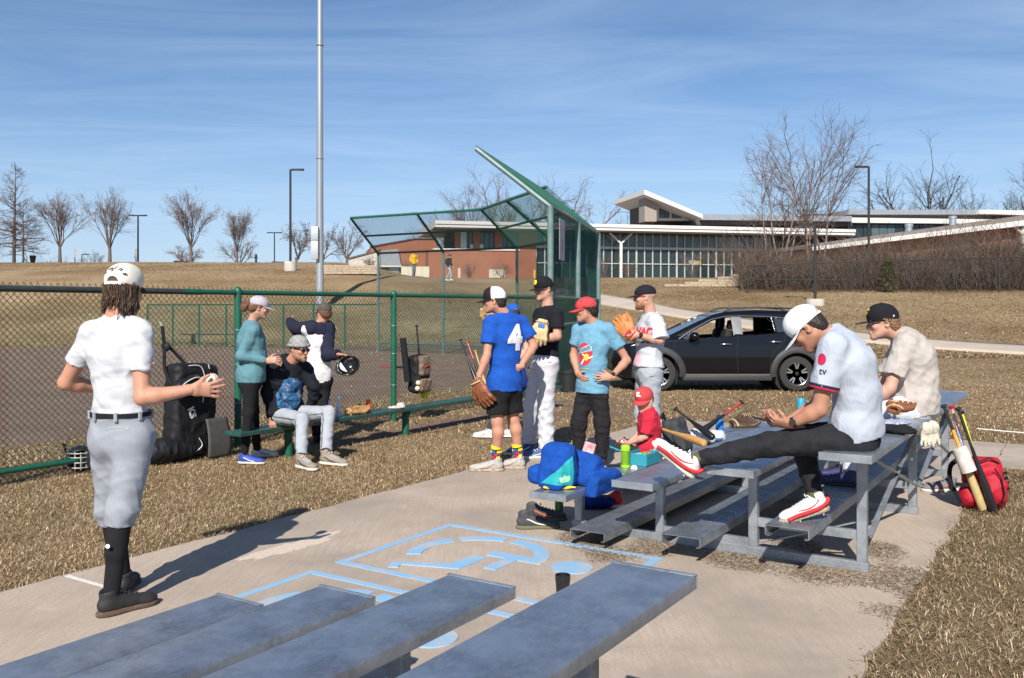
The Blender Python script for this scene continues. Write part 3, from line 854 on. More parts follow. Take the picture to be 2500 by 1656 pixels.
# players' bench
m_bench = mat('green_bench_plank', (.022, .075, .060), .38, 0, .25, 14, .12, 60, stretch=(1, 1, 1))
t = thing('players_bench', 'long low dark green bench along the fence', 'bench', pl(-7.38, 6.94))
BZ = .345
for k in (0, 1):
    pc = -7.38 + (-.066 + .132 * k)
    obj('plank', bar(pl(pc, 6.17, BZ - .021), pl(pc, 12.75, BZ - .021), .126, .042, bev=.005), m_bench, t)
for l in (6.94, 8.93, 10.92, 12.5):
    lg = obj('leg', tube([pl(-7.38, l, -.03), pl(-7.38, l, BZ - .075)], .045, 12), m_green, t)
    obj('bracket', bar(pl(-7.51, l, BZ - .058), pl(-7.25, l, BZ - .058), .06, .031), m_green, lg)
# ================================================================== smooth solids: signed distances meshed with surface nets
def smin(a, b, k):
    h = np.clip(.5 + .5 * (b - a) / k, 0, 1)
    return b + (a - b) * h - k * h * (1 - h)
def surfnet(D, lo, h):
    S = D < 0
    nx, ny, nz = D.shape
    c = np.zeros((nx - 1, ny - 1, nz - 1), np.int8)
    cs = [(i, j, k) for i in (0, 1) for j in (0, 1) for k in (0, 1)]
    for i, j, k in cs: c += S[i:nx - 1 + i, j:ny - 1 + j, k:nz - 1 + k]
    mixed = (c > 0) & (c < 8)
    ijk = np.argwhere(mixed)
    if len(ijk) == 0: return np.zeros((0, 3)), np.zeros((0, 4), int)
    idx = np.full(mixed.shape, -1, np.int64); idx[mixed] = np.arange(len(ijk))
    Dc = np.stack([D[ijk[:, 0] + i, ijk[:, 1] + j, ijk[:, 2] + k] for i, j, k in cs], 1)
    co = np.array(cs, float)
    acc = np.zeros((len(ijk), 3)); cnt = np.zeros(len(ijk))
    for a in range(8):
        for b in range(a + 1, 8):
            if np.abs(co[a] - co[b]).sum() != 1: continue
            m = (Dc[:, a] < 0) != (Dc[:, b] < 0)
            t = Dc[m, a] / (Dc[m, a] - Dc[m, b])
            acc[m] += co[a] + t[:, None] * (co[b] - co[a]); cnt[m] += 1
    V = lo + h * (ijk + acc / cnt[:, None])
    Fs = []
    for ax in range(3):
        s0 = [slice(None)] * 3; s1 = [slice(None)] * 3
        s0[ax] = slice(0, -1); s1[ax] = slice(1, None)
        e = S[tuple(s0)] != S[tuple(s1)]
        b1, b2 = (ax + 1) % 3, (ax + 2) % 3
        q = np.argwhere(e)
        q = q[(q[:, b1] > 0) & (q[:, b2] > 0) & (q[:, b1] < D.shape[b1] - 1) & (q[:, b2] < D.shape[b2] - 1)]
        if not len(q): continue
        neg = S[q[:, 0], q[:, 1], q[:, 2]]
        def cell(d1, d2):
            r = q.copy(); r[:, b1] -= d1; r[:, b2] -= d2
            return idx[r[:, 0], r[:, 1], r[:, 2]]
        f = np.stack([cell(1, 1), cell(0, 1), cell(0, 0), cell(1, 0)], 1)
        f[~neg] = f[~neg][:, ::-1]
        Fs.append(f)
    return V, np.concatenate(Fs, 0)
def vnormals(V, F):
    n = np.cross(V[F[:, 2]] - V[F[:, 0]], V[F[:, 3]] - V[F[:, 1]])
    N = np.zeros_like(V)
    for k in range(4): np.add.at(N, F[:, k], n)
    return N / (np.linalg.norm(N, axis=1)[:, None] + 1e-12)
def relax(V, F, it=1, w=.5):
    for _ in range(it):
        A = np.zeros_like(V); c = np.zeros(len(V))
        for k in range(4):
            np.add.at(A, F[:, k], V[F[:, (k + 1) % 4]]); np.add.at(c, F[:, k], 1)
            np.add.at(A, F[:, k], V[F[:, (k - 1) % 4]]); np.add.at(c, F[:, k], 1)
        V = V + w * (A / c[:, None] - V)
    return V
class Sdf:
    def __init__(s): s.pr = []; s.cuts = []
    def _add(s, fn, lo, hi, k, op='add'): s.pr.append((fn, np.asarray(lo, float), np.asarray(hi, float), k, op)); return s
    def cone(s, a, b, ra, rb, k=.02, op='add', cut=None):
        a = np.asarray(a, float); b = np.asarray(b, float); ab = b - a; L2 = ab @ ab + 1e-12; r = max(ra, rb)
        def fn(x, y, z):
            px, py, pz = x - a[0], y - a[1], z - a[2]
            t = np.clip((px * ab[0] + py * ab[1] + pz * ab[2]) / L2, 0, 1)
            d = np.sqrt((px - t * ab[0]) ** 2 + (py - t * ab[1]) ** 2 + (pz - t * ab[2]) ** 2) - (ra + (rb - ra) * t)
            if cut is not None:
                q, n = cut; d = np.maximum(d, (x - q[0]) * n[0] + (y - q[1]) * n[1] + (z - q[2]) * n[2])
            return d
        return s._add(fn, np.minimum(a, b) - r, np.maximum(a, b) + r, k, op)
    def ball(s, c, r, k=.02, op='add'): return s.cone(c, np.asarray(c, float) + 1e-5, r, r, k, op)
    def ell(s, c, r, Rm=None, k=.02, op='add'):
        c = np.asarray(c, float); r = np.asarray(r, float); Rm = np.eye(3) if Rm is None else np.asarray(Rm, float)
        def fn(x, y, z):
            px, py, pz = x - c[0], y - c[1], z - c[2]
            q = [px * Rm[0, i] + py * Rm[1, i] + pz * Rm[2, i] for i in range(3)]
            k0 = np.sqrt(sum((q[i] / r[i]) ** 2 for i in range(3))); k1 = np.sqrt(sum((q[i] / r[i] ** 2) ** 2 for i in range(3))) + 1e-9
            return k0 * (k0 - 1) / k1
        e = np.abs(Rm) @ r
        return s._add(fn, c - e, c + e, k, op)
    def econe(s, a, b, side, wa, wb, k=.03, op='add', cut=None):
        """elliptical capsule: side = direction of the half width, wa / wb = (half width, half depth)"""
        a = np.asarray(a, float); b = np.asarray(b, float); ab = b - a; L = np.linalg.norm(ab); ax = ab / (L + 1e-12)
        sd = nrm(np.asarray(side, float) - ax * np.dot(side, ax)); fr = np.cross(ax, sd)
        def fn(x, y, z):
            px, py, pz = x - a[0], y - a[1], z - a[2]
            al = px * ax[0] + py * ax[1] + pz * ax[2]
            t = np.clip(al / L, 0, 1); w = wa[0] + (wb[0] - wa[0]) * t; d = wa[1] + (wb[1] - wa[1]) * t
            qs = px * sd[0] + py * sd[1] + pz * sd[2]; qf = px * fr[0] + py * fr[1] + pz * fr[2]; qa = al - t * L
            m = np.minimum(w, d)
            k0 = np.sqrt((qs / w) ** 2 + (qf / d) ** 2 + (qa / m) ** 2); k1 = np.sqrt((qs / w ** 2) ** 2 + (qf / d ** 2) ** 2 + (qa / m ** 2) ** 2) + 1e-6
            v = k0 * (k0 - 1) / k1
            if cut is not None:
                q, n = cut; v = np.maximum(v, (x - q[0]) * n[0] + (y - q[1]) * n[1] + (z - q[2]) * n[2])
            return v
        r = max(*wa, *wb)
        return s._add(fn, np.minimum(a, b) - r, np.maximum(a, b) + r, k, op)
    def rbox(s, c, half, Rm=None, r=.01, k=.02, op='add'):
        c = np.asarray(c, float); h = np.asarray(half, float) - r; Rm = np.eye(3) if Rm is None else np.asarray(Rm, float)
        def fn(x, y, z):
            px, py, pz = x - c[0], y - c[1], z - c[2]
            q = [np.abs(px * Rm[0, i] + py * Rm[1, i] + pz * Rm[2, i]) - h[i] for i in range(3)]
            o = np.sqrt(sum(np.maximum(v, 0) ** 2 for v in q)); return o + np.minimum(np.maximum(np.maximum(q[0], q[1]), q[2]), 0) - r
        e = np.abs(Rm) @ np.asarray(half, float)
        return s._add(fn, c - e, c + e, k, op)
    def cutnow(s, q, n):
        s.pr.append((None, np.asarray(q, float), nrm(n), 0, 'plane')); return s
    def cut(s, q, n): s.cuts.append((np.asarray(q, float), nrm(n))); return s
    def mesh(s, h, noise=None, rel=1, pad=None):
        adds = [p for p in s.pr if p[4] == 'add']; km = max(p[3] for p in adds)
        lo = np.min([p[1] for p in adds], 0) - h * 3 - km * .3; hi = np.max([p[2] for p in adds], 0) + h * 3 + km * .3
        n = np.ceil((hi - lo) / h).astype(int) + 1
        ax = [(lo[i] + h * np.arange(n[i])) for i in range(3)]
        D = np.full(tuple(n), 1.0)
        for fn, l, u, k, op in s.pr:
            if op == 'plane':
                D = np.maximum(D, (ax[0][:, None, None] - l[0]) * u[0] + (ax[1][None, :, None] - l[1]) * u[1] + (ax[2][None, None, :] - l[2]) * u[2]); continue
            m = k + 2.5 * h
            sl = tuple(slice(max(0, int((l[i] - m - lo[i]) / h)), min(n[i], int((u[i] + m - lo[i]) / h) + 2)) for i in range(3))
            if any(q.stop <= q.start for q in sl): continue
            d = fn(ax[0][sl[0]][:, None, None], ax[1][sl[1]][None, :, None], ax[2][sl[2]][None, None, :])
            if op == 'add': D[sl] = smin(D[sl], d, k)
            elif op == 'sub': D[sl] = -smin(-D[sl], d, k)
        for q, nn in s.cuts:
            D = np.maximum(D, (ax[0][:, None, None] - q[0]) * nn[0] + (ax[1][None, :, None] - q[1]) * nn[1] + (ax[2][None, None, :] - q[2]) * nn[2])
        V, F = surfnet(D, lo, h)
        if rel: V = relax(V, F, rel, .45)
        if noise is not None and len(V): V = V + vnormals(V, F) * noise(V)[:, None]
        return V, F
def folds(seed, amp, wave, axis=None, aniso=4.0, n=5, mod=.25):
    """cloth creases: waves mostly along `axis`, patchy"""
    g = np.random.default_rng(seed); T = []
    for i in range(n):
        d = g.normal(size=3)
        if axis is not None:
            a = nrm(axis); d = nrm(d) / aniso + a * (1 if g.random() < .5 else -1)
        T.append((nrm(d) * 2 * PI / (wave * g.uniform(.7, 1.5)), g.uniform(0, 6.3), g.normal(size=3) * 2 * PI / mod, g.uniform(0, 6.3)))
    def f(V):
        s = 0
        for d, p, m, q in T:
            w = V @ d + p + .6 * np.sin(V @ m * .7 + q)
            s = s + (1 - 2 * np.abs(np.sin(w * .5)) ** .8) * np.clip(.45 + .8 * np.sin(V @ m + q), 0, 1.2)
        return amp * s / math.sqrt(n)
    return f
def rag(seed, amp, wave, n=6):
    g = np.random.default_rng(seed); T = [(nrm(g.normal(size=3)) * 2 * PI / (wave * g.uniform(.5, 1.6)), g.uniform(0, 6.3)) for _ in range(n)]
    return lambda V: amp * sum(np.sin(V @ d + p) for d, p in T) / math.sqrt(n)
def cat(*parts):
    """join quad meshes into one"""
    Vs, Fs, n = [], [], 0
    for V, F in parts:
        if len(V) == 0: continue
        Vs.append(V); Fs.append(np.asarray(F) + n); n += len(V)
    return np.vstack(Vs), np.concatenate(Fs, 0)
def text_poly(s, size, font_shear=0.0, bold=0.0, spacing=1.0):
    """flat lettering as a triangulated 2-D mesh, centred; returns (V2, F)"""
    cu = bpy.data.curves.new('txt', 'FONT'); cu.body = s; cu.size = size; cu.shear = font_shear; cu.offset = bold; cu.space_character = spacing
    cu.align_x = 'CENTER'; cu.align_y = 'CENTER'; cu.resolution_u = 3
    o = bpy.data.objects.new('txt', cu); C.objects.link(o)
    dg = bpy.context.evaluated_depsgraph_get(); me = bpy.data.meshes.new_from_object(o.evaluated_get(dg))
    bm = bmesh.new(); bm.from_mesh(me)
    bmesh.ops.triangulate(bm, faces=bm.faces)
    bm.verts.index_update()
    V = np.array([v.co[:2] for v in bm.verts]); F = [tuple(v.index for v in f.verts) for f in bm.faces]
    bm.free(); bpy.data.objects.remove(o); bpy.data.curves.remove(cu); bpy.data.meshes.remove(me)
    return V, F
def poly2(pts):
    return np.array(pts, float), [tuple(range(len(pts)))]
def subdivide2(V2, F, cell):
    bm = bmesh.new(); vs = [bm.verts.new((x, y, 0)) for x, y in V2]
    for f in F:
        try: bm.faces.new([vs[i] for i in f])
        except ValueError: pass
    lo = np.min(V2, 0); hi = np.max(V2, 0)
    for ax, nn in ((0, (1, 0, 0)), (1, (0, 1, 0))):
        q = lo[ax] + cell
        while q < hi[ax]:
            bmesh.ops.bisect_plane(bm, geom=list(bm.verts) + list(bm.edges) + list(bm.faces), plane_co=(q, 0, 0) if ax == 0 else (0, q, 0), plane_no=nn)
            q += cell
    bmesh.ops.triangulate(bm, faces=bm.faces)
    bm.verts.index_update()
    V = np.array([v.co[:2] for v in bm.verts]); F2 = [tuple(v.index for v in f.verts) for f in bm.faces]
    bm.free(); return V, F2
def decal(target, V2, F, c, right, up, lift=.0025, cell=.02):
    """flat print pressed onto a surface: c = centre, projected along right x up; target = (V, F) in the same space"""
    V2, F = subdivide2(np.asarray(V2, float), F, cell)
    r = nrm(right); u = nrm(up - r * np.dot(up, r)); n = np.cross(r, u)
    bv = BVHTree.FromPolygons([Vector(q) for q in target[0]], [tuple(int(i) for i in f) for f in target[1]])
    out = []; ok = []
    for x, y in V2:
        o = np.asarray(c, float) + r * x + u * y
        hit = bv.ray_cast(Vector(o + n * .5), Vector(-n), 1.0)
        if hit[0] is None: out.append(o); ok.append(False)
        else: out.append(np.array(hit[0]) + np.array(hit[1]) * (lift if np.dot(hit[1], n) > 0 else -lift)); ok.append(True)
    Fk = [f for f in F if all(ok[i] for i in f)]
    return np.array(out), Fk
# ================================================================== bare trees
def tubes_np(P, Rr, n=3):
    """P: (m, k, 3) polylines, Rr: (m, k) radii -> one mesh"""
    m, k = P.shape[:2]
    T = np.gradient(P, axis=1); T /= np.linalg.norm(T, axis=2)[..., None] + 1e-9
    ref = np.where(np.abs(T[..., 2:3]) < .9, np.array([0, 0, 1.]), np.array([1., 0, 0]))
    s = np.cross(T, ref); s /= np.linalg.norm(s, axis=2)[..., None] + 1e-9
    u = np.cross(T, s); V = np.zeros((m, k, n, 3))
    for j in range(n):
        a = 2 * PI * j / n; V[:, :, j] = P + Rr[..., None] * (math.cos(a) * s + math.sin(a) * u)
    base = np.arange(m)[:, None] * k * n; F = []
    for i in range(k - 1):
        for j in range(n):
            j2 = (j + 1) % n
            F.append(base + [i * n + j, i * n + j2, (i + 1) * n + j2, (i + 1) * n + j])
    return V.reshape(-1, 3), np.concatenate(F, 0)
def grow(base, kind, H, W, seed, r0):
    """returns (trunk polylines, twig polylines), each a list of (points[5], radii[5])"""
    g = np.random.default_rng(seed); big, small = [], []
    def limb(p, d, L, r, lvl, up, nch, spread, maxl, rend=.35):
        d = nrm(d); pts = [p]; q = p.copy(); dd = d.copy()
        for i in range(4):
            dd = nrm(dd + g.normal(0, .10 + .05 * lvl, 3) + np.array([0, 0, up]))
            q = q + dd * L / 4; pts.append(q)
        rr = r * np.linspace(1, rend, 5)
        (big if lvl <= 1 else small).append((np.array(pts), rr))
        if lvl >= maxl: return
        n = nch[min(lvl, len(nch) - 1)]
        for i in range(n):
            t = g.uniform(.25, 1.0) * 4; j = min(3, int(t)); b = pts[j] + (pts[j + 1] - pts[j]) * (t - j)
            ax = nrm(pts[j + 1] - pts[j]); sd = nrm(np.cross(ax, g.normal(size=3)))
            a = g.uniform(.5, 1.2) * spread[min(lvl, len(spread) - 1)]
            nd = ax * math.cos(a) + sd * math.sin(a)
            limb(b, nd, L * g.uniform(.34, .60) * (1.15 - .1 * t), max(.006, r * g.uniform(.26, .44)), lvl + 1, up * .8, nch, spread, maxl)
    base = np.asarray(base, float)
    if kind == 'vase':
        th = H * .24
        big.append((base + np.outer(np.linspace(0, 1, 5), [0, 0, th]), r0 * np.linspace(1.15, .9, 5)))
        for i in range(11):
            az = 2 * PI * i / 11 + g.uniform(-.3, .3); ti = g.uniform(.12, .52) * W
            limb(base + [0, 0, th * g.uniform(.85, 1.05)], (math.cos(az) * ti, math.sin(az) * ti, 1), H * g.uniform(.60, .76), r0 * .36, 1, .045, [0, 11, 6, 4], [0, .30, .38, .45], 4)
    elif kind == 'pyramid':
        top = base + [g.normal(0, .2), g.normal(0, .2), H]
        big.append((base + np.outer(np.linspace(0, 1, 5), top - base), r0 * np.linspace(1, .08, 5)))
        for i in range(74):
            t = g.uniform(.10, .98); az = g.uniform(0, 2 * PI); L = W * (1.05 - t) ** .8 * g.uniform(.6, 1.1) + .3
            limb(base + (top - base) * t, (math.cos(az), math.sin(az), -.25 + .95 * t), L, r0 * .26 * (1.15 - t) + .012, 2, .03, [0, 0, 7, 5], [0, 0, .7, .7], 4)
    elif kind == 'spread':
        th = H * g.uniform(.20, .30)
        big.append((base + np.outer(np.linspace(0, 1, 5), [g.normal(0, .1), g.normal(0, .1), th]), r0 * np.linspace(1.2, .9, 5)))
        for i in range(7):
            az = 2 * PI * i / 7 + g.uniform(-.4, .4); ti = g.uniform(.25, 1.15) * W
            limb(base + [0, 0, th * g.uniform(.8, 1.0)], (math.cos(az) * ti, math.sin(az) * ti, 1), H * g.uniform(.5, .78), r0 * .5, 1, .02, [0, 8, 6, 5], [0, .62, .7, .75], 4)
    elif kind == 'multi':
        for i in range(5):
            az = 2 * PI * i / 5 + .3; b = base + np.array([math.cos(az), math.sin(az), 0]) * .35
            limb(b, (math.cos(az) * W, math.sin(az) * W, 1), H * g.uniform(.8, 1.02), r0 * g.uniform(.6, .9), 1, .045, [0, 12, 6, 5], [0, .55, .55, .6], 4, .12)
    elif kind == 'shrub':
        for i in range(16):
            az = g.uniform(0, 2 * PI); ti = g.uniform(.1, .9) * W
            limb(base + [g.normal(0, .1), g.normal(0, .1), 0], (math.cos(az) * ti, math.sin(az) * ti, 1), H * g.uniform(.6, 1.0), r0, 2, .0, [0, 0, 6, 5], [0, 0, .5, .6], 4)
    return big, small
m_barkA = mat('grey_bark', (.135, .110, .098), .9, noise=.25, nscale=6)
m_barkB = mat('brown_twig', (.155, .105, .088), .9, noise=.25, nscale=6)
m_barkC = mat('dark_oak_bark', (.060, .050, .045), .9, noise=.25, nscale=6)
m_birch = mat('pale_birch_bark', (.26, .19, .155), .85, noise=.3, nscale=6)
def tree(name, label, kind, base, H, W, seed, r0, mt, mc, group=None, cat_='tree', leaves=0):
    big, small = grow(base, kind, H, W, seed, r0)
    t = thing(name, label, cat_, base, group=group)
    if big: obj('trunk', tubes_np(np.array([b[0] for b in big]), np.array([b[1] for b in big]), 6), mt, t, 180)
    obj('crown', tubes_np(np.array([b[0] for b in small]), np.array([b[1] for b in small]), 3), mc, t, 180)
    if leaves:
        g = np.random.default_rng(seed + 1); tips = np.array([b[0][-1] for b in small])[g.integers(0, len(small), leaves)]
        d = g.normal(0, .07, (leaves, 3, 3)); V = (tips[:, None, :] + d).reshape(-1, 3)
        tag(obj('dead_leaves', (V, np.arange(leaves * 3).reshape(-1, 3)), m_barkC, t, None), kind='stuff')
    return t
def on_terr(u, Y):
    X = (u - HU) * Y / FOC; return np.array([X, Y, float(terr(X, Y)) - .05])
def hgt(Y, v_top, z0): return EYE + (HV - v_top) * Y / FOC - z0
G1 = 'bare trees along the hill crest'
for nm, lab, kind, u, Y, vt, W, sd, r0 in [
        ('pin_oak_tree', 'tallest bare pyramidal tree at the left edge of the hill crest', 'pyramid', 34, 86, 412, 3.0, 1, .17),
        ('pin_oak_tree', 'smaller slim bare tree beside the tallest tree at the left edge', 'pyramid', 57, 87, 500, 2.6, 2, .10),
        ('vase_tree', 'bare vase shaped tree left of the short path lamp, second from left edge', 'vase', 146, 88, 498, .9, 3, .15),
        ('vase_tree', 'bare vase shaped tree just left of the lamp above the cream cap', 'vase', 268, 88, 500, .9, 4, .16),
        ('vase_tree', 'bare vase shaped tree midway between the two twin headed lamps', 'vase', 466, 88, 498, .95, 5, .16),
        ('vase_tree', 'smallest bare vase shaped tree, just left of the fire hydrant', 'vase', 578, 84, 530, .85, 6, .12)]:
    b = on_terr(u, Y)
    tree(nm, lab, kind, b, hgt(Y, vt, b[2]) * 1.02, W, sd, r0, m_barkA, m_barkB, G1)
for nm, lab, u, Y, vt, W, sd, r0, lv in [
        ('shade_tree', 'low wide bare tree behind the vase tree with the maroon car', 455, 118, 588, 1.5, 11, .18, 0),
        ('shade_tree', 'low rounded bare tree behind the smallest vase tree', 585, 116, 575, 1.3, 12, .15, 0),
        ('maple_tree', 'bare tree with a few dead leaves left of the floodlight pole', 728, 104, 556, 1.1, 13, .15, 160),
        ('maple_tree', 'bare tree with a few dead leaves right behind the floodlight pole', 790, 104, 563, 1.0, 14, .14, 160),
        ('maple_tree', 'rounded bare tree between the floodlight pole and the backstop', 846, 102, 556, 1.2, 15, .16, 60),
        ('shade_tree', 'tiny bare tree far off near the left vase trees', 125, 150, 626, 1.2, 16, .1, 0),
        ('shade_tree', 'tiny bare tree far off between the path lamp and sign', 228, 150, 617, 1.3, 17, .12, 0),
        ('shade_tree', 'bare tree showing through the backstop wing left of the roof', 1085, 128, 530, 1.0, 18, .2, 0),
        ('shade_tree', 'slim bare tree rising over the left roof tip', 1130, 132, 482, .8, 19, .22, 0),
        ('shade_tree', 'tall bare tree over the roof behind the backstop wing', 1205, 136, 446, 1.0, 20, .3, 0),
        ('shade_tree', 'bare tree seen through the backstop hood arms', 1262, 140, 455, .8, 21, .3, 0),
        ('shade_tree', 'wide bare tree right behind the backstop hood', 1395, 140, 455, 1.1, 22, .34, 0),
        ('shade_tree', 'tiny bare treetop left of the white wedge roof', 1545, 170, 522, 1.1, 23, .3, 0),
        ('shade_tree', 'hazy bare treetops right of the birch clump', 2105, 150, 470, 1.2, 24, .3, 0),
        ('oak_tree', 'dark gnarled bare oak above the right roof', 2262, 140, 398, 1.25, 25, .42, 0),
        ('oak_tree', 'small dark bare tree right of the gnarled oak', 2395, 150, 476, .9, 26, .3, 0),
        ('oak_tree', 'dark bare oak at the right edge of the picture', 2505, 130, 440, 1.4, 27, .36, 0)]:
    X = (u - HU) * Y / FOC; z0 = min(float(terr(X, Y)), 6.0) - .1
    dk = m_barkC if nm == 'oak_tree' else m_barkA
    tree(nm, lab, 'spread', np.array([X, Y, z0]), hgt(Y, vt, z0) * 1.03, W, sd, r0, dk, dk if nm == 'oak_tree' else m_barkB, 'bare trees further off', leaves=lv)
for u, Y, vt, W, sd, lab in [(1905, 66, 385, .16, 31, 'bare birch clump left of the others above the thicket'), (1985, 67, 366, .20, 32, 'tallest bare birch clump above the thicket, behind the short lamp')]:
    b = on_terr(u, Y); tree('birch_tree', lab, 'multi', b, hgt(Y, vt, b[2]) * .98, W, sd, .12, m_birch, m_barkB, 'birch clumps by the building')
for u, Y, vt, W, sd, lab in [(1692, 88, 600, .4, 41, 'bare sapling before the glass wall left of the stone steps'), (1760, 88, 585, .35, 42, 'slender bare sapling before the glass wall right of the glow'),
                             (1475, 92, 622, .9, 43, 'leafless shrub at the left end of the glass wall'), (1145, 86, 645, .9, 44, 'leafless shrub before the brick wall, left one'),
                             (1228, 86, 640, .7, 45, 'leafless shrub before the pale door in the brick wall'), (1000, 84, 640, .8, 46, 'leafless shrub left of the yellow jacket man'),
                             (1530, 92, 640, .8, 47, 'leafless shrub by the slim grey post at the glass wall'), (905, 78, 625, .6, 48, 'bare sapling in front of the terraced retaining wall')]:
    b = on_terr(u, Y); tree('bare_shrub', lab, 'shrub', b, hgt(Y, vt, b[2]), W, sd, .022, m_barkB, m_barkB, 'leafless shrubs by the building', 'shrub')

# ================================================================== thicket and its fence
g = np.random.default_rng(5)
n = 12500
uu = g.uniform(1805, 2640, n); YY = 50.6 + 9.5 * g.random(n) ** .8
X = (uu - HU) * YY / FOC; z0 = terr(X, YY)
Ht = (1.70 + .75 * np.clip((uu - 1800) / 500, 0, 1)) * g.uniform(.35, 1.22, n) ** 1.0 * (1 + .45 * sines(X, X * 0, 8, 6, .05, .3))
P = np.zeros((n, 5, 3)); P[:, 0] = np.stack([X, YY, z0 + Ht * g.uniform(0, .5, n)], 1)
az = g.uniform(0, 2 * PI, n); ln = g.uniform(.15, .85, n); d = np.stack([np.cos(az) * ln, np.sin(az) * ln, np.ones(n)], 1)
bend = g.normal(0, .30, (n, 3)); bend[:, 2] -= .22
for i in range(1, 5):
    P[:, i] = P[:, i - 1] + d * (Ht * .21)[:, None]; d = d + bend * .5 + g.normal(0, .16, (n, 3))
P[..., 2] = np.maximum(P[..., 2], z0[:, None] + .02)
Rr = np.linspace(1, .4, 5)[None] * g.uniform(.008, .024, (n, 1))
m_thick = mat('thicket_twigs', (.112, .080, .060), .95, noise=.45, nscale=1.5)
tag(obj('thicket', tubes_np(P, Rr, 3), m_thick, None, 180), 'dense brown leafless thicket behind the dark fence', 'thicket', kind='stuff')
# one evergreen shrub in it
be = on_terr(2167, 50.3)
t = thing('evergreen_shrub', 'olive evergreen shrub inside the thicket fence', 'shrub', be)
nn = 2600; h = g.random(nn) ** .7; a = g.uniform(0, 2 * PI, nn); r = .55 * (1 - h) ** .6 * np.sqrt(g.random(nn)) + .05
cen = be + np.stack([r * np.cos(a), r * np.sin(a), h * 2.0], 1)
dd = g.normal(0, .045, (nn, 3, 3)); dd[..., 2] *= 1.6
obj('foliage', ((cen[:, None] + dd).reshape(-1, 3), np.arange(nn * 3).reshape(-1, 3)), mat('evergreen_leaf', (.070, .062, .022), .9, noise=.4, nscale=8), t, None)
obj('trunk', tube([be, be + [0, 0, 1.6]], [.05, .015], 6), m_barkA, t)
m_blk = mat('black_coated_pipe', (.022, .022, .022), .5)
t = thing('chain_link_fence', 'dark chain link fence in front of the brown thicket', 'fence', on_terr(1825, 50))
us = [1825, 1988, 2103, 2225, 2335, 2440, 2560, 2680]; q0 = None; ms = []
for i, u in enumerate(us):
    q = on_terr(u, 49.9); hh = 1.55 + .45 * min(1, (u - 1825) / 650)
    obj('post', tube([q, q + [0, 0, hh]], .04, 8), m_blk, t)
    if q0 is not None:
        obj('rail', pipe(q0 + [0, 0, h0], q + [0, 0, hh], .03, 8), m_blk, t)
        W = np.linalg.norm(q - q0); ms.append(chainlink(q0 + [0, 0, .05], (q - q0) / W, (0, 0, 1), W, (hh + h0) / 2 - .08, .09, .0035, 3))
    q0, h0 = q, hh
obj('rail', pipe(on_terr(1825, 49.9) + [0, 0, .78], on_terr(2103, 49.9) + [0, 0, .7], .022, 8), m_blk, t)
tag(obj('wire_mesh', catV(ms), m_blk, t, None), kind='stuff')

# ================================================================== school building
A0 = np.array([(1062 - HU) * 95 / FOC, 95.0]); B0 = np.array([(2085 - HU) * 106 / FOC, 106.0])
bx_ = nrm(np.append(B0 - A0, 0)); by_ = np.array([-bx_[1], bx_[0], 0])
BR = np.stack([bx_, by_, np.array([0, 0, 1.])], 1); BO = np.array([A0[0], A0[1], 0])
def bp(u, v, off=0.0):
    """pixel -> (x, z) in the building's frame on the plane y = off"""
    d = np.array([(u - HU) / FOC, 1.0, -(v - HV) / FOC]); o = np.array([0, 0, EYE]) - (BO + by_ * off)
    tt = -np.dot(o, by_) / np.dot(d, by_); q = o + d * tt
    return float(np.dot(q, bx_)), float(q[2])
def bbox(x0, x1, y0, y1, z0, z1): return xf(box(((x0 + x1) / 2, (y0 + y1) / 2, (z0 + z1) / 2), ((x1 - x0) / 2, (y1 - y0) / 2, (z1 - z0) / 2)), BR, BO)
def bprism(poly_xz, y0, y1):
    V, F = prism(poly_xz, y0, y1); V = V[:, [0, 2, 1]]; return xf((V, [f[::-1] for f in F]), BR, BO)
def brick_mat(name, c1, c2, mo):
    m = bpy.data.materials.new(name); m.use_nodes = True; N, K = m.node_tree.nodes, m.node_tree.links; b = N['Principled BSDF']; b.inputs['Roughness'].default_value = .9
    tc = N.new('ShaderNodeTexCoord'); s = N.new('ShaderNodeSeparateXYZ'); K.new(tc.outputs['Object'], s.inputs[0])
    ad = N.new('ShaderNodeMath'); ad.operation = 'ADD'; K.new(s.outputs[0], ad.inputs[0]); K.new(s.outputs[1], ad.inputs[1])
    cb = N.new('ShaderNodeCombineXYZ'); K.new(ad.outputs[0], cb.inputs[0]); K.new(s.outputs[2], cb.inputs[1])
    br = N.new('ShaderNodeTexBrick'); br.inputs['Color1'].default_value = (*c1, 1); br.inputs['Color2'].default_value = (*c2, 1); br.inputs['Mortar'].default_value = (*mo, 1)
    br.inputs['Scale'].default_value = 4.0; br.inputs['Mortar Size'].default_value = .015; K.new(cb.outputs[0], br.inputs[0])
    n = N.new('ShaderNodeTexNoise'); n.inputs['Scale'].default_value = .7; n.inputs['Detail'].default_value = 6; K.new(tc.outputs['Object'], n.inputs[0])
    x = N.new('ShaderNodeMix'); x.data_type = 'RGBA'; x.blend_type = 'MULTIPLY'; x.inputs[0].default_value = .35; K.new(br.outputs[0], x.inputs[6]); K.new(n.outputs[0], x.inputs[7])
    K.new(x.outputs[2], b.inputs['Base Color']); return m
m_brick = brick_mat('red_brick', (.42, .135, .065), (.34, .105, .052), (.36, .27, .21))
m_glass = mat('dark_window_glass', (.022, .034, .038), .07, 0, 0, spec=.5)
m_glass2 = mat('teal_window_glass', (.085, .130, .135), .12, 0, .2, .6, spec=.5)
m_mull = mat('pale_mullion', (.50, .54, .50), .5, .2)
m_white = mat('white_fascia', (.66, .64, .60), .5, 0, .08)
m_roof = mat('brown_metal_roof', (.24, .205, .19), .5, .2, .1, 3)
m_zinc = mat('grey_metal_roof', (.36, .375, .40), .42, .4, .1, 3)
m_soff = mat('dark_soffit', (.10, .085, .075), .8)
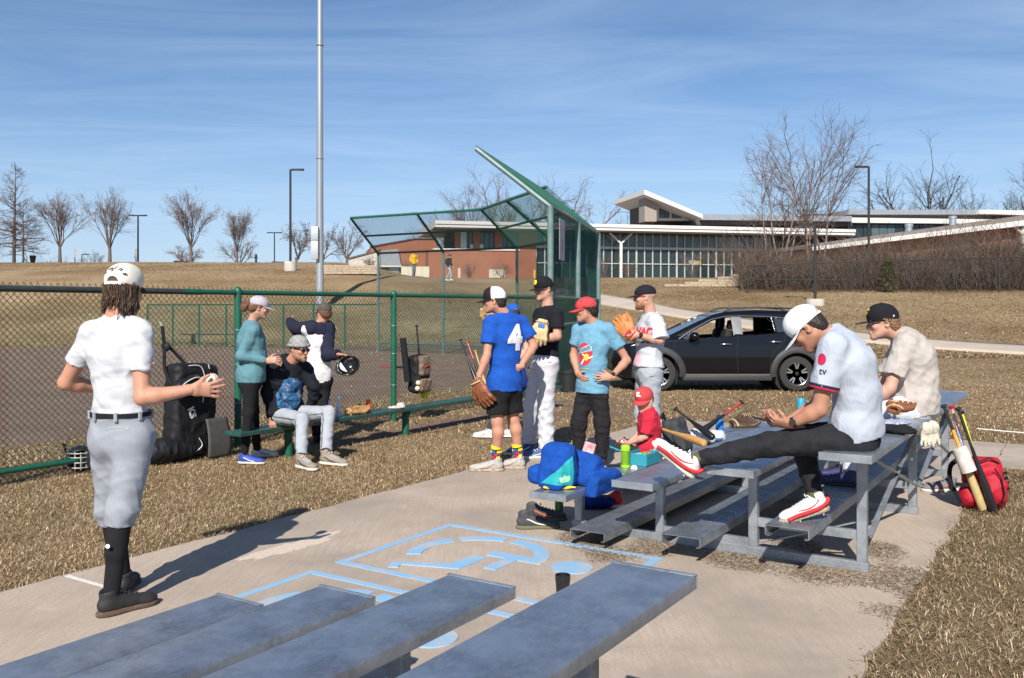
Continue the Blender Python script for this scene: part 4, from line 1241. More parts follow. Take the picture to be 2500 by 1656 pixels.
m_conc2 = mat('pale_concrete', (.42, .385, .34), .85, noise=.15, nscale=3)
t = thing('school_building', 'long low brick and glass building with metal roofs on the rise', 'building', BO + [20, 4, 4.9])
zg = 4.55
_, zr = bp(1450, 562, -2.4); _, zr2 = bp(1450, 548, -2.4); _, zr3 = bp(1450, 538, -2.4)
xl, _ = bp(1309, 600, 0); xr, _ = bp(1880, 600, 0)
xe0 = bp(1062, 540, -2.4)[0]; xe1 = bp(2088, 540, -2.4)[0]
ro = obj('roof', bprism([(xe0, zr), (xe1, zr), (xe1, zr2), (xe0, zr2)], -2.4, 12), m_white, t, None)
obj('gutter', bbox(xe0, xe1, -2.52, -2.41, zr + .32, zr2 + .05), m_white, ro, None)
V = np.array([(xe0, -2.3, zr2 + .01), (xe1, -2.3, zr2 + .01), (xe1, 9, zr3 + .25), (xe0 + 3, 9, zr3 + .25), (xe0, 12, zr2 + .01), (xe1, 12, zr2 + .01)])
obj('roof_cover', xf((V, [(0, 1, 2, 3), (3, 2, 5, 4), (0, 3, 4), (1, 5, 2)]), BR, BO), m_roof, ro, None)
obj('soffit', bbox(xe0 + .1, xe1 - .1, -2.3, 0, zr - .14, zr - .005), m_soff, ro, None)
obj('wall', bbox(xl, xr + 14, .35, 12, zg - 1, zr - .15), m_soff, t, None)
ncol = 29; cw = (xr - xl) / ncol
_, zm1 = bp(1600, 607, 0); _, zm2 = bp(1600, 645, 0)
rows = [(zg, zm2), (zm2, zm1), (zm1, zr - .15)]
for i in range(ncol):
    for j, (za, zb) in enumerate(rows):
        obj('pane', bbox(xl + i * cw + .05, xl + (i + 1) * cw - .05, .10, .14, za + .04, zb - .04), m_glass2 if j == 2 else m_glass, t, None)
for i in range(ncol + 1):
    th = .085 if i % 5 == 2 else .05
    obj('mullion', bbox(xl + i * cw - th, xl + i * cw + th, -.04, .12, zg, zr - .15), m_mull, t, None)
for zz, hh in ((zm1, .13), (zm2, .045), (zg + .1, .12)): obj('transom', bbox(xl, xr, -.07, .11, zz - hh, zz + hh), m_mull, t, None)
for u in (1516, 2030):
    x = bp(u, 600, -1.2)[0]
    cl = obj('column', bbox(x - .14, x + .14, -1.3, -1.05, zg - 1, zr - 1.2), m_white, t, None)
    for s in (-1, 1): obj('bracket', xf(bar((x, -1.18, zr - 1.3), (x + s * 1.3, -1.18, zr - .16), .16, .2, (0, 1, 0)), BR, BO), m_white, cl, None)
obj('lit_window_display', bbox(bp(1682, 640)[0], bp(1700, 640)[0], .07, .095, bp(1690, 645)[1], bp(1690, 636)[1]), m_mull, t, None)
obj('lit_window_display', bbox(bp(1698, 640)[0], bp(1709, 640)[0], .07, .093, bp(1690, 646)[1], bp(1690, 637)[1]), mat('yellow_panel', (.7, .55, .04), .6), t, None)
# brick bays on the left
_, zlo = bp(1200, 612, -1.0)
xa = bp(1046, 650, -1.0)[0]; xb = bp(1309, 650, -1.0)[0]
obj('wall', bbox(xa, xb, -1.0, 8, zg - 1.5, zlo), m_brick, t, None)
obj('coping', bbox(xa + .5, xb - 1.8, -1.12, -.2, zlo, zlo + .16), m_white, t, None)
for a, b in ((1111, 1122), (1155, 1171), (1208, 1225), (1266, 1309)):
    obj('pier', bbox(bp(a, 580)[0], bp(b, 580)[0], -.1, 2, zlo + .01, zr - .145), m_brick, t, None)
for a, b in ((1122, 1155), (1171, 1208), (1225, 1266)):
    x0, x1 = bp(a, 580)[0], bp(b, 580)[0]
    for k in range(3):
        w = obj('window', bbox(x0 + (x1 - x0) * k / 3 + .04, x0 + (x1 - x0) * (k + 1) / 3 - .04, .3, .36, zlo + .05, zr - .15), m_glass2, t, None)
        obj('frame', bbox(x0 + (x1 - x0) * k / 3 - .035, x0 + (x1 - x0) * k / 3 + .035, .2, .33, zlo + .02, zr - .15), m_soff, w, None)
obj('wall', bbox(bp(1111, 580)[0], xl, .5, 8, zlo + .02, zr - .15), m_soff, t, None)
obj('door', bbox(bp(1194, 670, -1)[0], bp(1232, 670, -1)[0], -1.06, -1.0, bp(1210, 686, -1)[1], bp(1210, 658, -1)[1]), mat('cream_door', (.55, .50, .40), .7), t, None)
obj('door', bbox(bp(1118, 670, -1)[0], bp(1124, 670, -1)[0], -1.06, -1.0, bp(1120, 680, -1)[1], bp(1120, 655, -1)[1]), MATS['cream_door'], t, None)
for u in (1136, 1160, 1178):
    x = bp(u, 600, -1)[0]; obj('roof_unit', bbox(x - .35, x + .3, 0.0, .25, zlo + .01, zlo + (2.0 if u < 1140 else .7)), m_mull, t, None)
# left brick block with sloped top
pts = [bp(905, 690, 1.5), bp(1066, 690, 1.5), bp(1066, 584, 1.5), bp(1013, 584, 1.5), bp(905, 604, 1.5)]
wb = obj('wall', bprism(pts, 1.5, 9), m_brick, t, None)
obj('coping', xf(bar((pts[4][0] - .1, 1.6, pts[4][1] + .06), (pts[3][0], 1.6, pts[3][1] + .06), .5, .12), BR, BO), m_soff, t, None)
obj('coping', xf(bar((pts[3][0], 1.6, pts[3][1] + .06), (pts[2][0], 1.6, pts[2][1] + .06), .5, .12), BR, BO), m_soff, t, None)
pts = [bp(927, 648, .9), bp(979, 648, .9), bp(972, 608, .9), bp(930, 612, .9)]
obj('metal_hood', bprism(pts, .9, 1.49), m_zinc, t, None)
obj('door', bprism([bp(950, 670, 1.3), bp(974, 670, 1.3), bp(974, 650, 1.3), bp(950, 650, 1.3)], 1.3, 1.49), m_zinc, t, None)
obj('trim', bprism([bp(925, 652, .8), bp(981, 652, .8), bp(981, 648.5, .8), bp(925, 648.5, .8)], .8, 1.3), m_white, t, None)
# white wedge roof with clerestory
o1 = -1.0
pw = [bp(1573, 463, o1), bp(1716, 524, o1), bp(1716, 534, o1), bp(1573, 475, o1)]
obj('wedge_roof', bprism(pw[::-1], o1, 9), m_white, t, None)
pw2 = [bp(1602, 491, 2.2), bp(1700, 531, 2.2), bp(1700, 539, 2.2), bp(1600, 539, 2.2)]
obj('clerestory_wall', bprism(pw2[::-1], 2.2, 8.5), m_white, t, None)
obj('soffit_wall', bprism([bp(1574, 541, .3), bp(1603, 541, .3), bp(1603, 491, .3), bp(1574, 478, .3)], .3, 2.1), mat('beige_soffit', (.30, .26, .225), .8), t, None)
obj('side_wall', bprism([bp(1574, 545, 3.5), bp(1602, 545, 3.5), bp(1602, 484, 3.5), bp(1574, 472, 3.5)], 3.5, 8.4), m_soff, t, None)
obj('side_wall', bprism([bp(1574, 548, 3.0), bp(1598, 548, 3.0), bp(1598, 530, 3.0), bp(1574, 522, 3.0)], 3.0, 3.45), m_brick, t, None)
for a, b in ((1610, 1622), (1623, 1635), (1640, 1652), (1653, 1665), (1670, 1680)):
    f = lambda u: 502 + (u - 1610) * .41
    obj('clerestory_window', bprism([bp(a, 533, 2.1), bp(b, 533, 2.1), bp(b, f(b), 2.1), bp(a, f(a), 2.1)], 2.1, 2.18), m_glass2, t, None)
obj('roof', bprism([bp(1712, 537, 1.0), bp(2080, 541, 1.0), bp(2080, 528, 1.0), bp(1712, 523, 1.0)], 1.0, 9), m_zinc, t, None)
obj('side_wall', bprism([bp(1690, 549, 1.6), bp(2080, 552, 1.6), bp(2080, 540, 1.6), bp(1690, 536, 1.6)], 1.6, 9), m_soff, t, None)
# right block
obj('roof', bprism([bp(2072, 524, 4), bp(2396, 524, 4), bp(2394, 512, 4), bp(2072, 512, 4)], 4, 12), m_zinc, t, None)
obj('roof', bprism([bp(2392, 522, 3.6), bp(2640, 530, 3.6), bp(2640, 517, 3.6), bp(2392, 512, 3.6)], 3.6, 12), m_white, t, None)
obj('fascia', bprism([bp(1975, 543, 2.6), bp(2430, 547, 2.6), bp(2430, 536, 2.6), bp(1975, 530, 2.6)], 2.6, 5), m_white, t, None)
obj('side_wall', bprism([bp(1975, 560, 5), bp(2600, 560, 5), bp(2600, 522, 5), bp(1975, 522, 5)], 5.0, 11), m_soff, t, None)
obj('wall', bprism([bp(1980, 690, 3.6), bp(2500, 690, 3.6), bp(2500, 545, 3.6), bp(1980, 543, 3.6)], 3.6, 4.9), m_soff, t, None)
obj('pier', bprism([bp(2042, 600, 3), bp(2063, 600, 3), bp(2063, 565, 3), bp(2042, 565, 3)], 3, 3.58), m_brick, t, None)
for k in range(11):
    a = 2069 + k * 19.6
    obj('window', bprism([bp(a, 586, 3.3), bp(a + 18.4, 586, 3.3), bp(a + 18.4, 549, 3.3), bp(a, 549, 3.3)], 3.3, 3.36), m_glass2 if k in (3, 4, 5) else m_glass, t, None)
# gabled wing in front on the right
yw = -16.0
obj('wing_roof', bprism([bp(1985, 606, yw), bp(2660, 527, yw), bp(2660, 505, yw), bp(1985, 597, yw)], yw, yw + 9), m_roof, t, None)
obj('wing_fascia', bprism([bp(1985, 612, yw - .2), bp(2660, 532, yw - .2), bp(2660, 518, yw - .2), bp(1985, 603, yw - .2)], yw - .2, yw - .01), m_white, t, None)
obj('wing_wall', bprism([bp(2010, 720, yw + 1.2), bp(2650, 720, yw + 1.2), bp(2650, 535, yw + 1.2), bp(2010, 609, yw + 1.2)], yw + 1.2, yw + 8.5), m_brick, t, None)
xq = bp(2497, 560, yw + .3)[0]
cl = obj('column', bbox(xq - .13, xq + .13, yw + .2, yw + .46, 3, bp(2490, 546, yw + .3)[1]), m_white, t, None)
obj('bracket', xf(bar((xq, yw + .33, bp(2490, 572, yw + .3)[1]), (xq - 1.2, yw + .33, bp(2462, 549, yw + .3)[1]), .2, .25, (0, 1, 0)), BR, BO), m_white, cl, None)
for u, v0, v1 in ((2219, 562, 547), (2326, 545, 528)):
    x, z0 = bp(u, v0 + 4, yw + 5); z1 = bp(u, v1, yw + 5)[1]
    obj('roof_vent', xf(lathe([(.36, z0 - .6), (.36, z1 - .3), (.42, z1 - .3), (.42, z1), (.1, z1 + .03)], 16, (x, yw + 5, 0)), BR, BO), mat('shiny_vent', (.6, .6, .6), .3, .8), t)
# terraces
m_stone = mat('tan_block_stone', (.36, .285, .205), .9, noise=.25, nscale=5, bump=.3, bscale=9)
def block_wall(name, label, rows_, Y, hrow, seed):
    g = np.random.default_rng(seed); t = None
    for (u0, u1, v) in rows_:
        q0, q1 = at(u0, v, Y), at(u1, v, Y)
        if t is None: t = thing(name, label, 'wall', q0)
        x = q0[0]
        while x < q1[0] - .1:
            w = min(g.uniform(.8, 1.3), q1[0] - x)
            obj('block', box((x + w / 2, Y + .25 + g.uniform(-.02, .02), q0[2] - hrow / 2), (w / 2 - .008, .25, hrow / 2 - .006), None, .02), m_stone, t, None)
            x += w
        Y += .22
block_wall('retaining_wall', 'stepped tan stone terrace before the glass wall', [(1622, 1828, 694), (1672, 1828, 688), (1705, 1828, 682), (1752, 1828, 675.5), (1785, 1828, 669)], 55.5, .165, 3)
block_wall('retaining_wall', 'low tan stone retaining wall left of the backstop', [(790, 925, 664), (790, 925, 658.5), (785, 925, 653), (770, 925, 647.5)], 59.5, .155, 4)
q0, q1 = at(852, 645, 80), at(928, 645, 80)
t = thing('ramp_wall', 'pale concrete ramp wall rising to the brick block', 'wall', q0)
zt0, zt1 = at(852, 634, 80)[2], at(928, 613, 80)[2]
V, F = prism([(q0[0], q0[2] - .8), (q1[0], q0[2] - .8), (q1[0], zt1), (q0[0], zt0)], 80, 80.4)
obj('wall', (V[:, [0, 2, 1]], [f[::-1] for f in F]), m_conc2, t, None)
V, F = prism([(q0[0] - .1, zt0 + .005), (q1[0], zt1 + .005), (q1[0], zt1 + .15), (q0[0] - .1, zt0 + .15)], 79.9, 80.45)
obj('coping', (V[:, [0, 2, 1]], [f[::-1] for f in F]), m_soff, t, None)
q0, q1 = at(979, 676, 79), at(1048, 676, 79); zt = at(979, 651, 79)[2]
t = thing('low_wall', 'low cream wall behind the man in the yellow jacket', 'wall', q0)
for k in range(4):
    a = q0[0] + (q1[0] - q0[0]) * k / 4; b = q0[0] + (q1[0] - q0[0]) * (k + 1) / 4
    obj('panel', box(((a + b) / 2, 79.2, (zt + q0[2] - .3) / 2), ((b - a) / 2 - .01, .15, (zt - q0[2] + .3) / 2)), mat('cream_wall', (.60, .54, .42), .85), t, None)
q = at(1305, 681, 82); t = thing('bollard', 'yellow bollard at the corner of the brick wall', 'bollard', q)
obj('post', lathe([(.10, -.3), (.10, .72), (.07, .80), (.02, .83)], 12, q), mat('yellow_paint', (.72, .45, .02), .5), t)

# ================================================================== lamps, pole and crest things
m_bronze = mat('bronze_lamp_metal', (.035, .033, .035), .45, .3)
def lamp(label, u, Y, v_top, v_base, arms, r=.07, conc=0, zb=None):
    b = on_terr(u, Y)
    if zb is not None: b[2] = zb
    zt = EYE + (HV - v_top) * Y / FOC
    t = thing('street_lamp', label, 'lamp', b, group='street lamps')
    if conc: obj('footing', lathe([(.42, -.3), (.42, conc), (.40, conc + .03)], 18, b), m_conc2, t)
    obj('pole', tube([b + [0, 0, conc], [b[0], b[1], zt]], [r, r * .85], 10), m_bronze, t)
    for s in arms:
        hd = obj('lamp_head', xf(prism([(0.05, -.10), (.85, -.17), (.95, 0), (.85, .17), (.05, .10)], -.06, .06), np.diag([s, 1, 1]) if s > 0 else np.diag([-1., -1., 1.]), (b[0], b[1], zt - .02)), m_bronze, t, None)
        obj('lens', xf(prism([(0.35, -.10), (.8, -.13), (.8, .13), (.35, .10)], -.072, -.061), np.diag([s, 1, 1]) if s > 0 else np.diag([-1., -1., 1.]), (b[0], b[1], zt - .02)), m_mull, hd, None)
lamp('tall twin headed lamp on the crest near the cream cap', 337, 92, 526, 641, (-1, 1), .09)
lamp('small distant twin headed lamp right of the fire hydrant', 670, 112, 568, 643, (-1, 1), .08, zb=5.6)
lamp('tall single arm lamp on a round concrete footing', 709, 62, 414, 668, (1,), .085, .62)
lamp('tall lamp rising behind the thicket with arm to the left', 2121, 62, 407, 640, (-1,), .09)
lamp('short lamp in front of the thicket above the white cap', 1990, 43, 548, 745, (-1,), .07, .3)
lamp('tiny path lamp far off at the left crest', 200, 120, 621, 641, (1,), .07, zb=5.9)
# floodlight pole with control box
b = ray_terr(781, 757)
t = thing('floodlight_pole', 'very tall galvanised light pole beyond the infield', 'pole', b)
m_pole = mat('galvanised_pole', (.36, .385, .41), .45, .5, .15, 3, stretch=(1, 1, .05))
po = obj('pole', tube([b - [0, 0, .3], b + [0, 0, 26]], [.205, .11], 20), m_pole, t)
for z in (3.2, 8, 14): obj('joint_band', lathe([(.2, 0), (.212, .01), (.212, .05), (.2, .06)], 18, b + [0, 0, z]), m_pole, po)
for (v0, v1) in ((555, 588), (589.5, 634)):
    z0, z1 = EYE + (HV - v1) * b[1] / FOC, EYE + (HV - v0) * b[1] / FOC
    cb = obj('control_box', box((b[0] - .20, b[1] - .30, (z0 + z1) / 2), (.19, .14, (z1 - z0) / 2), None, .015), mat('grey_cabinet', (.42, .45, .46), .5, .2), t)
    obj('hinge', box((b[0] - .015, b[1] - .445, (z0 + z1) / 2), (.012, .006, .05)), m_bolt, cb, None)
# signs on the crest
for u, lab in ((183, 'thin road sign far left on the crest'), (332, 'thin road sign beside the tall twin lamp')):
    q = on_terr(u, 94); t = thing('road_sign', lab, 'sign', q, group='small road signs on the crest')
    zt = EYE + (HV - 609) * 94 / FOC
    obj('post', tube([q, [q[0], q[1], zt]], .05, 6), m_bronze, t)
    obj('plate', box((q[0], q[1] - .06, zt - .5), (.16, .012, .45), rotz(.9)), m_white, t, None)
q = on_terr(80, 88); t = thing('litter_bin', 'small dark litter bin on the left crest', 'bin', q)
obj('body', lathe([(.20, 0), (.30, .62), (.33, .64), (.30, .70)], 12, q + [0, 0, .0]), m_bronze, t)
q = on_terr(625, 86); t = thing('fire_hydrant', 'tiny dark fire hydrant on the crest', 'hydrant', q)
obj('body', lathe([(.14, 0), (.14, .1), (.10, .12), (.10, .6), (.15, .62), (.15, .68), (.11, .75), (.03, .88)], 12, q), m_bronze, t)
obj('nozzle', tube([q + [-.2, 0, .48], q + [.2, 0, .48]], .06, 8), m_bronze, t)
# ================================================================== parked car (side on, nose to the left)
def polysd(px, pz, poly):
    """signed distance to a polygon, arrays px, pz"""
    P = np.asarray(poly, float); n = len(P); d = np.full(np.broadcast(px, pz).shape, 1e9); s = np.ones(d.shape)
    for i in range(n):
        a, b = P[i], P[(i + 1) % n]; e = b - a
        wx, wz = px - a[0], pz - a[1]; t = np.clip((wx * e[0] + wz * e[1]) / (e @ e), 0, 1)
        d = np.minimum(d, (wx - e[0] * t) ** 2 + (wz - e[1] * t) ** 2)
        c1 = pz >= a[1]; c2 = pz < b[1]; c3 = e[0] * wz > e[1] * wx
        flip = (c1 & c2 & c3) | (~c1 & ~c2 & ~c3); s = np.where(flip, -s, s)
    return s * np.sqrt(d)
def build_car():
    h = .016
    xs_ = np.arange(-.98, 3.72, h); ysv = np.arange(-1.0, 1.0, h); zs = np.arange(.10, 1.70, h)
    x = xs_[:, None, None]; y = ysv[None, :, None]; z = zs[None, None, :]
    x2 = xs_[:, None]; z2 = zs[None, :]
    low = [(-.86, .42), (-.80, .25), (2.2, .22), (3.30, .24), (3.52, .34), (3.56, .60), (3.50, .78), (3.40, .88), (2.95, .965), (2.56, 1.01), (2.2, 1.03), (.2, 1.14), (-.55, 1.16), (-.80, 1.08), (-.88, .80)]
    ghs = [(2.62, .98), (2.10, 1.23), (1.62, 1.46), (1.30, 1.535), (.70, 1.565), (.05, 1.545), (-.35, 1.50), (-.62, 1.30), (-.80, 1.08), (-.60, 1.0), (2.3, .95)]
    dl = polysd(x2, z2, low)[:, None, :]; dg = polysd(x2, z2, ghs)[:, None, :]
    # half width along the body: tumblehome above the belt, tapering nose and tail
    wx_ = np.interp(xs_, [-.9, -.6, 0, 2.6, 3.2, 3.56], [.74, .86, .895, .895, .84, .62])[:, None, None]
    wz = np.interp(zs, [.1, .22, .40, .66, .90, 1.1, 1.7], [-.10, -.05, -.012, 0, -.018, -.05, -.05])[None, None, :]
    dyl = np.abs(y) - (wx_ + wz)
    def rmax(a, b, r): # rounded intersection
        u, v = np.maximum(r + a, 0), np.maximum(r + b, 0); return np.minimum(-r, np.maximum(a, b)) + np.sqrt(u * u + v * v)
    body = rmax(dl, dyl, .06)
    gw = np.interp(zs, [.9, 1.05, 1.50, 1.6], [.86, .82, .62, .56])[None, None, :]
    gwx = np.interp(xs_, [-.8, -.2, 1.6, 2.6], [-.10, 0, 0, -.06])[:, None, None]
    gh = rmax(dg, np.abs(y) - (gw + gwx), .07)
    D = smin(body, gh, .03)
    for cx in (0, 2.665):
        arch = np.sqrt((x - cx) ** 2 + (z - .335) ** 2) - .405
        D = np.maximum(D, -np.maximum(arch, .56 - np.abs(y)))
    inner = np.maximum(polysd(x2, z2, [(2.35, 1.00), (1.55, 1.41), (1.25, 1.47), (.05, 1.47), (-.35, 1.42), (-.60, 1.15), (-.6, .62), (2.3, .62)])[:, None, :], np.abs(y) - (gw - .06))
    D = np.maximum(D, -inner)
    wins = [[(2.20, 1.00), (1.98, 1.155), (1.60, 1.345), (1.36, 1.405), (1.23, 1.415), (1.205, 1.06)],
            [(1.03, 1.07), (1.035, 1.415), (.45, 1.405), (.41, 1.12)],
            [(.355, 1.13), (.385, 1.400), (.16, 1.375), (-.12, 1.20), (-.10, 1.165)]]
    for w in wins: D = np.maximum(D, -np.maximum(polysd(x2, z2, w)[:, None, :], .3 - np.abs(y)))
    ws = np.maximum(polysd(x2, z2, [(2.7, 1.04), (2.46, 1.04), (1.60, 1.42), (1.60, 1.6), (2.7, 1.6)])[:, None, :], np.abs(y) - .60)
    D = np.maximum(D, -ws)
    D = np.maximum(D, -np.maximum(polysd(x2, z2, [(-.95, 1.12), (-.66, 1.14), (-.42, 1.42), (-.42, 1.6), (-.95, 1.6)])[:, None, :], np.abs(y) - .56))
    return surfnet(np.ascontiguousarray(D), np.array([xs_[0], ysv[0], zs[0]]), h), wins, gw, zs
(carVF, WINS, GW, ZS) = build_car()
CX, CY = 1947, 17.35                                   # rear wheel column, near side depth
cpos = np.array([(CX - HU) * CY / FOC, CY + .90, 0])
car = thing('parked_car', 'black crossover car parked on the grass with its windows open', 'car', cpos, PI)
m_paint_b = mat('black_car_paint', (.0045, .0045, .006), .20, 0, 0, coat=.25, spec=.35)
m_clad = mat('grey_plastic_cladding', (.030, .031, .033), .6, 0, .08)
m_tyre = mat('tyre_rubber', (.028, .026, .024), .85, noise=.2, nscale=30)
m_rim = mat('machined_alloy', (.55, .55, .56), .28, .9)
m_rimd = mat('dark_alloy', (.03, .03, .032), .4, .5)
m_chrome = mat('chrome_trim', (.75, .75, .76), .16, 1.0, 0)
m_cglass = mat('car_quarter_glass', (.03, .04, .045), .06, 0, 0, spec=.6)
m_int = mat('black_interior', (.012, .012, .013), .8)
CL = lambda n, VF, m, par=None, ang=35: obj(n, VF, m, par or car, ang, local=True)
body = CL('body', (relax(carVF[0], carVF[1], 2, .4), carVF[1]), m_paint_b, None, 40)
NS = 1     # near side is local +y (the thing is turned half round)
def wzs(z): return float(np.interp(z, [.9, 1.05, 1.50, 1.6], [.86, .82, .62, .56]))
def wlow(z): return .895 + float(np.interp(z, [.1, .22, .40, .66, .90, 1.1], [-.10, -.05, -.012, 0, -.018, -.05]))
def winpoly(w, inset=.0, out=.0):
    return np.array([(x, wzs(z) + out, z) for x, z in w])
for s in (1, -1):
    V = winpoly(WINS[2], 0, -.012); V[:, 1] *= s
    CL('quarter_window', (V, [tuple(range(5))[::-s]]), m_cglass, None, None)
    # chrome line round the side glass
    rim_pts = [(2.30, .985), (2.02, 1.165), (1.62, 1.375), (1.34, 1.435), (1.0, 1.445), (.45, 1.435), (.14, 1.40), (-.17, 1.19)]
    CL('window_trim', tube([(x, (wzs(z) + .004) * s, z) for x, z in rim_pts], .010, 6), m_chrome)
    CL('pillar', (np.array([(1.21, wzs(1.05) * s + s * .004, 1.05), (1.03, wzs(1.05) * s + s * .004, 1.06), (1.035, wzs(1.42) * s + s * .004, 1.425), (1.225, wzs(1.42) * s + s * .004, 1.425)]), [(0, 1, 2, 3)[::-s]]), mat('satin_pillar', (.16, .165, .17), .35, .5), None, None)
    CL('roof_rail', tube(spline([(1.35, .60 * s, 1.535), (1.15, .61 * s, 1.595), (.5, .62 * s, 1.61), (-.05, .61 * s, 1.585), (-.25, .60 * s, 1.53)], 20), .018, 8), m_clad)
    mr = CL('mirror', ellipsoid((2.0, .99 * s, 1.06), (.10, .105, .085), None, 16, 10), m_paint_b)
    CL('mirror_arm', bar((2.05, .84 * s, 1.0), (2.03, .93 * s, 1.03), .06, .04), m_int, mr)
    for x, z in ((1.36, .905), (.40, .95)):
        hd = CL('door_handle', tube(spline([(x - .10, wlow(z) * s + .004 * s, z), (x - .05, (wlow(z) + .03) * s, z + .002), (x + .06, (wlow(z) + .03) * s, z + .002), (x + .11, wlow(z) * s + .004 * s, z)], 12), .013, 8), m_chrome)
        CL('handle_recess', ellipsoid((x + .01, (wlow(z) - .012) * s, z - .02), (.085, .02, .035)), m_int, hd)
    for gx in ([(2.36, .98), (2.38, .7), (2.30, .36)], [(1.13, 1.05), (1.16, .75), (1.14, .34)], [(.22, 1.12), (.25, .95), (.45, .75), (.52, .55), (.50, .34)]):
        CL('door_gap', tube([(x, (wlow(z) + .0005) * s, z) for x, z in spline([(q[0], q[1], 0) for q in gx], 12)[:, :2]], .0055, 5), m_int)
    CL('sill_trim', bar((2.15, (wlow(.32) + .004) * s, .315), (.52, (wlow(.32) + .004) * s, .315), .012, .028), m_chrome, None, None)
    CL('sill', bar((2.20, (wlow(.26) - .01) * s, .25), (.48, (wlow(.26) - .01) * s, .25), .06, .10, bev=.015), m_clad)
    for cx in (0, 2.665):
        A = np.radians(np.linspace(-8, 188, 30)); G = []
        for a in A:
            c_, s_ = math.cos(a), math.sin(a)
            row = []
            for r_, o in ((.40, -.05), (.40, .022), (.42, .030), (.50, .024), (.525, .004), (.525, -.04)):
                zz = .335 + r_ * s_; row.append((cx + r_ * c_, (wlow(max(.2, min(1, zz))) + o) * s, zz))
            G.append(row)
        CL('wheel_arch', gridmesh(np.array(G)), m_clad, None, 40)
        wl_ = CL('wheel', merge(xf(lathe([(.20, -.10), (.29, -.115), (.325, -.10), (.334, -.06), (.335, 0), (.334, .06), (.325, .10), (.29, .115), (.225, .105), (.215, .05)], 40), rotx(PI / 2), (cx, .775 * s, .335))), m_tyre)
        CL('rim', xf(lathe([(.222, 0), (.226, .10), (.215, .108), (.205, .10), (.195, .03), (.05, .02), (.01, .02)], 36), rotx(-PI / 2 * s), (cx, .775 * s, .335)), m_rimd, wl_)
        CL('rim_ring', xf(lathe([(.208, .098), (.224, .106), (.226, .100)], 36), rotx(-PI / 2 * s), (cx, .775 * s, .335)), m_rim, wl_)
        for k in range(5):
            a0 = 2 * PI * k / 5 + .3
            for da in (-.17, .17):
                p0 = np.array([cx + .045 * math.cos(a0), (.775 + .085) * s, .335 + .045 * math.sin(a0)]); p1 = np.array([cx + .205 * math.cos(a0 + da), (.775 + .098) * s, .335 + .205 * math.sin(a0 + da)])
                CL('spoke', bar(p0, p1, .034, .022, (0, 1, 0), .004), m_rim, wl_)
        CL('hub', xf(lathe([(.052, .06), (.052, .095), (.03, .102)], 16), rotx(-PI / 2 * s), (cx, .775 * s, .335)), m_rimd, wl_)
        CL('wheel_well', xf(lathe([(.42, -.10), (.42, .10)], 24), rotx(PI / 2), (cx, .60 * s, .335)), m_int, wl_)
    CL('headlight', ellipsoid((3.30, .66 * s, .74), (.20, .13, .075), rotz(-.45 * s)), m_cglass)
    CL('tail_light', ellipsoid((-.82, .66 * s, .98), (.07, .15, .10)), mat('red_lens', (.35, .01, .01), .2))
for yy in (.36, -.36):
    CL('seat', merge(box((1.28, yy, .90), (.09, .22, .28), roty(-.25), .05), box((1.55, yy, .62), (.26, .22, .08), None, .04), box((1.17, yy, 1.27), (.045, .12, .09), roty(-.15), .03)), m_int)
CL('rear_seat', merge(box((.42, 0, .76), (.08, .58, .22), roty(-.3), .05), box((.33, .40, 1.04), (.04, .10, .06), None, .03), box((.33, -.40, 1.04), (.04, .10, .06), None, .03)), m_int)
CL('dashboard', box((2.12, 0, .92), (.2, .68, .09), None, .04), m_int)
CL('underside', box((1.33, 0, .24), (2.0, .60, .05)), m_int)
# windscreen and rear glass
CL('windscreen', (np.array([(2.44, -.70, 1.055), (2.44, .70, 1.055), (1.62, .56, 1.432), (1.62, -.56, 1.432)]), [(0, 1, 2, 3)]), mat('windscreen_glass', (.10, .13, .14), .03, 0, 0, spec=.6, alpha=.45), None, None)
CL('rear_window', (np.array([(-.66, -.55, 1.15), (-.66, .55, 1.15), (-.45, .5, 1.42), (-.45, -.5, 1.42)]), [(3, 2, 1, 0)]), MATS['windscreen_glass'], None, None)
for s in (1, -1):
    CL('front_quarter_glass', (np.array([(2.22, (wzs(1.0) - .004) * s, 1.0), (1.98, (wzs(1.15) - .004) * s, 1.155), (1.96, (wzs(1.0) - .004) * s, 1.005)]), [(0, 1, 2)[::-s]]), MATS['windscreen_glass'], None, None)
# far cars just behind the crest, only their roofs show
def small_car(label, u, Y, v_roof, colr, nm):
    X = (u - HU) * Y / FOC; zr_ = EYE + (HV - v_roof) * Y / FOC; z0 = zr_ - 1.45
    t = thing('parked_car', label, 'car', (X, Y, z0))
    m = mat(nm, colr, .25, 0, 0, coat=.8)
    L2 = lambda n, VF, mm, par=None: obj(n, VF, mm, par or t, 35, local=True)
    V, F = prism([(-2.2, .35), (2.2, .35), (2.25, .7), (1.9, .85), (-1.9, .9), (-2.25, .75)], -.85, .85); L2('body', (V[:, [0, 2, 1]], [f[::-1] for f in F]), m)
    V, F = prism([(-1.6, .88), (1.2, .86), (.6, 1.40), (-.9, 1.44)], -.70, .70); cb = L2('cabin', (V[:, [0, 2, 1]], [f[::-1] for f in F]), m)
    V, F = prism([(-1.4, .94), (1.05, .92), (.55, 1.33), (-.85, 1.36)], -.705, .705); L2('side_window', (V[:, [0, 2, 1]], [f[::-1] for f in F]), m_glass, cb)
    for x in (-1.35, 1.35):
        for y in (-.8, .8): L2('wheel', xf(lathe([(.2, -.1), (.32, -.1), (.32, .1), (.2, .1)], 16), rotx(PI / 2), (x, y, .32)), m_tyre)
small_car('dark blue car beyond the crest, only its roof showing', 690, 96, 639, (.012, .02, .06), 'blue_car_paint')
small_car('maroon car beyond the crest, only its roof showing', 452, 100, 637, (.10, .008, .02), 'maroon_car_paint')
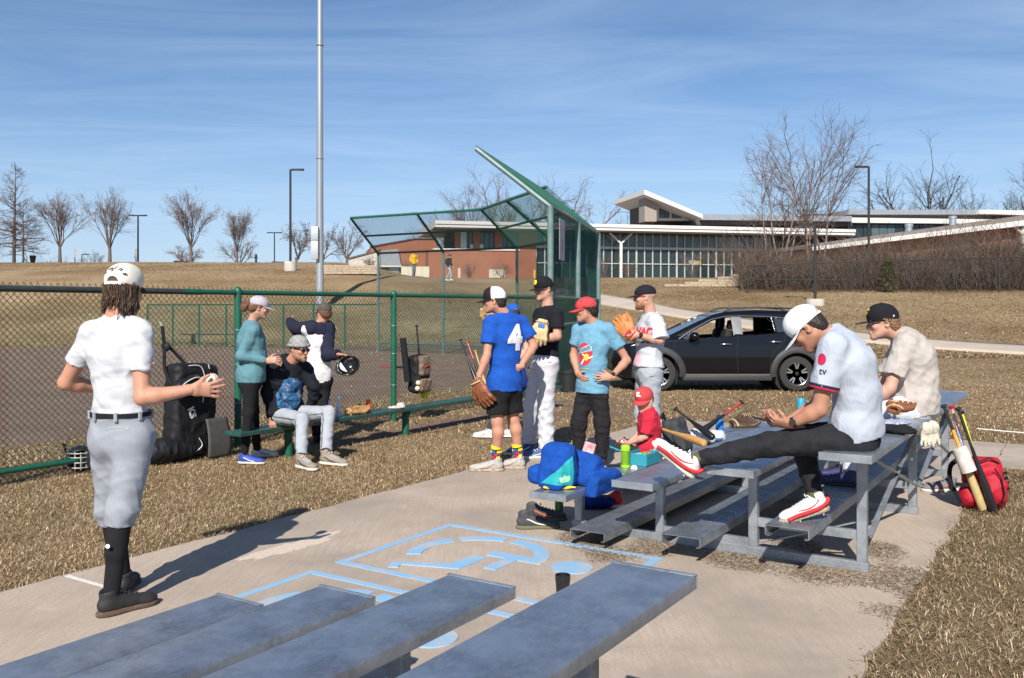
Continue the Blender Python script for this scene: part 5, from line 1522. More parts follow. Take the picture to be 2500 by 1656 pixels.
# ================================================================== people
def skin(name, col): return mat(name, col, .55, 0, .10, 14, .08, 220, spec=.35, sss=.12)
m_skin = skin('skin_light', (.47, .235, .155))
m_skin2 = skin('skin_pale', (.52, .285, .205))
m_skin3 = skin('skin_tan', (.41, .20, .13))
m_lip = mat('lip', (.42, .17, .14), .5)
m_eye = mat('eye_white', (.75, .72, .70), .3, noise=0)
m_iris = mat('eye_iris', (.03, .025, .02), .2, noise=0)
m_white_c = cloth('white_cotton', (.50, .51, .54), .04)
m_black_c = cloth('black_cloth', (.012, .012, .014), .2)
m_dgrey = cloth('charcoal_cloth', (.03, .031, .034), .2)
m_lace = mat('lace_white', (.75, .75, .74), .8)
m_laceb = mat('lace_black', (.015, .015, .015), .8)
def hairmat(n, c): return mat(n, c, .55, 0, .45, 60, .6, 90, stretch=(1, 1, .15), spec=.4)
h_brown = hairmat('hair_brown', (.065, .038, .022)); h_dark = hairmat('hair_dark', (.022, .015, .011)); h_ginger = hairmat('hair_ginger', (.30, .135, .055)); h_auburn = hairmat('hair_auburn', (.13, .06, .032)); h_sandy = hairmat('hair_sandy', (.20, .125, .07))

def hand_mesh(w, d, n, right, s=1.0, curl=.35, thumb=.3, res=.0042, spread=.0):
    """palm, four fingers and a thumb; w wrist, d finger direction, n palm normal; curl may be a list per finger"""
    d = nrm(d); n = nrm(n - d * np.dot(n, d)); t = np.cross(d, n) * (1 if right else -1)
    S = Sdf(); w = np.asarray(w, float)
    S.econe(w - d * .03 * s, w + d * .02 * s, t, (.026 * s, .020 * s), (.031 * s, .018 * s), .02)
    S.econe(w + d * .02 * s, w + d * .085 * s, t, (.034 * s, .016 * s), (.040 * s, .0135 * s), .02)
    base = [(.031, .092, .070), (.0105, .098, .080), (-.0105, .096, .074), (-.030, .088, .058)]
    cl = [curl] * 4 if np.isscalar(curl) else curl
    for (o, f, L), c in zip(base, cl):
        p = w + d * f * s + t * o * s; dd = nrm(d + t * (o * 2.2 + spread * o * 20)); r = .0092 * s
        a = c * .75
        for sl_, rr in ((.46, .0085), (.30, .0078), (.24, .0068)):
            dd = nrm(dd * math.cos(a) + n * math.sin(a)); q = p + dd * L * s * sl_
            S.cone(p, q, r, rr * s, .005); p, r = q, rr * s; a = c * .9
    p = w + d * .028 * s + t * .026 * s; dd = nrm(t * .75 + d * .72 + n * (.15 + thumb))
    q = p + dd * .042 * s; S.cone(p, q, .0145 * s, .0105 * s, .012)
    dd = nrm(dd + d * .55 + n * thumb * .6); S.cone(q, q + dd * .034 * s, .0105 * s, .0085 * s, .006)
    return S.mesh(res, None, 1)

def head_sdf(c, Rm, s, neck, female=False):
    S = Sdf(); q = lambda x, y, z: np.asarray(c) + Rm @ (np.array([x, y, z]) * s)
    S.ell(q(0, -.012, .033), np.array([.076, .095, .083]) * s, Rm, .02)
    S.ell(q(0, .026, -.035), np.array([.056, .062, .074]) * s, Rm, .03)
    for e in (-1, 1):
        S.cone(q(.050 * e, -.004, -.048), q(.014 * e, .064, -.090), .018 * s, .016 * s, .03)
        S.ball(q(.040 * e, .062, -.018), .020 * s, .025)
    S.ball(q(0, .070, -.094), .019 * s, .022)
    S.cone(q(-.034, .074, .026), q(.034, .074, .026), .013 * s, .013 * s, .02)
    for e in (-1, 1): S.ball(q(.031 * e, .096, .004), .013 * s, .012, 'sub')
    S.cone(q(0, .083, .014), q(0, .104, -.024), .0085 * s, .0115 * s, .012)
    for e in (-1, 1): S.ball(q(.0105 * e, .094, -.029), .0085 * s, .008)
    S.ell(q(0, .087, -.056), np.array([.022, .011, .0055]) * s, Rm, .008); S.ell(q(0, .086, -.068), np.array([.019, .011, .006]) * s, Rm, .008)
    for e in (-1, 1):
        S.ell(q(.077 * e, -.012, -.004), np.array([.009, .019, .031]) * s, Rm @ rotz(-.35 * e), .006)
        S.ball(q(.086 * e, -.004, -.004), .010 * s, .006, 'sub')
    S.cone(q(0, -.022, -.045), neck, (.050 if female else .058) * s, (.055 if female else .064) * s, .035)
    return S
def brim_mesh(q, rx, ry, cy, z0, L, curv, tilt, th_max=1.22):
    th = np.linspace(-th_max, th_max, 19); T = np.linspace(0, 1, 7); top = []
    for t in T:
        row = []
        for a in th:
            e = max(0, math.cos(a * PI / 2 / th_max)) ** .55
            x = rx * math.sin(a) * (1 + .03 * t); y = cy + ry * math.cos(a) + t * L * e
            z = z0 - curv * (x / rx) ** 2 * (.25 + .75 * t) * e - tilt * t * e
            row.append((x, y, z))
        top.append(row)
    top = np.array(top); bot = top - [0, 0, .0045]
    n = top.shape[0] * top.shape[1]; V1, F1 = gridmesh(top); V2, F2 = gridmesh(bot)
    V = np.vstack([V1, V2]); F = [tuple(f[::-1]) for f in F1] + [tuple(i + n for i in f) for f in F2]
    a, b = top.shape[:2]; idx = np.arange(n).reshape(a, b)
    loop = list(idx[0, :]) + list(idx[1:, -1]) + list(idx[-1, -2::-1]) + list(idx[-2:0:-1, 0])
    for i in range(len(loop)):
        p0, p1 = loop[i], loop[(i + 1) % len(loop)]; F.append((p0, p1, p1 + n, p0 + n))
    return np.array([q(*v) for v in V]), F

class Person:
    def __init__(s, label, Y0, root, H=1.8, skinm=None, coarse=1.0, gender='m'):
        s.Y0 = Y0; s.k = H / 1.8; s.c = coarse; s.skin = skinm or m_skin; s.fem = gender == 'f'
        s.root = np.array([root[0], root[1], 0.0]) if len(root) == 2 else np.asarray(root, float)
        s.t = thing('person', label, 'person', s.root)
        s.skinparts = []; s.meshes = {}; s.bare = False
    def J(s, u, v, dy=0.0): return at(u, v, s.Y0 + dy)
    def torso(s, pel, nck, yaw, pyaw=None, bw=1.0, bd=1.0, slouch=0.0, belly=0.0, sw=.172, tilt=0.0, hipw=.088):
        k = s.k; s.pel, s.nck = np.asarray(pel, float), np.asarray(nck, float)
        pyaw = yaw if pyaw is None else pyaw
        s.up = nrm(s.nck - s.pel); a = R_(yaw); s.sR = np.array([math.cos(a), -math.sin(a), 0.0])
        b = R_(pyaw); s.pR = np.array([math.cos(b), -math.sin(b), 0.0]); s.pF = np.array([math.sin(b), math.cos(b), 0.0])
        s.sR = nrm(s.sR - s.up * np.dot(s.sR, s.up) * .0 + np.array([0, 0, tilt])); s.fw = nrm(np.cross(s.up, s.sR))
        mid = (s.pel + s.nck) / 2 - s.fw * slouch
        def cur(t): return (1 - t) ** 2 * s.pel + 2 * t * (1 - t) * (2 * mid - .5 * (s.pel + s.nck)) + t * t * s.nck
        s.cur = cur; g = lambda t: nrm(s.pR * (1 - t) + s.sR * t)
        W = [(-.10, .152, .112), (.08, .158 if not s.fem else .168, .118), (.40, .140, .106), (.72, .166 if not s.fem else .150, .118), (.90, .150, .094)]
        s.st = [(cur(t) + s.fw * (belly * .5 if .1 < t < .6 else 0), w * k * bw, (d + (belly * .5 if .1 < t < .6 else 0)) * k * bd, g(max(0, t))) for t, w, d in W]
        s.shR = s.nck + s.sR * sw * k - s.up * .045 * k; s.shL = s.nck - s.sR * sw * k - s.up * .045 * k
        s.hpR = s.pel + s.pR * hipw * k * bw - np.array([0, 0, .015]); s.hpL = s.pel - s.pR * hipw * k * bw - np.array([0, 0, .015])
        return s
    def arms(s, eR, wR, eL, wL): s.eR, s.wR, s.eL, s.wL = [np.asarray(q, float) for q in (eR, wR, eL, wL)]; return s
    def legs(s, kR, aR, kL, aL): s.kR, s.aR, s.kL, s.aL = [np.asarray(q, float) for q in (kR, aR, kL, aL)]; return s
    def _torso(s, S, g, kk=.05):
        for (a, w, d, r), (b, w2, d2, r2) in zip(s.st[:-1], s.st[1:]): S.econe(a, b, (r + r2) / 2, (w + g, d + g), (w2 + g, d2 + g), kk)
        for sh in (s.shR, s.shL): S.cone(s.nck + (sh - s.nck) * .15 + s.up * .01, sh, (.055) * s.k + g, .058 * s.k + g, kk)
    def body(s, arm=1.0, leg=1.0):
        k = s.k; S = Sdf(); s._torso(S, -.022)
        leg = leg if s.bare else .80
        for sh, e, w in ((s.shR, s.eR, s.wR), (s.shL, s.eL, s.wL)):
            S.cone(sh, sh + (e - sh) * .5, .050 * k * arm, .046 * k * arm, .03); S.cone(sh + (e - sh) * .5, e, .046 * k * arm, .039 * k * arm, .03)
            m = e + (w - e) * .28; S.cone(e, m, .039 * k * arm, .042 * k * arm, .02); S.cone(m, w, .042 * k * arm, .0275 * k, .02)
        for h, n_, a in ((s.hpR, s.kR, s.aR), (s.hpL, s.kL, s.aL)):
            S.cone(h, n_, .078 * k * leg, .054 * k * leg, .03); S.ball(n_, .055 * k * leg, .02)
            ax = nrm(a - n_); bk = -s.pF - ax * np.dot(-s.pF, ax); m = n_ + (a - n_) * .3 + bk * (.018 if s.bare else .004) * k
            S.cone(n_, m, .050 * k * leg, .056 * k * leg, .03); S.cone(m, a, .054 * k * leg, .036 * k * leg, .03)
        S.cone(s.nck - s.up * .03, s.nck + s.up * .02, .07 * k, .06 * k, .03)
        s.skinparts.append(S.mesh(.0105 * s.c, None, 1))
    def head(s, c, yaw, pitch=0.0, roll=0.0, hs=1.0, mouth=True):
        k = hs; a, p = R_(yaw), R_(pitch)
        f = np.array([math.sin(a) * math.cos(p), math.cos(a) * math.cos(p), -math.sin(p)])
        Rm = frame(f) @ roty(R_(roll))
        s.hc, s.hR, s.hk = np.asarray(c, float), Rm, k
        s.skinparts.append(head_sdf(s.hc, Rm, k, s.nck + s.up * .01, s.fem).mesh(.0052 * max(1, s.c * .9), None, 1))
        s.eyes_ = mouth
    def q(s, x, y, z): return s.hc + s.hR @ (np.array([x, y, z]) * s.hk)
    def hand(s, right, d, n, curl=.4, thumb=.3, spread=0.0):
        w = s.wR if right else s.wL
        s.skinparts.append(hand_mesh(w, np.asarray(d, float), np.asarray(n, float), right, s.k * 1.02, curl, thumb, .0042 * max(1, s.c), spread))
    def finish_skin(s):
        s.bodyo = obj('body', cat(*s.skinparts), s.skin, s.t, 180)
        if s.eyes_:
            for e in (-1, 1):
                ey = obj('eye', ellipsoid(s.q(.031 * e, .0795, .004), np.array([.0135, .010, .0065]) * s.hk, s.hR, 10, 6), m_eye, s.bodyo)
                obj('iris', ellipsoid(s.q(.031 * e, .0872, .004), np.array([.0052, .003, .0055]) * s.hk, s.hR, 8, 4), m_iris, ey)
            obj('lips', merge(ellipsoid(s.q(0, .0935, -.0585), np.array([.019, .0055, .0042]) * s.hk, s.hR, 10, 6), ellipsoid(s.q(0, .0925, -.0665), np.array([.016, .0055, .0045]) * s.hk, s.hR, 10, 6)), m_lip, s.bodyo)
    def brows(s, m):
        for e in (-1, 1): obj('eyebrow', tube([s.q(.016 * e, .0895, .024), s.q(.032 * e, .089, .030), s.q(.047 * e, .079, .025)], [.0035, .0042, .002], 6), m, s.t)
    # ---------------------------------------------------------------- clothes
    def _sleeve(s, S, sh, e, w, frac, g, r0=.068, r1=.066, cuff=None):
        k = s.k
        if frac <= 1: 
            end = sh + (e - sh) * frac; d = nrm(e - sh)
            S.cone(sh + (sh - e) * .02, end + d * .03, r0 * k + g, r1 * k + g, .035, cut=(end, d))
        else:
            S.cone(sh, e, r0 * k + g, .052 * k + g, .035); d = nrm(w - e); end = e + (w - e) * min(1, frac - 1)
            S.cone(e, end + d * .02, .052 * k + g, (cuff or .038) * k + g, .025, cut=(end, d))
    def top(s, m, sleeve=.55, hem=-.06, g=.012, name='shirt', fold=.0045, wave=.10, seed=1, flare=.012, r1=.068, sl2=None, cuff=None, r0=.066, fresh=True):
        S = Sdf(); s._torso(S, g)
        hp = s.pel + s.up * hem
        a, w, d, r = s.st[0]; S.econe(s.st[1][0], s.pel + s.up * (hem - .03), r, (s.st[1][1] + g + flare * .6, s.st[1][2] + g + flare * .6), (w + g + flare, d + g + flare), .04)
        S.cone(s.nck - s.up * .04, s.nck + s.up * .012, .078 * s.k, .066 * s.k, .03)
        S.cutnow(hp, -s.up)
        for sh, e, w in ((s.shR, s.eR, s.wR), (s.shL, s.eL, s.wL)): s._sleeve(S, sh, e, w, sleeve, g * .7, r0, r1, cuff)
        f0 = folds(seed + 500, fold * .45, wave * .5, nrm(s.up + s.sR * .5), 1.6, 5, .2); f1 = folds(seed, fold * 1.25, wave * .95, nrm(np.cross(s.up, s.sR) * .6 + s.up * .5), 1.3, 6, .30)
        VF = S.mesh(.0088 * s.c, lambda V: f0(V) + f1(V), 1)
        s.meshes[name] = VF
        o = obj(name, VF, m, s.t, 180)
        if fresh:
            rim = [s.nck + s.up * .014 + (s.sR * math.cos(t) + s.fw * math.sin(t) * .95) * .069 * s.k - s.up * .028 * math.sin(t) * (1 if math.sin(t) > 0 else .25) for t in np.linspace(0, 2 * PI, 22)]
            obj('collar', tube(rim, .0085 * s.k, 6), m, o, 180)
        s.topo = o; return o
    def bottom(s, m, kind='long', g=.012, waist=.10, name='trousers', fold=.004, seed=3, loose=1.0, knee=.062, cuff=.058, thigh=.088, end=None, waistg=.004):
        k = s.k; S = Sdf()
        a, w, d, r = s.st[0]; b, w2, d2, r2 = s.st[1]
        S.econe(s.pel - s.up * .02, s.pel + s.up * (waist + .03), s.pR, (w + g * .6, d + g * .8), (w2 - .012 + waistg, d2 - .006 + waistg), .04)
        but = s.pel - s.pF * .045 * k - np.array([0, 0, .045]) * k
        for e in (-1, 1): S.ell(but + s.pR * e * .062 * k, (.078 * k, .082 * k, .09 * k), np.stack([s.pR, s.pF, np.array([0, 0, 1.])], 1), .05)
        S.cutnow(s.pel + s.up * waist, s.up)
        for h, n_, a_ in ((s.hpR, s.kR, s.aR), (s.hpL, s.kL, s.aL)):
            if kind == 'shorts':
                f = end or .86; q = h + (n_ - h) * f; dd = nrm(n_ - h)
                S.cone(h, q + dd * .04, thigh * k * loose + g * .6, (thigh + .006) * k * loose + g * .6, .045, cut=(q, dd))
            else:
                S.cone(h, n_, thigh * k * loose + g * .4, knee * k * loose + g * .4, .045)
                f = end or (1.0 if kind == 'long' else .30); q = n_ + (a_ - n_) * f; dd = nrm(a_ - n_)
                if kind == 'knicker':
                    S.cone(n_, q, knee * k * loose + g * .5, .064 * k * loose + g * .3, .03, cut=(q + dd * .01, dd))
                else: S.cone(n_, q + dd * .04, knee * k * loose + g * .4, cuff * k * loose + g * .2, .035, cut=(q, dd))
        f1 = folds(seed, fold, .105, (.2, .25, 1), 1.25, 7, .26); hip = s.pel[2]
        kz = (s.kR + s.kL) / 2
        VF = S.mesh(.0088 * s.c, lambda V: 1.2 * f1(V) * np.clip(.35 + np.linalg.norm(V - s.pel, axis=1) * 1.6, 0, 1.25), 1)
        s.meshes[name] = VF; s.boto = obj(name, VF, m, s.t, 180); return s.boto
    def belt(s, m, at_=.10, w2=.016, hgt_=.036):
        b, w, d, r = s.st[1]; c = s.pel + s.up * at_
        V = [];
        for dz in (-hgt_ / 2, hgt_ / 2):
            for t in np.linspace(0, 2 * PI, 40, endpoint=False): V.append(c + s.up * dz + s.pR * math.cos(t) * (w - .004 + w2 * .3) + nrm(np.cross(s.up, s.pR)) * math.sin(t) * (d + .002 + w2 * .3))
        F = [(i, (i + 1) % 40, 40 + (i + 1) % 40, 40 + i) for i in range(40)]
        F += [tuple(range(39, -1, -1)), tuple(range(40, 80))]
        return obj('belt', (np.array(V), F), m, s.t, 60)
    def sock(s, side, m, f0, f1, r0=.052, r1=.040, name='sock'):
        n_, a = (s.kR, s.aR) if side == 'R' else (s.kL, s.aL); k = s.k
        p0 = n_ + (a - n_) * f0; p1 = n_ + (a - n_) * f1; d = nrm(a - n_); S = Sdf()
        S.cone(p0 - d * .02, p1 + d * .02, (r0 + .004) * k, r1 * k, .02); S.cut(p0, -d)
        mid = p0 + (p1 - p0) * .3
        if f0 < .3: ax = d; bk = -s.pF - ax * np.dot(-s.pF, ax); S.cone(p0 + (p1 - p0) * .1 + bk * .012, p0 + (p1 - p0) * .45 + bk * .016, .05 * k, .048 * k, .03)
        return obj(name, S.mesh(.008 * s.c, None, 1), m, s.t, 180)
    def shoe(s, side, d, up=(0, 0, 1), m=None, ms=None, accent=None, lace=None, k=1.0, z=None, high=0.0, name='shoe'):
        """shoe round the ankle, d = toe direction; returns the shoe object"""
        a = s.aR if side == 'R' else s.aL
        Rm = frame(d, up); kk = s.k * k
        o = a - Rm[:, 2] * .088 * kk - Rm[:, 1] * .062 * kk
        if z is not None: o[2] = z
        return shoe_obj(o, Rm, kk, m, ms, accent, lace, s.t, name, high, s.c)
    def hair(s, m, parts, cuts, seed=1, amp=.004, wave=.02, res=.006, name='hair'):
        S = Sdf()
        for c, r in parts: S.ell(s.q(*c), np.array(r) * s.hk, s.hR, .02)
        for p, n_ in cuts: S.cut(s.q(*p), s.hR @ np.array(n_, float))
        return obj(name, S.mesh(res * max(1, s.c), rag(seed, amp, wave), 1), m, s.t, 180)
    def short_hair(s, m, grow=.010, low=-.055, front=.045, seed=2, amp=.003, nape=True, top=.034):
        P = [((0, -.012, .033), (.076 + grow, .095 + grow, .083 + grow))]
        if nape: P.append(((0, -.062, -.02), (.060 + grow, .042 + grow, .052 + grow)))
        return s.hair(m, P, [((0, front, .03), (0, .75, -.66)), ((0, 0, low), (0, .0, -1)), ((0, 0, top), (0, -.12, 1))], seed, amp)
    def cap(s, m, brim=None, back=None, tilt=0.0, dome=.086, opening=False, L=.072, curv=.016, drop=.012, turn=0.0, seam=True, strap=None, low=.026, zs=0.0, split=.015, name='cap'):
        """baseball cap in the head's frame; back = material of the rear panels"""
        Rc = s.hR @ rotz(R_(turn)) @ rotx(R_(-tilt)); q = lambda x, y, z: s.hc + Rc @ (np.array([x, y, z + zs]) * s.hk); k = s.hk
        def crown(cuts):
            S = Sdf(); S.ell(q(0, -.010, .040), np.array([.0865, .107, dome]) * k, Rc, .02)
            if dome > .09: S.ell(q(0, .030, .068), np.array([.066, .064, .058]) * k, Rc, .035)
            S.cut(q(0, 0, low), -Rc[:, 2])
            if opening: S.ell(q(0, -.112, low + .010), np.array([.030, .05, .030]) * k, Rc, .006, 'sub')
            for c_, n_ in cuts: S.cut(q(*c_), Rc @ np.array(n_, float))
            return S.mesh(.0052 * max(1, s.c * .9), None, 1)
        if back is None: VF = crown([]); o = obj(name, VF, m, s.t, 180)
        else:
            VF = crown([((0, split, 0), (0, -1, 0))]); o = obj(name, VF, m, s.t, 60)
            VB = crown([((0, split, 0), (0, 1, 0))]); obj('rear_panel', VB, back, o, 60); s.meshes['cap_back'] = VB
        s.meshes['cap'] = VF; s.capq, s.capR, s.capo = q, Rc, o
        obj('brim', brim_mesh(q, .0865, .107, -.010, low + .004, L, curv, drop), brim or m, o, 50)
        obj('button', ellipsoid(q(0, -.010, .040 + dome), np.array([.008, .008, .004]) * k, Rc, 8, 4), brim or m, o)
        if seam:
            for a in (0, PI / 3, -PI / 3):
                pts = [q(.0872 * math.sin(a) * math.cos(t), -.010 + .1078 * math.cos(a) * math.cos(t), .040 + (dome + .001) * math.sin(t)) for t in np.linspace(.05, PI - .05, 22)]
                if dome <= .09: obj('seam', tube(pts, .0012, 4), m, o)
        if opening:
            pts = [q(.0885 * math.sin(a), -.010 - .109 * math.cos(a), low + .008) for a in np.linspace(-.55, .55, 10)]
            G = np.array([[p_ - Rc[:, 2] * .009 for p_ in pts], [p_ + Rc[:, 2] * .007 for p_ in pts]]); obj('strap', gridmesh(G), strap or m, o, 180)
        return o
    def cap_mark(s, V2, F, m, az=0.0, el=.45, size=1.0, name='emblem', target='cap', cell=.008):
        q = s.capq; a = R_(az)
        c = q(.0865 * math.sin(a) * .9, -.01 + .107 * math.cos(a) * .9, .04 + .086 * el * 1.1)
        n = nrm(c - q(0, -.01, .03)); r = nrm(np.cross(s.capR[:, 2], n)); u = np.cross(n, r)
        return obj(name, decal(s.meshes[target], np.asarray(V2) * size, F, c, r, u, .0015, cell), m, s.capo, None)
    def print_on(s, target, V2, F, m, c, right, up, name='print', par=None, lift=.003, cell=.02):
        return obj(name, decal(s.meshes[target], V2, F, c, right, up, lift, cell), m, par or s.topo, None)
    def glasses(s, m, lens=.024, frame_m=None):
        fm = frame_m or m
        o = obj('sunglasses', merge(*[ellipsoid(s.q(.032 * e, .098, .004), np.array([lens, .005, .017]) * s.hk, s.hR @ rotz(.18 * -e), 14, 8) for e in (-1, 1)]), m, s.t)
        for e in (-1, 1): obj('temple', bar(s.q(.056 * e, .090, .012), s.q(.083 * e, -.010, .014), .004, .008), fm, o)
        obj('bridge', tube([s.q(-.012, .102, .010), s.q(0, .106, .013), s.q(.012, .102, .010)], .003, 6), fm, o)
    def clear_glasses(s, m):
        o = obj('eyeglasses', merge(*[tube([s.q(.032 * e + .024 * math.cos(t), .100 - .006 * math.cos(t) * e, .004 + .017 * math.sin(t)) for t in np.linspace(0, 2 * PI, 18)], .0022, 5) for e in (-1, 1)]), m, s.t)
        for e in (-1, 1): obj('temple', bar(s.q(.056 * e, .092, .012), s.q(.083 * e, -.010, .014), .003, .005), m, o)
        obj('bridge', tube([s.q(-.010, .103, .008), s.q(.010, .103, .008)], .0022, 6), m, o)
    def beard(s, m, full=True, seed=4):
        S = Sdf()
        S.ell(s.q(0, .030, -.072), np.array([.060, .066, .050 if full else .044]) * s.hk, s.hR, .02)
        S.ball(s.q(0, .076, -.100), (.024 if full else .021) * s.hk, .02)
        for e in (-1, 1): S.cone(s.q(.058 * e, .012, -.030), s.q(.054 * e, .025, -.07), .014 * s.hk, .014 * s.hk, .02)
        S.cut(s.q(0, .09, -.0755 if full else -.086), s.hR @ np.array([0, .75, .66])); S.cut(s.q(0, -.01, 0), s.hR @ np.array([0, -1, 0]))
        o = obj('beard', S.mesh(.006, rag(seed, .002, .015), 1), m, s.t, 180)
        if full: obj('moustache', tube([s.q(-.026, .084, -.060), s.q(-.012, .094, -.049), s.q(0, .098, -.047), s.q(.012, .094, -.049), s.q(.026, .084, -.060)], [.003, .0055, .005, .0055, .003], 6), m, o)
    def watch(s, right, m):
        w, e = (s.wR, s.eR) if right else (s.wL, s.eL); d = nrm(w - e); p = w - d * .025
        o = obj('wristwatch', tube([p - d * .011, p + d * .011], .033 * s.k, 14), m, s.t)
        n = nrm(np.cross(d, np.cross((0, -1, .4), d))); obj('watch_face', tube([p + n * .028 * s.k, p + n * .043 * s.k], .019 * s.k, 14), m_iris, o)

def shoe_obj(o, Rm, kk, m, ms, accent, lace, par, name='shoe', high=0.0, coarse=1.0):
    q = lambda x, y, z: o + Rm @ (np.array([x, y, z]) * kk)
    S = Sdf()
    S.ell(q(0, .062, .052), np.array([.040, .066, .048]) * kk, Rm, .02)
    S.econe(q(0, .10, .052), q(0, .235, .032), Rm[:, 0], (.041 * kk, .045 * kk), (.046 * kk, .027 * kk), .02)
    S.ell(q(.004, .242, .033), np.array([.046, .058, .028]) * kk, Rm, .02)
    S.cone(q(0, .058, .070), q(0, .050, .108 + high), .041 * kk, .043 * kk, .015)
    S.ell(q(0, .05, .135 + high), np.array([.036, .046, .04]) * kk, Rm, .008, 'sub')
    S.cut(q(0, 0, .020), -Rm[:, 2])
    so = obj(name, S.mesh(.0062 * coarse, None, 1), m, par, 180)
    S2 = Sdf()
    for c, r in (((0, .062, .012), (.045, .072, .034)), ((0, .15, .010), (.043, .10, .030)), ((.004, .238, .010), (.051, .068, .030))): S2.ell(q(*c), np.array(r) * kk, Rm, .03)
    S2.cut(q(0, 0, 0), -Rm[:, 2]); S2.cut(q(0, 0, .026), Rm[:, 2])
    obj('sole', S2.mesh(.0062 * coarse, None, 0), ms, so, 40)
    if lace is not None:
        for i in range(4):
            y = .128 + .024 * i; zt = np.interp(y, [.10, .235], [.098, .060]) + .0035
            obj('lace', tube([q(-.026, y - .004, zt - .012), q(-.010, y + .004, zt), q(.010, y - .004, zt), q(.026, y + .004, zt - .012)], .0028 * kk, 5), lace, so)
        obj('lace_bow', tube([q(-.03, .105, .105), q(-.012, .115, .116), q(0, .118, .104), q(.014, .115, .117), q(.032, .108, .104)], .0026 * kk, 5), lace, so)
    if accent is not None:
        for e in (-1, 1):
            pts = [(.040, .215, .032), (.0425, .17, .034), (.0420, .13, .044), (.040, .085, .066), (.0385, .065, .072)]
            obj('side_mark', tube([q(e * x, y, z) for x, y, z in spline(pts, 12)], [.002 * kk] + [.0075 * kk] * 5 + [.005 * kk] * 5 + [.002 * kk] * 2 if False else .0055 * kk, 5), accent, so, 180)
    return so
# ---------------------------------------------------------------- the people in the picture
m_greyp = cloth('grey_baseball_twill', (.275, .295, .33), .06, .15)
m_greyp2 = cloth('light_grey_twill', (.345, .365, .40), .06, .15)
m_shoeblk = mat('black_shoe', (.02, .02, .021), .7, noise=.25, nscale=40, bump=.2, bscale=90)
m_soleblk = mat('black_rubber_sole', (.03, .028, .026), .85, noise=.3)
m_muds = mat('muddy_rubber_sole', (.10, .065, .042), .9, noise=.4, nscale=30)
m_whsh = mat('white_shoe', (.68, .67, .65), .6, noise=.08, nscale=30)
m_whso = mat('cream_sole', (.60, .56, .48), .8, noise=.2, nscale=30)
m_dirtso = mat('dirty_sole', (.36, .28, .20), .9, noise=.5, nscale=45, bump=.5, bscale=40)
m_navy = cloth('navy_cloth', (.016, .018, .038), .15)
m_ink = mat('navy_ink', (.02, .022, .05), .8, noise=0); m_wink = mat('white_ink', (.78, .78, .78), .8, noise=0); m_rink = mat('red_ink', (.62, .03, .045), .8, noise=0)
m_yink = mat('yellow_ink', (.85, .60, .02), .7, noise=0); m_bink = mat('black_ink', (.015, .015, .015), .8, noise=0)
m_watch = mat('black_watch', (.012, .012, .013), .35, noise=0)
def star2(n=4, r0=1.0, r1=.4): return poly2([((r0 if i % 2 == 0 else r1) * math.sin(PI * i / n), (r0 if i % 2 == 0 else r1) * math.cos(PI * i / n)) for i in range(2 * n)])
def disc2(r, ry=None, n=28): return poly2([(r * math.cos(2 * PI * i / n), (ry or r) * math.sin(2 * PI * i / n)) for i in range(n)])
def place2(VF, dx=0, dy=0, rot=0, sc=1):
    V = np.asarray(VF[0]) * sc; c, s_ = math.cos(rot), math.sin(rot); return np.stack([V[:, 0] * c - V[:, 1] * s_ + dx, V[:, 0] * s_ + V[:, 1] * c + dy], 1), VF[1]
def join2(*A):
    Vs, Fs, n = [], [], 0
    for V, F in A: Vs.append(V); Fs += [tuple(i + n for i in f) for f in F]; n += len(V)
    return np.vstack(Vs), Fs
def arc_text(s, size, R, step, shear=0, bold=.002):
    out = []; n = len(s)
    for i, ch in enumerate(s):
        a = (i - (n - 1) / 2) * step
        out.append(place2(text_poly(ch, size, shear, bold), R * math.sin(a), R * math.cos(a) - R, -a))
    return join2(*out)
def swoosh(L): return poly2([(-.5 * L, .10 * L), (-.42 * L, -.02 * L), (-.30 * L, -.07 * L), (-.15 * L, -.05 * L), (.5 * L, .19 * L), (-.10 * L, .07 * L), (-.26 * L, .04 * L), (-.36 * L, .03 * L)])

# ---- 1: man in white shirt, back to us
p = Person('man in white t-shirt and cream cap seen from behind, holding a ball', 4.88, gr(300, 1492)[:2], 1.82, m_skin)
J = p.J
p.torso(J(298, 1056, 0), J(284, 792, .0), 14, 12, bw=.93, slouch=.0, sw=.146)
p.arms(J(347, 972, -.12), J(468, 951, -.06), J(160, 935, .08), J(262, 950, .26))
p.legs(J(298, 1244, -.06), J(270, 1462, -.13), J(272, 1238, .12), J(303, 1421, .22))
p.body(); p.head(J(303, 712, .035), 9, 4, hs=1.06, mouth=False)
p.hand(True, (1, .35, -.04), (-.25, 1, .15), [.25, .35, .45, .30], .35, .4); p.hand(False, (.6, .8, .1), (.5, -.3, .8), .4)
p.finish_skin()
p.top(m_white_c, .62, .085, .008, flare=-.018, seed=11, fold=.0075, wave=.15, r1=.062, r0=.060)
p.bottom(m_greyp, 'knicker', .014, .115, seed=12, loose=1.13, fold=.0075, knee=.070, end=.18, waistg=.024)
p.belt(m_black_c, .104, .060, .024)
for sd in 'RL': p.sock(sd, m_black_c, .06, 1.0, .053, .040)
p.shoe('R', (.62, .78, 0), m=m_shoeblk, ms=m_muds, lace=m_laceb, k=1.08, z=.0)
p.shoe('L', (-.22, .97, 0), m=m_shoeblk, ms=m_soleblk, lace=m_laceb, k=1.05, z=.0)
for th in (-2.7, -2.0, -1.2, -.4, .4):
    c_ = p.pel + p.up * .100 + p.pR * math.cos(th) * (p.st[1][1] + .018) + np.cross(p.up, p.pR) * math.sin(th) * (p.st[1][2] + .022); obj('belt_loop', box(c_, (.009, .006, .024), frame(c_ - (p.pel + p.up * .100)), .002), m_greyp, p.boto)
bk = -p.pF
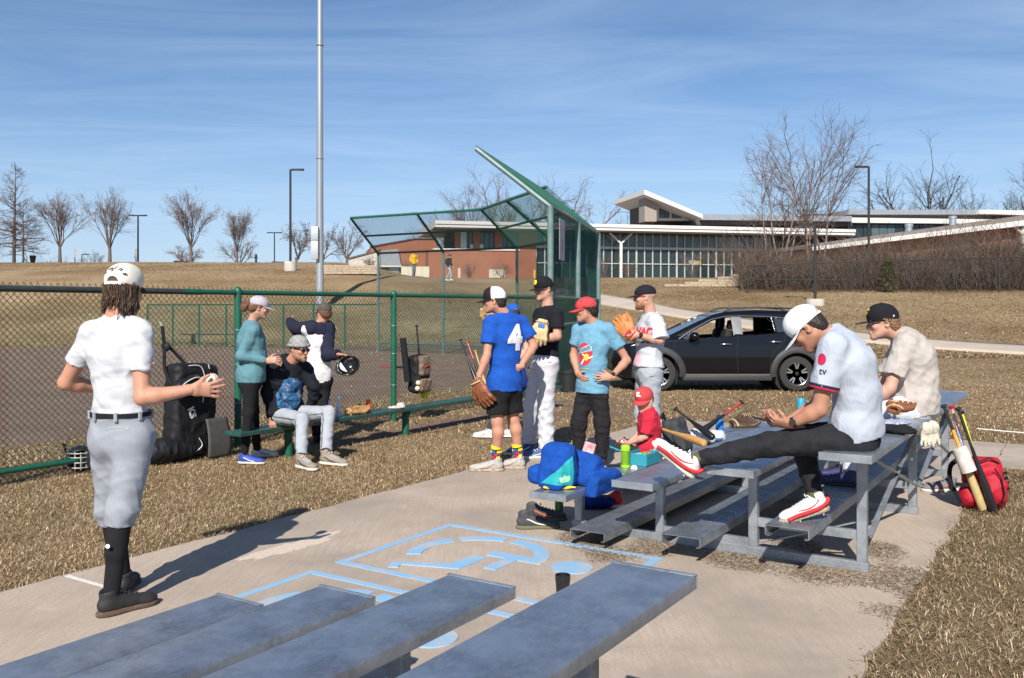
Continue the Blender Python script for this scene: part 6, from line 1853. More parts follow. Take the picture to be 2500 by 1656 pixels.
pk = poly2([(-.062, .006), (-.03, .014), (.03, .014), (.062, .006), (.06, -.004), (.03, .004), (-.03, .004), (-.06, -.004)])
p.print_on('trousers', *pk, mat('pocket_welt', (.30, .32, .35), .9), p.pel + p.up * .035 + p.pR * .055 + bk * .1, -np.cross(bk, (0, 0, 1)), np.array([0, 0, 1.]), 'back_pocket', p.boto, .002, .03)
p.short_hair(h_brown, .006, -.075, .03, nape=True, top=.075)
g = np.random.default_rng(4); strands = []
lockm = [mat('hair_brown_lock', (.085, .046, .025), .42, 0, .4, 40, spec=.5), mat('hair_dark_lock', (.045, .026, .016), .45, 0, .4, 40, spec=.5), mat('hair_light_lock', (.17, .095, .050), .4, 0, .4, 40, spec=.5)]
for i in range(560):
    a = g.uniform(-1.85, 1.65); rr = 1.0 + g.uniform(-.05, .09)
    x0, y0 = .083 * math.sin(a) * rr, -.015 - .098 * math.cos(a) * rr; z0 = g.uniform(-.01, .035)
    Ls = g.uniform(.060, .110) + (.080 * g.random() if a > .35 else 0) + (.035 if a < -.7 else 0)
    flip = g.uniform(.0, .10) * (1 if g.random() < .75 else -1); ph = g.uniform(0, 6); am = g.uniform(.003, .013); fq = g.uniform(5, 10)
    pts = []
    for t in np.linspace(0, 1, 9):
        out = 1 - .10 * t + .55 * flip / .1 * max(0, t - .55) ** 1.5
        pts.append(p.q(x0 * out + am * math.sin(fq * t + ph) * t, y0 * out + am * math.cos(fq * t + ph) * t, z0 - Ls * t * (1 - .25 * max(0, t - .75) * (flip > .05) * 4)))
    strands.append(pts)
S_ = np.array(strands); rad_ = np.array([.003, .0038, .004, .004, .0038, .0034, .0028, .002, .0007])
for j, mm in enumerate(lockm):
    sub = S_[j::3] if j < 2 else S_[2::3][:70]
    obj('hair_locks', tubes_np(sub, np.tile(rad_, (len(sub), 1)) * g.uniform(.45, 1.05, (len(sub), 1)) * (1 if j < 2 else .7), 4), mm, p.t, 180)
p.beard(h_brown)
m_cream = cloth('cream_cap_cotton', (.70, .655, .56), .10, .2)
p.cap(m_cream, cloth('navy_brim', (.03, .035, .06), .1), tilt=2, dome=.094, opening=True, strap=mat('cap_strap', (.78, .77, .74), .5), L=.07, curv=.03, low=.012, zs=.012)
p.cap_mark(*arc_text('Twins', .034, .075, .40, .25, .0015), m_ink, 176, .74, name='lettering')
p.cap_mark(*poly2([(-.014, -.010), (.002, -.010), (.008, -.002), (-.004, .000), (.010, .010), (-.006, .010), (-.012, .002), (0, 0)]), m_bink, 182, .52, name='emblem')
p.cap_mark(*place2(star2(5, .007, .003), .014, 0), mat('gold_ink', (.5, .4, .25), .7), 180, .52, name='emblem')
q = at(263, 1334, 4.695) - np.array([-.018, -.050, -.005])
Vd, Fd = disc2(.011)
so = obj('sock_badge', merge(lathe([(.0115, 0), (.0115, .002)], 18, q + np.array([-.018, -.050, -.005]), rotx(PI / 2) @ np.eye(3)), lathe([(.006, .0021), (.006, .003)], 10, q + np.array([-.018, -.050, -.005]), rotx(PI / 2))), m_wink, p.t)
ball = J(518, 928, .055)
bt = thing('baseball', 'worn cream baseball in the hand of the man with cream cap', 'ball', ball - [0, 0, .037])
bo = obj('cover', ellipsoid(ball, (.037,) * 3, None, 20, 12), mat('ball_leather', (.62, .56, .42), .6, noise=.15, nscale=40), bt, 180)
obj('stitching', tube([ball + .0375 * np.array([math.cos(t), -.55 - .25 * math.cos(2 * t), math.sin(t)]) / np.linalg.norm([math.cos(t), -.55 - .25 * math.cos(2 * t), math.sin(t)]) for t in np.linspace(0, 2 * PI, 40)], .0013, 4), m_rink, bo)

# ---- 2: woman in teal
m_teal = cloth('teal_jersey', (.105, .225, .265), .08, .15)
p = Person('woman in teal long sleeved top and black leggings by the fence', 9.35, gr(612, 1122)[:2], 1.70, m_skin2, 1.2, 'f')
J = p.J
p.torso(J(612, 925, .02), J(613, 797, .02), 68, 72, bw=1.08, bd=1.16, belly=.03, sw=.150)
p.arms(J(588, 870, -.16), J(652, 881, -.10), J(612, 872, .2), J(662, 884, .12))
p.legs(J(607, 1008, -.06), J(596, 1110, -.02), J(618, 1003, .18), J(628, 1099, .40))
p.body(leg=1.12); p.head(J(632, 752, .0), 68, 10, hs=.96)
p.hand(True, (1, .1, .1), (0, 1, -.2), .75); p.hand(False, (1, -.2, .0), (0, -1, -.2), .7)
p.finish_skin(); p.brows(h_auburn)
p.top(m_teal, 1.97, -.035, .010, seed=21, flare=.006, r0=.062, cuff=.034, wave=.10, fold=.0035)
p.bottom(m_black_c, 'long', .006, .10, 'leggings', .0015, 22, .98, .062, .042, .094, 1.0)
p.shoe('R', (1, -.1, 0), m=mat('royal_blue_shoe', (.03, .07, .33), .6), ms=m_whso, accent=m_whsh, lace=mat('blue_lace', (.03, .08, .5), .8), z=0.0); p.shoe('L', (1, .22, 0), m=m_whsh, ms=m_whso, accent=MATS['royal_blue_shoe'], lace=m_lace, z=0.0)
p.short_hair(h_auburn, .012, -.045, .025)
p.hair(h_auburn, [((-.0, -.125, .022), (.045, .045, .042)), ((-.02, -.155, .0), (.035, .032, .045)), ((.02, -.150, -.03), (.03, .03, .035))], [], 5, .008, .03, name='ponytail')
p.cap(cloth('lilac_cap', (.42, .385, .43), .08), tilt=4, dome=.084, L=.075, curv=.018, low=.02, zs=.006)

# ---- 3: seated man in the hoodie
m_hood = cloth('black_hoodie_fleece', (.010, .012, .018), .2, .3)
p = Person('man in black galaxy print hoodie sitting on the green bench', 9.72, gr(760, 1140)[:2], 1.82, m_skin, 1.15)
J = p.J
p.torso(J(697, 1009, 0), J(706, 893, -.12), 142, 132, bw=1.10, bd=1.12, slouch=.03, sw=.178)
p.arms(J(651, 958, -.14), J(664, 1016, -.14), J(768, 946, -.05), J(757, 1003, .06))
p.legs(J(737, 1024, -.42), J(735, 1112, -.62), J(802, 1008, -.20), J(796, 1101, -.42))
p.body(); p.head(J(731, 853, -.20), 126, 8, hs=1.04)
p.hand(True, (.1, -.15, -1), (.2, .9, 0), .55, .3); p.hand(False, (.3, -.2, -1), (-.5, 0, -.3), .5)
p.finish_skin()
p.top(m_hood, 1.95, -.04, .020, 'hoodie', .007, .11, 31, .006, r0=.074, cuff=.036)
S = Sdf(); hb = p.nck - p.fw * .06 + p.up * .02
S.ell(hb - p.fw * .03 + p.up * .02, (.12, .06, .07), np.stack([p.sR, p.fw, p.up], 1), .03)
for e in (-1, 1): S.cone(hb + p.sR * e * .10 + p.up * .02, p.nck + p.fw * .085 + p.sR * e * .035 - p.up * .02, .042, .030, .03)
obj('hood', S.mesh(.01, folds(32, .004, .07), 1), m_hood, p.topo, 180)
def galaxy():
    m = bpy.data.materials.new('galaxy_print'); m.use_nodes = True; N, K = m.node_tree.nodes, m.node_tree.links; b = N['Principled BSDF']; b.inputs['Roughness'].default_value = .85
    tc = N.new('ShaderNodeTexCoord'); n = N.new('ShaderNodeTexNoise'); n.inputs['Scale'].default_value = 11; n.inputs['Detail'].default_value = 7; n.inputs['Distortion'].default_value = 1.2; K.new(tc.outputs['Object'], n.inputs[0])
    r = N.new('ShaderNodeValToRGB'); e = r.color_ramp.elements; e[0].position = .36; e[0].color = (.006, .008, .02, 1); e[1].position = .70; e[1].color = (.45, .62, .75, 1)
    for ps, c in ((.46, (.015, .06, .16, 1)), (.55, (.02, .20, .42, 1)), (.62, (.10, .08, .20, 1))): x = e.new(ps); x.color = c
    K.new(n.outputs[0], r.inputs[0])
    v = N.new('ShaderNodeTexNoise'); v.inputs['Scale'].default_value = 180; K.new(tc.outputs['Object'], v.inputs[0]); mr = N.new('ShaderNodeMapRange'); mr.inputs[1].default_value = .66; mr.inputs[2].default_value = .74; K.new(v.outputs[0], mr.inputs[0])
    x = N.new('ShaderNodeMix'); x.data_type = 'RGBA'; K.new(mr.outputs[0], x.inputs[0]); K.new(r.outputs[0], x.inputs[6]); x.inputs[7].default_value = (.6, .7, .8, 1); K.new(x.outputs[2], b.inputs['Base Color']); return m
gp = poly2([(-.10, .14), (-.05, .17), (.03, .16), (.09, .12), (.13, .02), (.14, -.10), (.06, -.17), (-.05, -.20), (-.13, -.17), (-.15, -.05), (-.13, .06)])
p.print_on('hoodie', *gp, galaxy(), p.cur(.52) + p.fw * .2, -p.sR, p.up, 'galaxy_print', None, .004, .022)
p.bottom(m_greyp2, 'long', .012, .06, seed=33, loose=1.02, knee=.066, cuff=.060, fold=.0045)
for h_, n_, a_ in ((p.hpR, p.kR, p.aR), (p.hpL, p.kL, p.aL)):
    sd = nrm(np.cross(n_ - h_, (0, 0, 1))) * (-1 if np.dot(np.cross(n_ - h_, (0, 0, 1)), (-1, -1, 0)) < 0 else 1)
    bv = BVHTree.FromPolygons([Vector(v) for v in p.meshes['trousers'][0]], [tuple(int(i) for i in f) for f in p.meshes['trousers'][1]])
    pts = []
    for t in np.linspace(.15, 1.9, 26):
        c = h_ + (n_ - h_) * t if t < 1 else n_ + (a_ - n_) * (t - 1); hit = bv.ray_cast(Vector(c + sd * .3), Vector(-sd), .5)
        if hit[0] is not None: pts.append(np.array(hit[0]) + sd * .001)
    if len(pts) > 4: obj('piping', tube(pts, .0042, 5), m_black_c, p.boto, 180)
m_tan = mat('taupe_shoe', (.26, .225, .18), .75, noise=.2, nscale=40)
p.shoe('R', (.80, -.75, 0), m=m_tan, ms=m_whso, lace=m_lace, accent=m_shoeblk, k=1.1, z=0.0, high=.01); p.shoe('L', (.95, -.40, 0), m=m_tan, ms=m_whso, lace=m_lace, accent=m_shoeblk, k=1.1, z=0.0, high=.01)
p.short_hair(h_sandy, .006, -.03, .03)
m_knit = mat('grey_knit', (.42, .42, .41), .95, 0, .45, 60, 1.0, 80, col2=(.16, .16, .16))
Rc = p.hR; S = Sdf(); S.ell(p.q(0, -.014, .052), np.array([.092, .112, .092]) * p.hk, Rc, .02); S.cut(p.q(0, .06, .030), Rc @ np.array([0, -.22, -1.0]))
bn = obj('knit_beanie', S.mesh(.006, lambda V: .004 * np.sin(V[:, 0] * 260) * np.sin(V[:, 2] * 300 + 2 * np.sin(V[:, 1] * 200)), 1), m_knit, p.t, 180)
th = np.linspace(0, 2 * PI, 40); obj('beanie_cuff', tube([p.q(.090 * math.sin(a), -.014 + .110 * math.cos(a), .040 + .014 * math.cos(a)) for a in th], .020, 10), m_knit, bn, 180)
p.glasses(mat('dark_lens', (.012, .012, .014), .1, noise=0)); p.beard(mat('short_sandy_stubble', (.26, .14, .085), .8), False)

# ---- 4: youth by the fence
p = Person('youth in navy and white hoodie pointing over the fence', 10.75, gr(780, 1078)[:2], 1.62, m_skin, 1.25)
J = p.J
p.torso(J(779, 925, 0), J(779, 797, .03), -32, -25, bw=1.0, bd=1.05, sw=.165)
p.arms(J(799, 868, -.10), J(828, 866, -.22), J(722, 803, .20), J(708, 784, .40))
p.legs(J(788, 990, -.03), J(793, 1063, .0), J(772, 992, .04), J(772, 1064, .02))
p.body(); p.head(J(791, 764, .03), -38, 2, hs=.97, mouth=False)
p.hand(True, (1, -.2, -.1), (0, -.3, -1), .8); p.hand(False, (-.15, .9, .45), (.2, 0, -1), [0.05, 1.2, 1.2, 1.2])
p.finish_skin()
m_offw = cloth('heather_white', (.62, .61, .61), .08)
p.top(m_offw, .05, -.055, .010, 'hoodie', .006, .10, 41, .004)
S = Sdf(); 
for sh, e, w in ((p.shR, p.eR, p.wR), (p.shL, p.eL, p.wL)): p._sleeve(S, sh + (p.nck - sh) * .35, e, w, 1.95, .030, .080, cuff=.037)
S.econe(p.nck - p.up * .03 - p.sR * .10, p.nck - p.up * .03 + p.sR * .10, p.fw, (.115, .085), (.115, .085), .04)
obj('sleeves', S.mesh(.0115, folds(42, .005, .08), 1), m_navy, p.topo, 180)
S = Sdf(); S.ell(p.nck - p.fw * .075 - p.up * .05, (.105, .05, .10), np.stack([p.sR, p.fw, p.up], 1), .03); S.cone(p.nck - p.sR * .07, p.nck + p.sR * .07, .05, .05, .03)
obj('hood', S.mesh(.011, folds(43, .004, .07), 1), m_navy, p.topo, 180)
p.bottom(m_black_c, 'long', .012, .08, seed=44, loose=1.02, fold=.004)
for sd in 'RL': p.shoe(sd, (-.2, 1, 0), m=m_shoeblk, ms=m_soleblk, z=0.0)
p.short_hair(h_auburn, .010, -.07, .02)
p.cap(cloth('olive_cap', (.085, .075, .06), .3), back=None, tilt=2, dome=.084, low=.012)
p.cap_mark(*place2(disc2(.026, .030)), cloth('red_panel', (.42, .03, .05)), -62, .2, name='side_panel')
hw = p.wR

# ---- 5: man with number 4
m_royal = cloth('royal_blue_jersey', (.010, .075, .37), .08, .15)
p = Person('man in royal blue shirt number 4 and black shorts', 8.95, gr(1235, 1144)[:2], 1.80, m_skin, 1.1)
J = p.J
p.torso(J(1232, 942, 0), J(1236, 778, .02), -32, -42, bw=1.03, sw=.178)
p.arms(J(1189, 868, -.14), J(1168, 922, -.16), J(0, 0), J(0, 0)) if False else p.arms(J(1304, 845, .10), J(1270, 896, -.06), J(1189, 868, -.16), J(1169, 920, -.20))
p.legs(J(1253, 1022, .07), J(1265, 1112, .08), J(1214, 1028, -.09), J(1211, 1115, -.05))
p.bare = True; p.body(leg=1.04); p.head(J(1207, 735, .0), -80, 2, hs=1.05)
p.hand(True, (-.75, .2, -.25), (-.5, .9, 0), .5); p.hand(False, (.05, -.05, -1), (.6, .6, 0), .4)
p.finish_skin(); p.brows(h_dark)
p.top(m_royal, .66, -.055, .016, seed=51, flare=.026, r1=.076, wave=.11, fold=.005)
bk = -p.fw
p.print_on('shirt', *text_poly('4', .33, 0, .018), m_wink, p.cur(.70) + bk * .2 + p.sR * .035, p.sR, p.up, 'number', None, .004, .03)
p.bottom(cloth('black_mesh_short', (.010, .010, .011), .2), 'shorts', .010, .02, 'shorts', .006, 52, 1.06, thigh=.094, end=.82, waistg=-.012)
m_sky = mat('sock_yellow', (.85, .62, .02), .9); m_sbl = mat('sock_blue', (.02, .13, .42), .9); m_srd = mat('sock_red', (.55, .02, .02), .9)
for sd, (n_, a_) in (('R', (p.kR, p.aR)), ('L', (p.kL, p.aL))):
    so = p.sock(sd, m_bink, .70, 1.0, .049, .042)
    d = nrm(a_ - n_); s_ = nrm(np.cross(d, (0, 1, 0))); f_ = np.cross(s_, d)
    c0 = n_ + (a_ - n_) * .715
    obj('sock_band', tube([c0 - d * .012, c0 + d * .02], .0525, 14), m_sky, so)
    k_ = 0
    for r_ in range(3):
        for j in range(6):
            a = j * PI / 3 + r_ * .5; cc = c0 + d * (.045 + .028 * r_); rr = .0485 - .0022 * r_
            obj('sock_patch', bar(cc + (s_ * math.cos(a) + f_ * math.sin(a)) * (rr - .004), cc + (s_ * math.cos(a) + f_ * math.sin(a)) * (rr + .0025), .036, .022, d), (m_sky, m_sbl, m_srd)[k_ % 3], so, None); k_ += 1 if j != 4 else 2
m_gsh = mat('pale_grey_shoe', (.40, .375, .345), .75, noise=.2, nscale=40)
p.shoe('L', (-1, .0, 0), m=m_gsh, ms=m_dirtso, lace=mat('mauve_lace', (.3, .22, .24), .8), accent=mat('mauve_mark', (.30, .22, .22), .8), k=1.12, z=0.0)
p.shoe('R', (-.85, .15, 0), m=m_gsh, ms=m_dirtso, lace=MATS['mauve_lace'], accent=MATS['mauve_mark'], k=1.1, z=0.0)
p.short_hair(h_dark, .009, -.07, .035)
p.glasses(MATS['dark_lens'])
p.cap(cloth('black_cap_cotton', (.014, .013, .014)), back=cloth('white_cap_mesh', (.72, .72, .75), .06), tilt=4, dome=.098, L=.082, curv=.02, low=.014, split=.012)
obj('piping', tube([p.capq(.0875 * math.sin(t), .014, .040 + .099 * math.cos(t)) for t in np.linspace(-1.7, 1.7, 24)], .003, 5), m_rink, p.capo)
W5 = p.wL.copy()

# ---- 6: woman behind him
p = Person('woman with blue cap half hidden behind the number 4 man', 11.2, gr(1240, 1068)[:2], 1.68, m_skin2, 1.35, 'f')
J = p.J
p.torso(J(1253, 915, 0), J(1251, 800, .02), -35, -40, sw=.150)
p.arms(J(1287, 855, .0), J(1262, 882, -.10), J(1212, 838, .05), J(1203, 802, .12))
p.legs(J(1253, 985, .05), J(1248, 1048, .05), J(1224, 986, -.02), J(1196, 1048, .0))
p.body(); p.head(J(1251, 764, .02), -28, 4, hs=.95, mouth=False)
p.hand(True, (-.6, .3, -.4), (-.6, .8, 0), .5); p.hand(False, (-.2, .2, 1), (.3, 1, 0), .4)
p.finish_skin()
p.top(cloth('lavender_white_jersey', (.55, .56, .66)), .6, -.05, .012, seed=61)
p.bottom(cloth('slate_shorts', (.045, .055, .085)), 'long', .012, .06, seed=62, cuff=.05)
obj('side_stripe', bar(p.hpR + p.pR * .105 + [0, 0, -.05], p.kR + p.pR * .078, .012, .03, p.pF), mat('orange_stripe', (.75, .16, .02), .8), p.boto, None)
S = Sdf(); S.econe(p.pel + p.up * .10, p.pel - p.up * .10 - p.pF * .05, p.pR, (.18, .14), (.17, .13), .03); S.cut(p.pel + p.pF * .02, p.pF)
obj('tied_jacket', S.mesh(.013, folds(63, .008, .08), 1), cloth('royal_jacket', (.012, .04, .20)), p.t, 180)
p.short_hair(h_dark, .012, -.06, .02); p.hair(h_dark, [((0, -.11, -.03), (.035, .035, .08))], [], 6, .006, .03, name='ponytail')
p.cap(cloth('royal_cap', (.015, .09, .42)), tilt=2, dome=.084, opening=True, low=.012)
for sd in 'LR': p.shoe(sd, (-1, .25, 0), m=m_whsh, ms=m_whsh, lace=m_lace, accent=m_gsh, z=0.0)

# ---- 7: tall man in black
p = Person('tall man in black t-shirt and white trousers holding a tan glove', 9.78, gr(1318, 1108)[:2], 1.93, m_skin2, 1.15)
J = p.J
p.torso(J(1330, 884, 0), J(1339, 760, .02), -118, -112, bw=.93, sw=.165)
p.arms(J(1312, 822, .18), J(1316, 812, -.05), J(1361, 822, -.20), J(1309, 829, -.30))
p.legs(J(1299, 985, .12), J(1292, 1080, .20), J(1332, 985, -.06), J(1334, 1096, -.08))
p.body(); p.head(J(1327, 706, .0), -126, 6, hs=1.05)
p.hand(False, (-1, -.1, .15), (.1, 1, .3), .6); p.hand(True, (-.1, -.8, .3), (.6, 0, .8), .5)
p.finish_skin(); p.brows(h_brown)
m_tee_b = cloth('black_tee_cotton', (.011, .011, .016), .15)
p.top(m_tee_b, .66, .07, .010, seed=71, flare=-.004, r1=.072)
m_whp = cloth('white_baseball_twill', (.54, .54, .58), .05, .15)
p.bottom(m_whp, 'long', .016, .115, seed=72, loose=1.08, knee=.074, cuff=.074, thigh=.092, fold=.006, waistg=.014)
p.belt(m_navy, .106, .034, .026)
p.print_on('trousers', *swoosh(.055), m_bink, p.hpL - p.pR * .1 + np.array([0, 0, .02]) + p.pF * .02, np.array([1., 0, 0]), np.array([0, 0, 1.]), 'emblem', p.boto, .003, .03)
m_bluesh = mat('blue_shoe', (.045, .085, .24), .6, noise=.15)
for sd, dd in (('L', (-1, -.2, 0)), ('R', (-.9, -.35, 0))): p.shoe(sd, dd, m=m_bluesh, ms=m_whso, lace=m_lace, accent=m_whsh, k=1.06, z=0.0)
p.short_hair(h_brown, .004, -.03, .03, amp=.001)
p.cap(m_black_c, tilt=2, dome=.096, L=.078, curv=.018, low=.016)
p.cap_mark(*disc2(.034, .027), m_yink, 6, .40, name='emblem'); p.cap_mark(*place2(poly2([(-.026, -.018), (-.006, .0), (-.028, .016), (-.040, .004)])), mat('teal_ink', (.03, .18, .13), .8), 2, .40, .98, name='emblem_fish'); p.cap_mark(*text_poly('Shops', .014, .2, .0008), mat('red_orange_ink', (.6, .12, .03), .8), 12, .40, 1, name='emblem_lettering')
H7 = p

# ---- 8: light blue shirt, red cap
m_sky_c = cloth('light_blue_heather', (.135, .30, .41), .12, .2)
p = Person('man in light blue t-shirt and red cap, hands on hips', 9.15, gr(1443, 1140)[:2], 1.74, m_skin, 1.1)
J = p.J
p.torso(J(1446, 952, 0), J(1450, 797, .02), -148, -140, bw=.96, sw=.175)
p.arms(J(1400, 868, .14), J(1411, 914, -.02), J(1531, 880, -.06), J(1492, 921, -.20))
p.legs(J(1413, 1032, -.02), J(1412, 1116, .02), J(1470, 1034, -.08), J(1470, 1118, -.05))
p.body(); p.head(J(1430, 757, .0), -92, 6, hs=1.02)
p.hand(False, (-1, .0, .02), (0, 1, -.15), [.15, .15, .2, .25], .1, .3); p.hand(True, (.35, -.7, -.35), (.8, .4, .2), .4)
p.finish_skin(); p.brows(h_dark)
p.top(m_sky_c, .58, -.035, .013, seed=81, flare=.030, r1=.072, wave=.14, fold=.0045)
c0 = p.cur(.56) + p.fw * .2 + p.sR * .035; rt = -p.sR
ins = lambda poly, r=.088, ry=.125: poly
p.print_on('shirt', *disc2(.086, .115), m_rink, c0, rt, p.up, 'print_disc', None, .0035, .02)
p.print_on('shirt', *poly2([(-.085, .0), (-.088, .045), (.060, .10), (.082, .075), (.080, .035)]), mat('pale_blue_ink', (.35, .47, .58), .8), c0, rt, p.up, 'print_band', None, .0050, .02)
p.print_on('shirt', *place2(text_poly('ST LOUIS', .040, .2, .001), -.015, .045, .32), m_ink, c0, rt, p.up, 'lettering', None, .0065, .02)
for bnd in ([(-.045, -.10), (-.03, -.105), (.0, -.06), (.025, -.045), (.015, -.035), (-.015, -.05)], [(-.03, .012), (.0, -.01), (.02, -.02), (.02, -.03), (-.005, -.022), (-.03, -.005)], [(.03, -.02), (.055, -.03), (.085, -.012), (.085, -.03), (.055, -.045), (.03, -.035)]):
    p.print_on('shirt', *poly2(bnd), m_wink, c0, rt, p.up, 'print_wave', None, .0050, .02)
p.print_on('shirt', *place2(disc2(.026, .034), .022, -.03), m_yink, c0, rt, p.up, 'print_sun', None, .0065, .02)
p.print_on('shirt', *place2(text_poly('· · · · · · ·', .03, 0, .004), 0, -.145), mat('faded_yellow_ink', (.55, .5, .2), .8), c0, rt, p.up, 'lettering', None, .004, .02)
p.bottom(cloth('black_track_pants', (.016, .014, .017), .2), 'long', .016, .02, waistg=-.010, seed=82, loose=1.06, knee=.076, cuff=.055, fold=.008)
for sd in 'LR': p.shoe(sd, (-.85, -.5, 0), m=m_shoeblk, ms=m_whso, lace=m_laceb, z=0.0)
p.watch(False, m_watch)
p.short_hair(h_dark, .016, -.075, .025, amp=.007)
m_redcap = cloth('red_cap_cotton', (.52, .055, .06), .12)
p.cap(m_redcap, tilt=3, dome=.088, L=.075, curv=.024, low=.016)

# ---- 9: white t-shirt with glove, by the car
p = Person('bearded man in white printed t-shirt and black cap before the car', 9.25, gr(1586, 1135)[:2], 1.82, m_skin2, 1.1)
J = p.J
p.torso(J(1583, 908, 0), J(1590, 778, .02), -99, -94, bw=1.08, bd=1.06, sw=.168)
p.arms(J(1560, 838, .20), J(1540, 812, .0), J(1611, 832, -.20), J(1556, 818, -.24))
p.legs(J(1566, 1008, .10), J(1572, 1112, .12), J(1592, 1008, -.08), J(1600, 1118, -.08))
p.body(); p.head(J(1574, 726, .0), -84, 4, hs=1.05)
p.hand(False, (-1, .15, .25), (.2, 1, -.2), .5); p.hand(True, (-.8, -.3, .3), (.3, .2, 1), .4)
p.finish_skin()
p.top(m_white_c, .95, .045, .016, seed=91, flare=.010, r1=.092, r0=.074, wave=.12, fold=.006)
lf = nrm(p.fw * .62 - p.sR * .78); ru = nrm(np.cross(p.up, lf))
cA = p.cur(.72) + lf * .2 + p.up * .01
p.print_on('shirt', *text_poly('VAC', .115, 0, .006, .9), m_rink, cA, ru, p.up, 'lettering', None, .004, .025)
p.print_on('shirt', *place2(text_poly('PUDDING', .034, 0, .001), .02, -.065), m_ink, cA, ru, p.up, 'lettering', None, .004, .02)
p.print_on('shirt', *place2(text_poly('ROGER MARIS', .034, 0, .001), .005, -.10), m_ink, cA, ru, p.up, 'lettering', None, .004, .02)
cB = p.cur(.16) + p.fw * .25 - p.sR * .04
p.print_on('shirt', *place2(disc2(.06, .09), .0, .03), mat('pink_ink', (.72, .42, .50), .8), cB, -p.sR, p.up, 'print_patch', None, .004, .02)
p.print_on('shirt', *place2(text_poly('MAKING', .055, 0, .003), .01, -.06), m_rink, cB, -p.sR, p.up, 'lettering', None, .0055, .02)
p.bottom(m_greyp2, 'knicker', .016, .085, seed=92, loose=1.14, end=.20, fold=.005, thigh=.096, waistg=.016)
p.belt(m_navy, .080, .040, .026)
p.print_on('trousers', *swoosh(.06), m_bink, p.hpL + np.array([0, -.1, -.02]), np.array([1., 0, 0]), np.array([0, 0, 1.]), 'emblem', p.boto, .003, .03)
for sd in 'RL': p.sock(sd, m_black_c, .1, 1, .055, .04); p.shoe(sd, (-1, -.1, 0), m=m_shoeblk, ms=m_soleblk, lace=m_laceb, z=0.0)
p.watch(False, m_watch)
p.short_hair(mat('ginger_stubble', (.45, .255, .17), .8), .003, -.055, .03, amp=.0005, nape=False); p.beard(h_ginger)
p.glasses(MATS['dark_lens'], frame_m=m_rink)
p.cap(cloth('black_blue_cap', (.014, .014, .02)), tilt=2, dome=.080, L=.075, curv=.018, low=.026)
H9 = p

# ---- 10: child in red
m_redt = cloth('red_tee_cotton', (.50, .022, .045), .08)
sk = pl(-3.16, 7.33, 0)
p = Person('small boy in red shirt and red cap sitting on the bleacher', 7.6, (sk[0], sk[1], .335), 1.14, m_skin2, .95)
J = p.J
p.torso(J(1583, 1098, .03), J(1580, 1008, .0), -92, -75, bw=1.02, bd=1.10, sw=.155, slouch=.02)
p.arms(J(1570, 1055, .16), J(1532, 1083, .10), J(1576, 1066, -.10), J(1536, 1083, -.05))
p.legs(J(1546, 1106, .30), J(1540, 1175, .34), J(1540, 1110, .16), J(1536, 1178, .22))
p.body(); p.head(J(1573, 977, -.02), -142, 10, hs=.84)
p.hand(False, (-1, .05, -.1), (.1, .7, .6), .6); p.hand(True, (-.9, -.2, 0), (0, -.3, 1), .5)
p.finish_skin(); p.brows(h_sandy)
p.top(m_redt, .88, -.02, .013, seed=101, flare=.012, r1=.080, r0=.070, fold=.004, wave=.08)
p.print_on('shirt', *text_poly('STL', .075, 0, .002), m_wink, p.cur(.72) - p.fw * .15 - p.sR * .02, p.sR, p.up, 'lettering', None, .003, .02)
obj('whistle', merge(ellipsoid(p.cur(.22) + p.fw * .105 - p.sR * .035, (.014, .012, .02)), ellipsoid(p.cur(.10) + p.fw * .108 - p.sR * .035, (.012, .010, .016))), m_yink, p.t)
p.bottom(m_greyp2, 'long', .010, .06, seed=102, loose=1.0)
for sd in 'RL': p.shoe(sd, (-.84, .54, 0), m=m_shoeblk, ms=m_soleblk)
p.short_hair(h_sandy, .006, -.04, .03)
p.cap(m_redcap, tilt=2, dome=.094, L=.072, curv=.030, low=.014, drop=.018)
p.cap_mark(*text_poly('StL', .050, 0, .003, .6), m_wink, 2, .42, .95, name='emblem')
cd = J(1521, 1080, -.05); ct = thing('trading_card', 'small dark card in the hand of the boy in red', 'card', cd)
obj('card', box(cd, (.030, .0012, .042), rotz(.25) @ roty(.9)), mat('card_print', (.18, .03, .06), .5), ct, None); obj('card_stripe', box(cd + [0, -.0022, 0], (.022, .0005, .008), rotz(.25) @ roty(.9)), m_wink, ct, None)

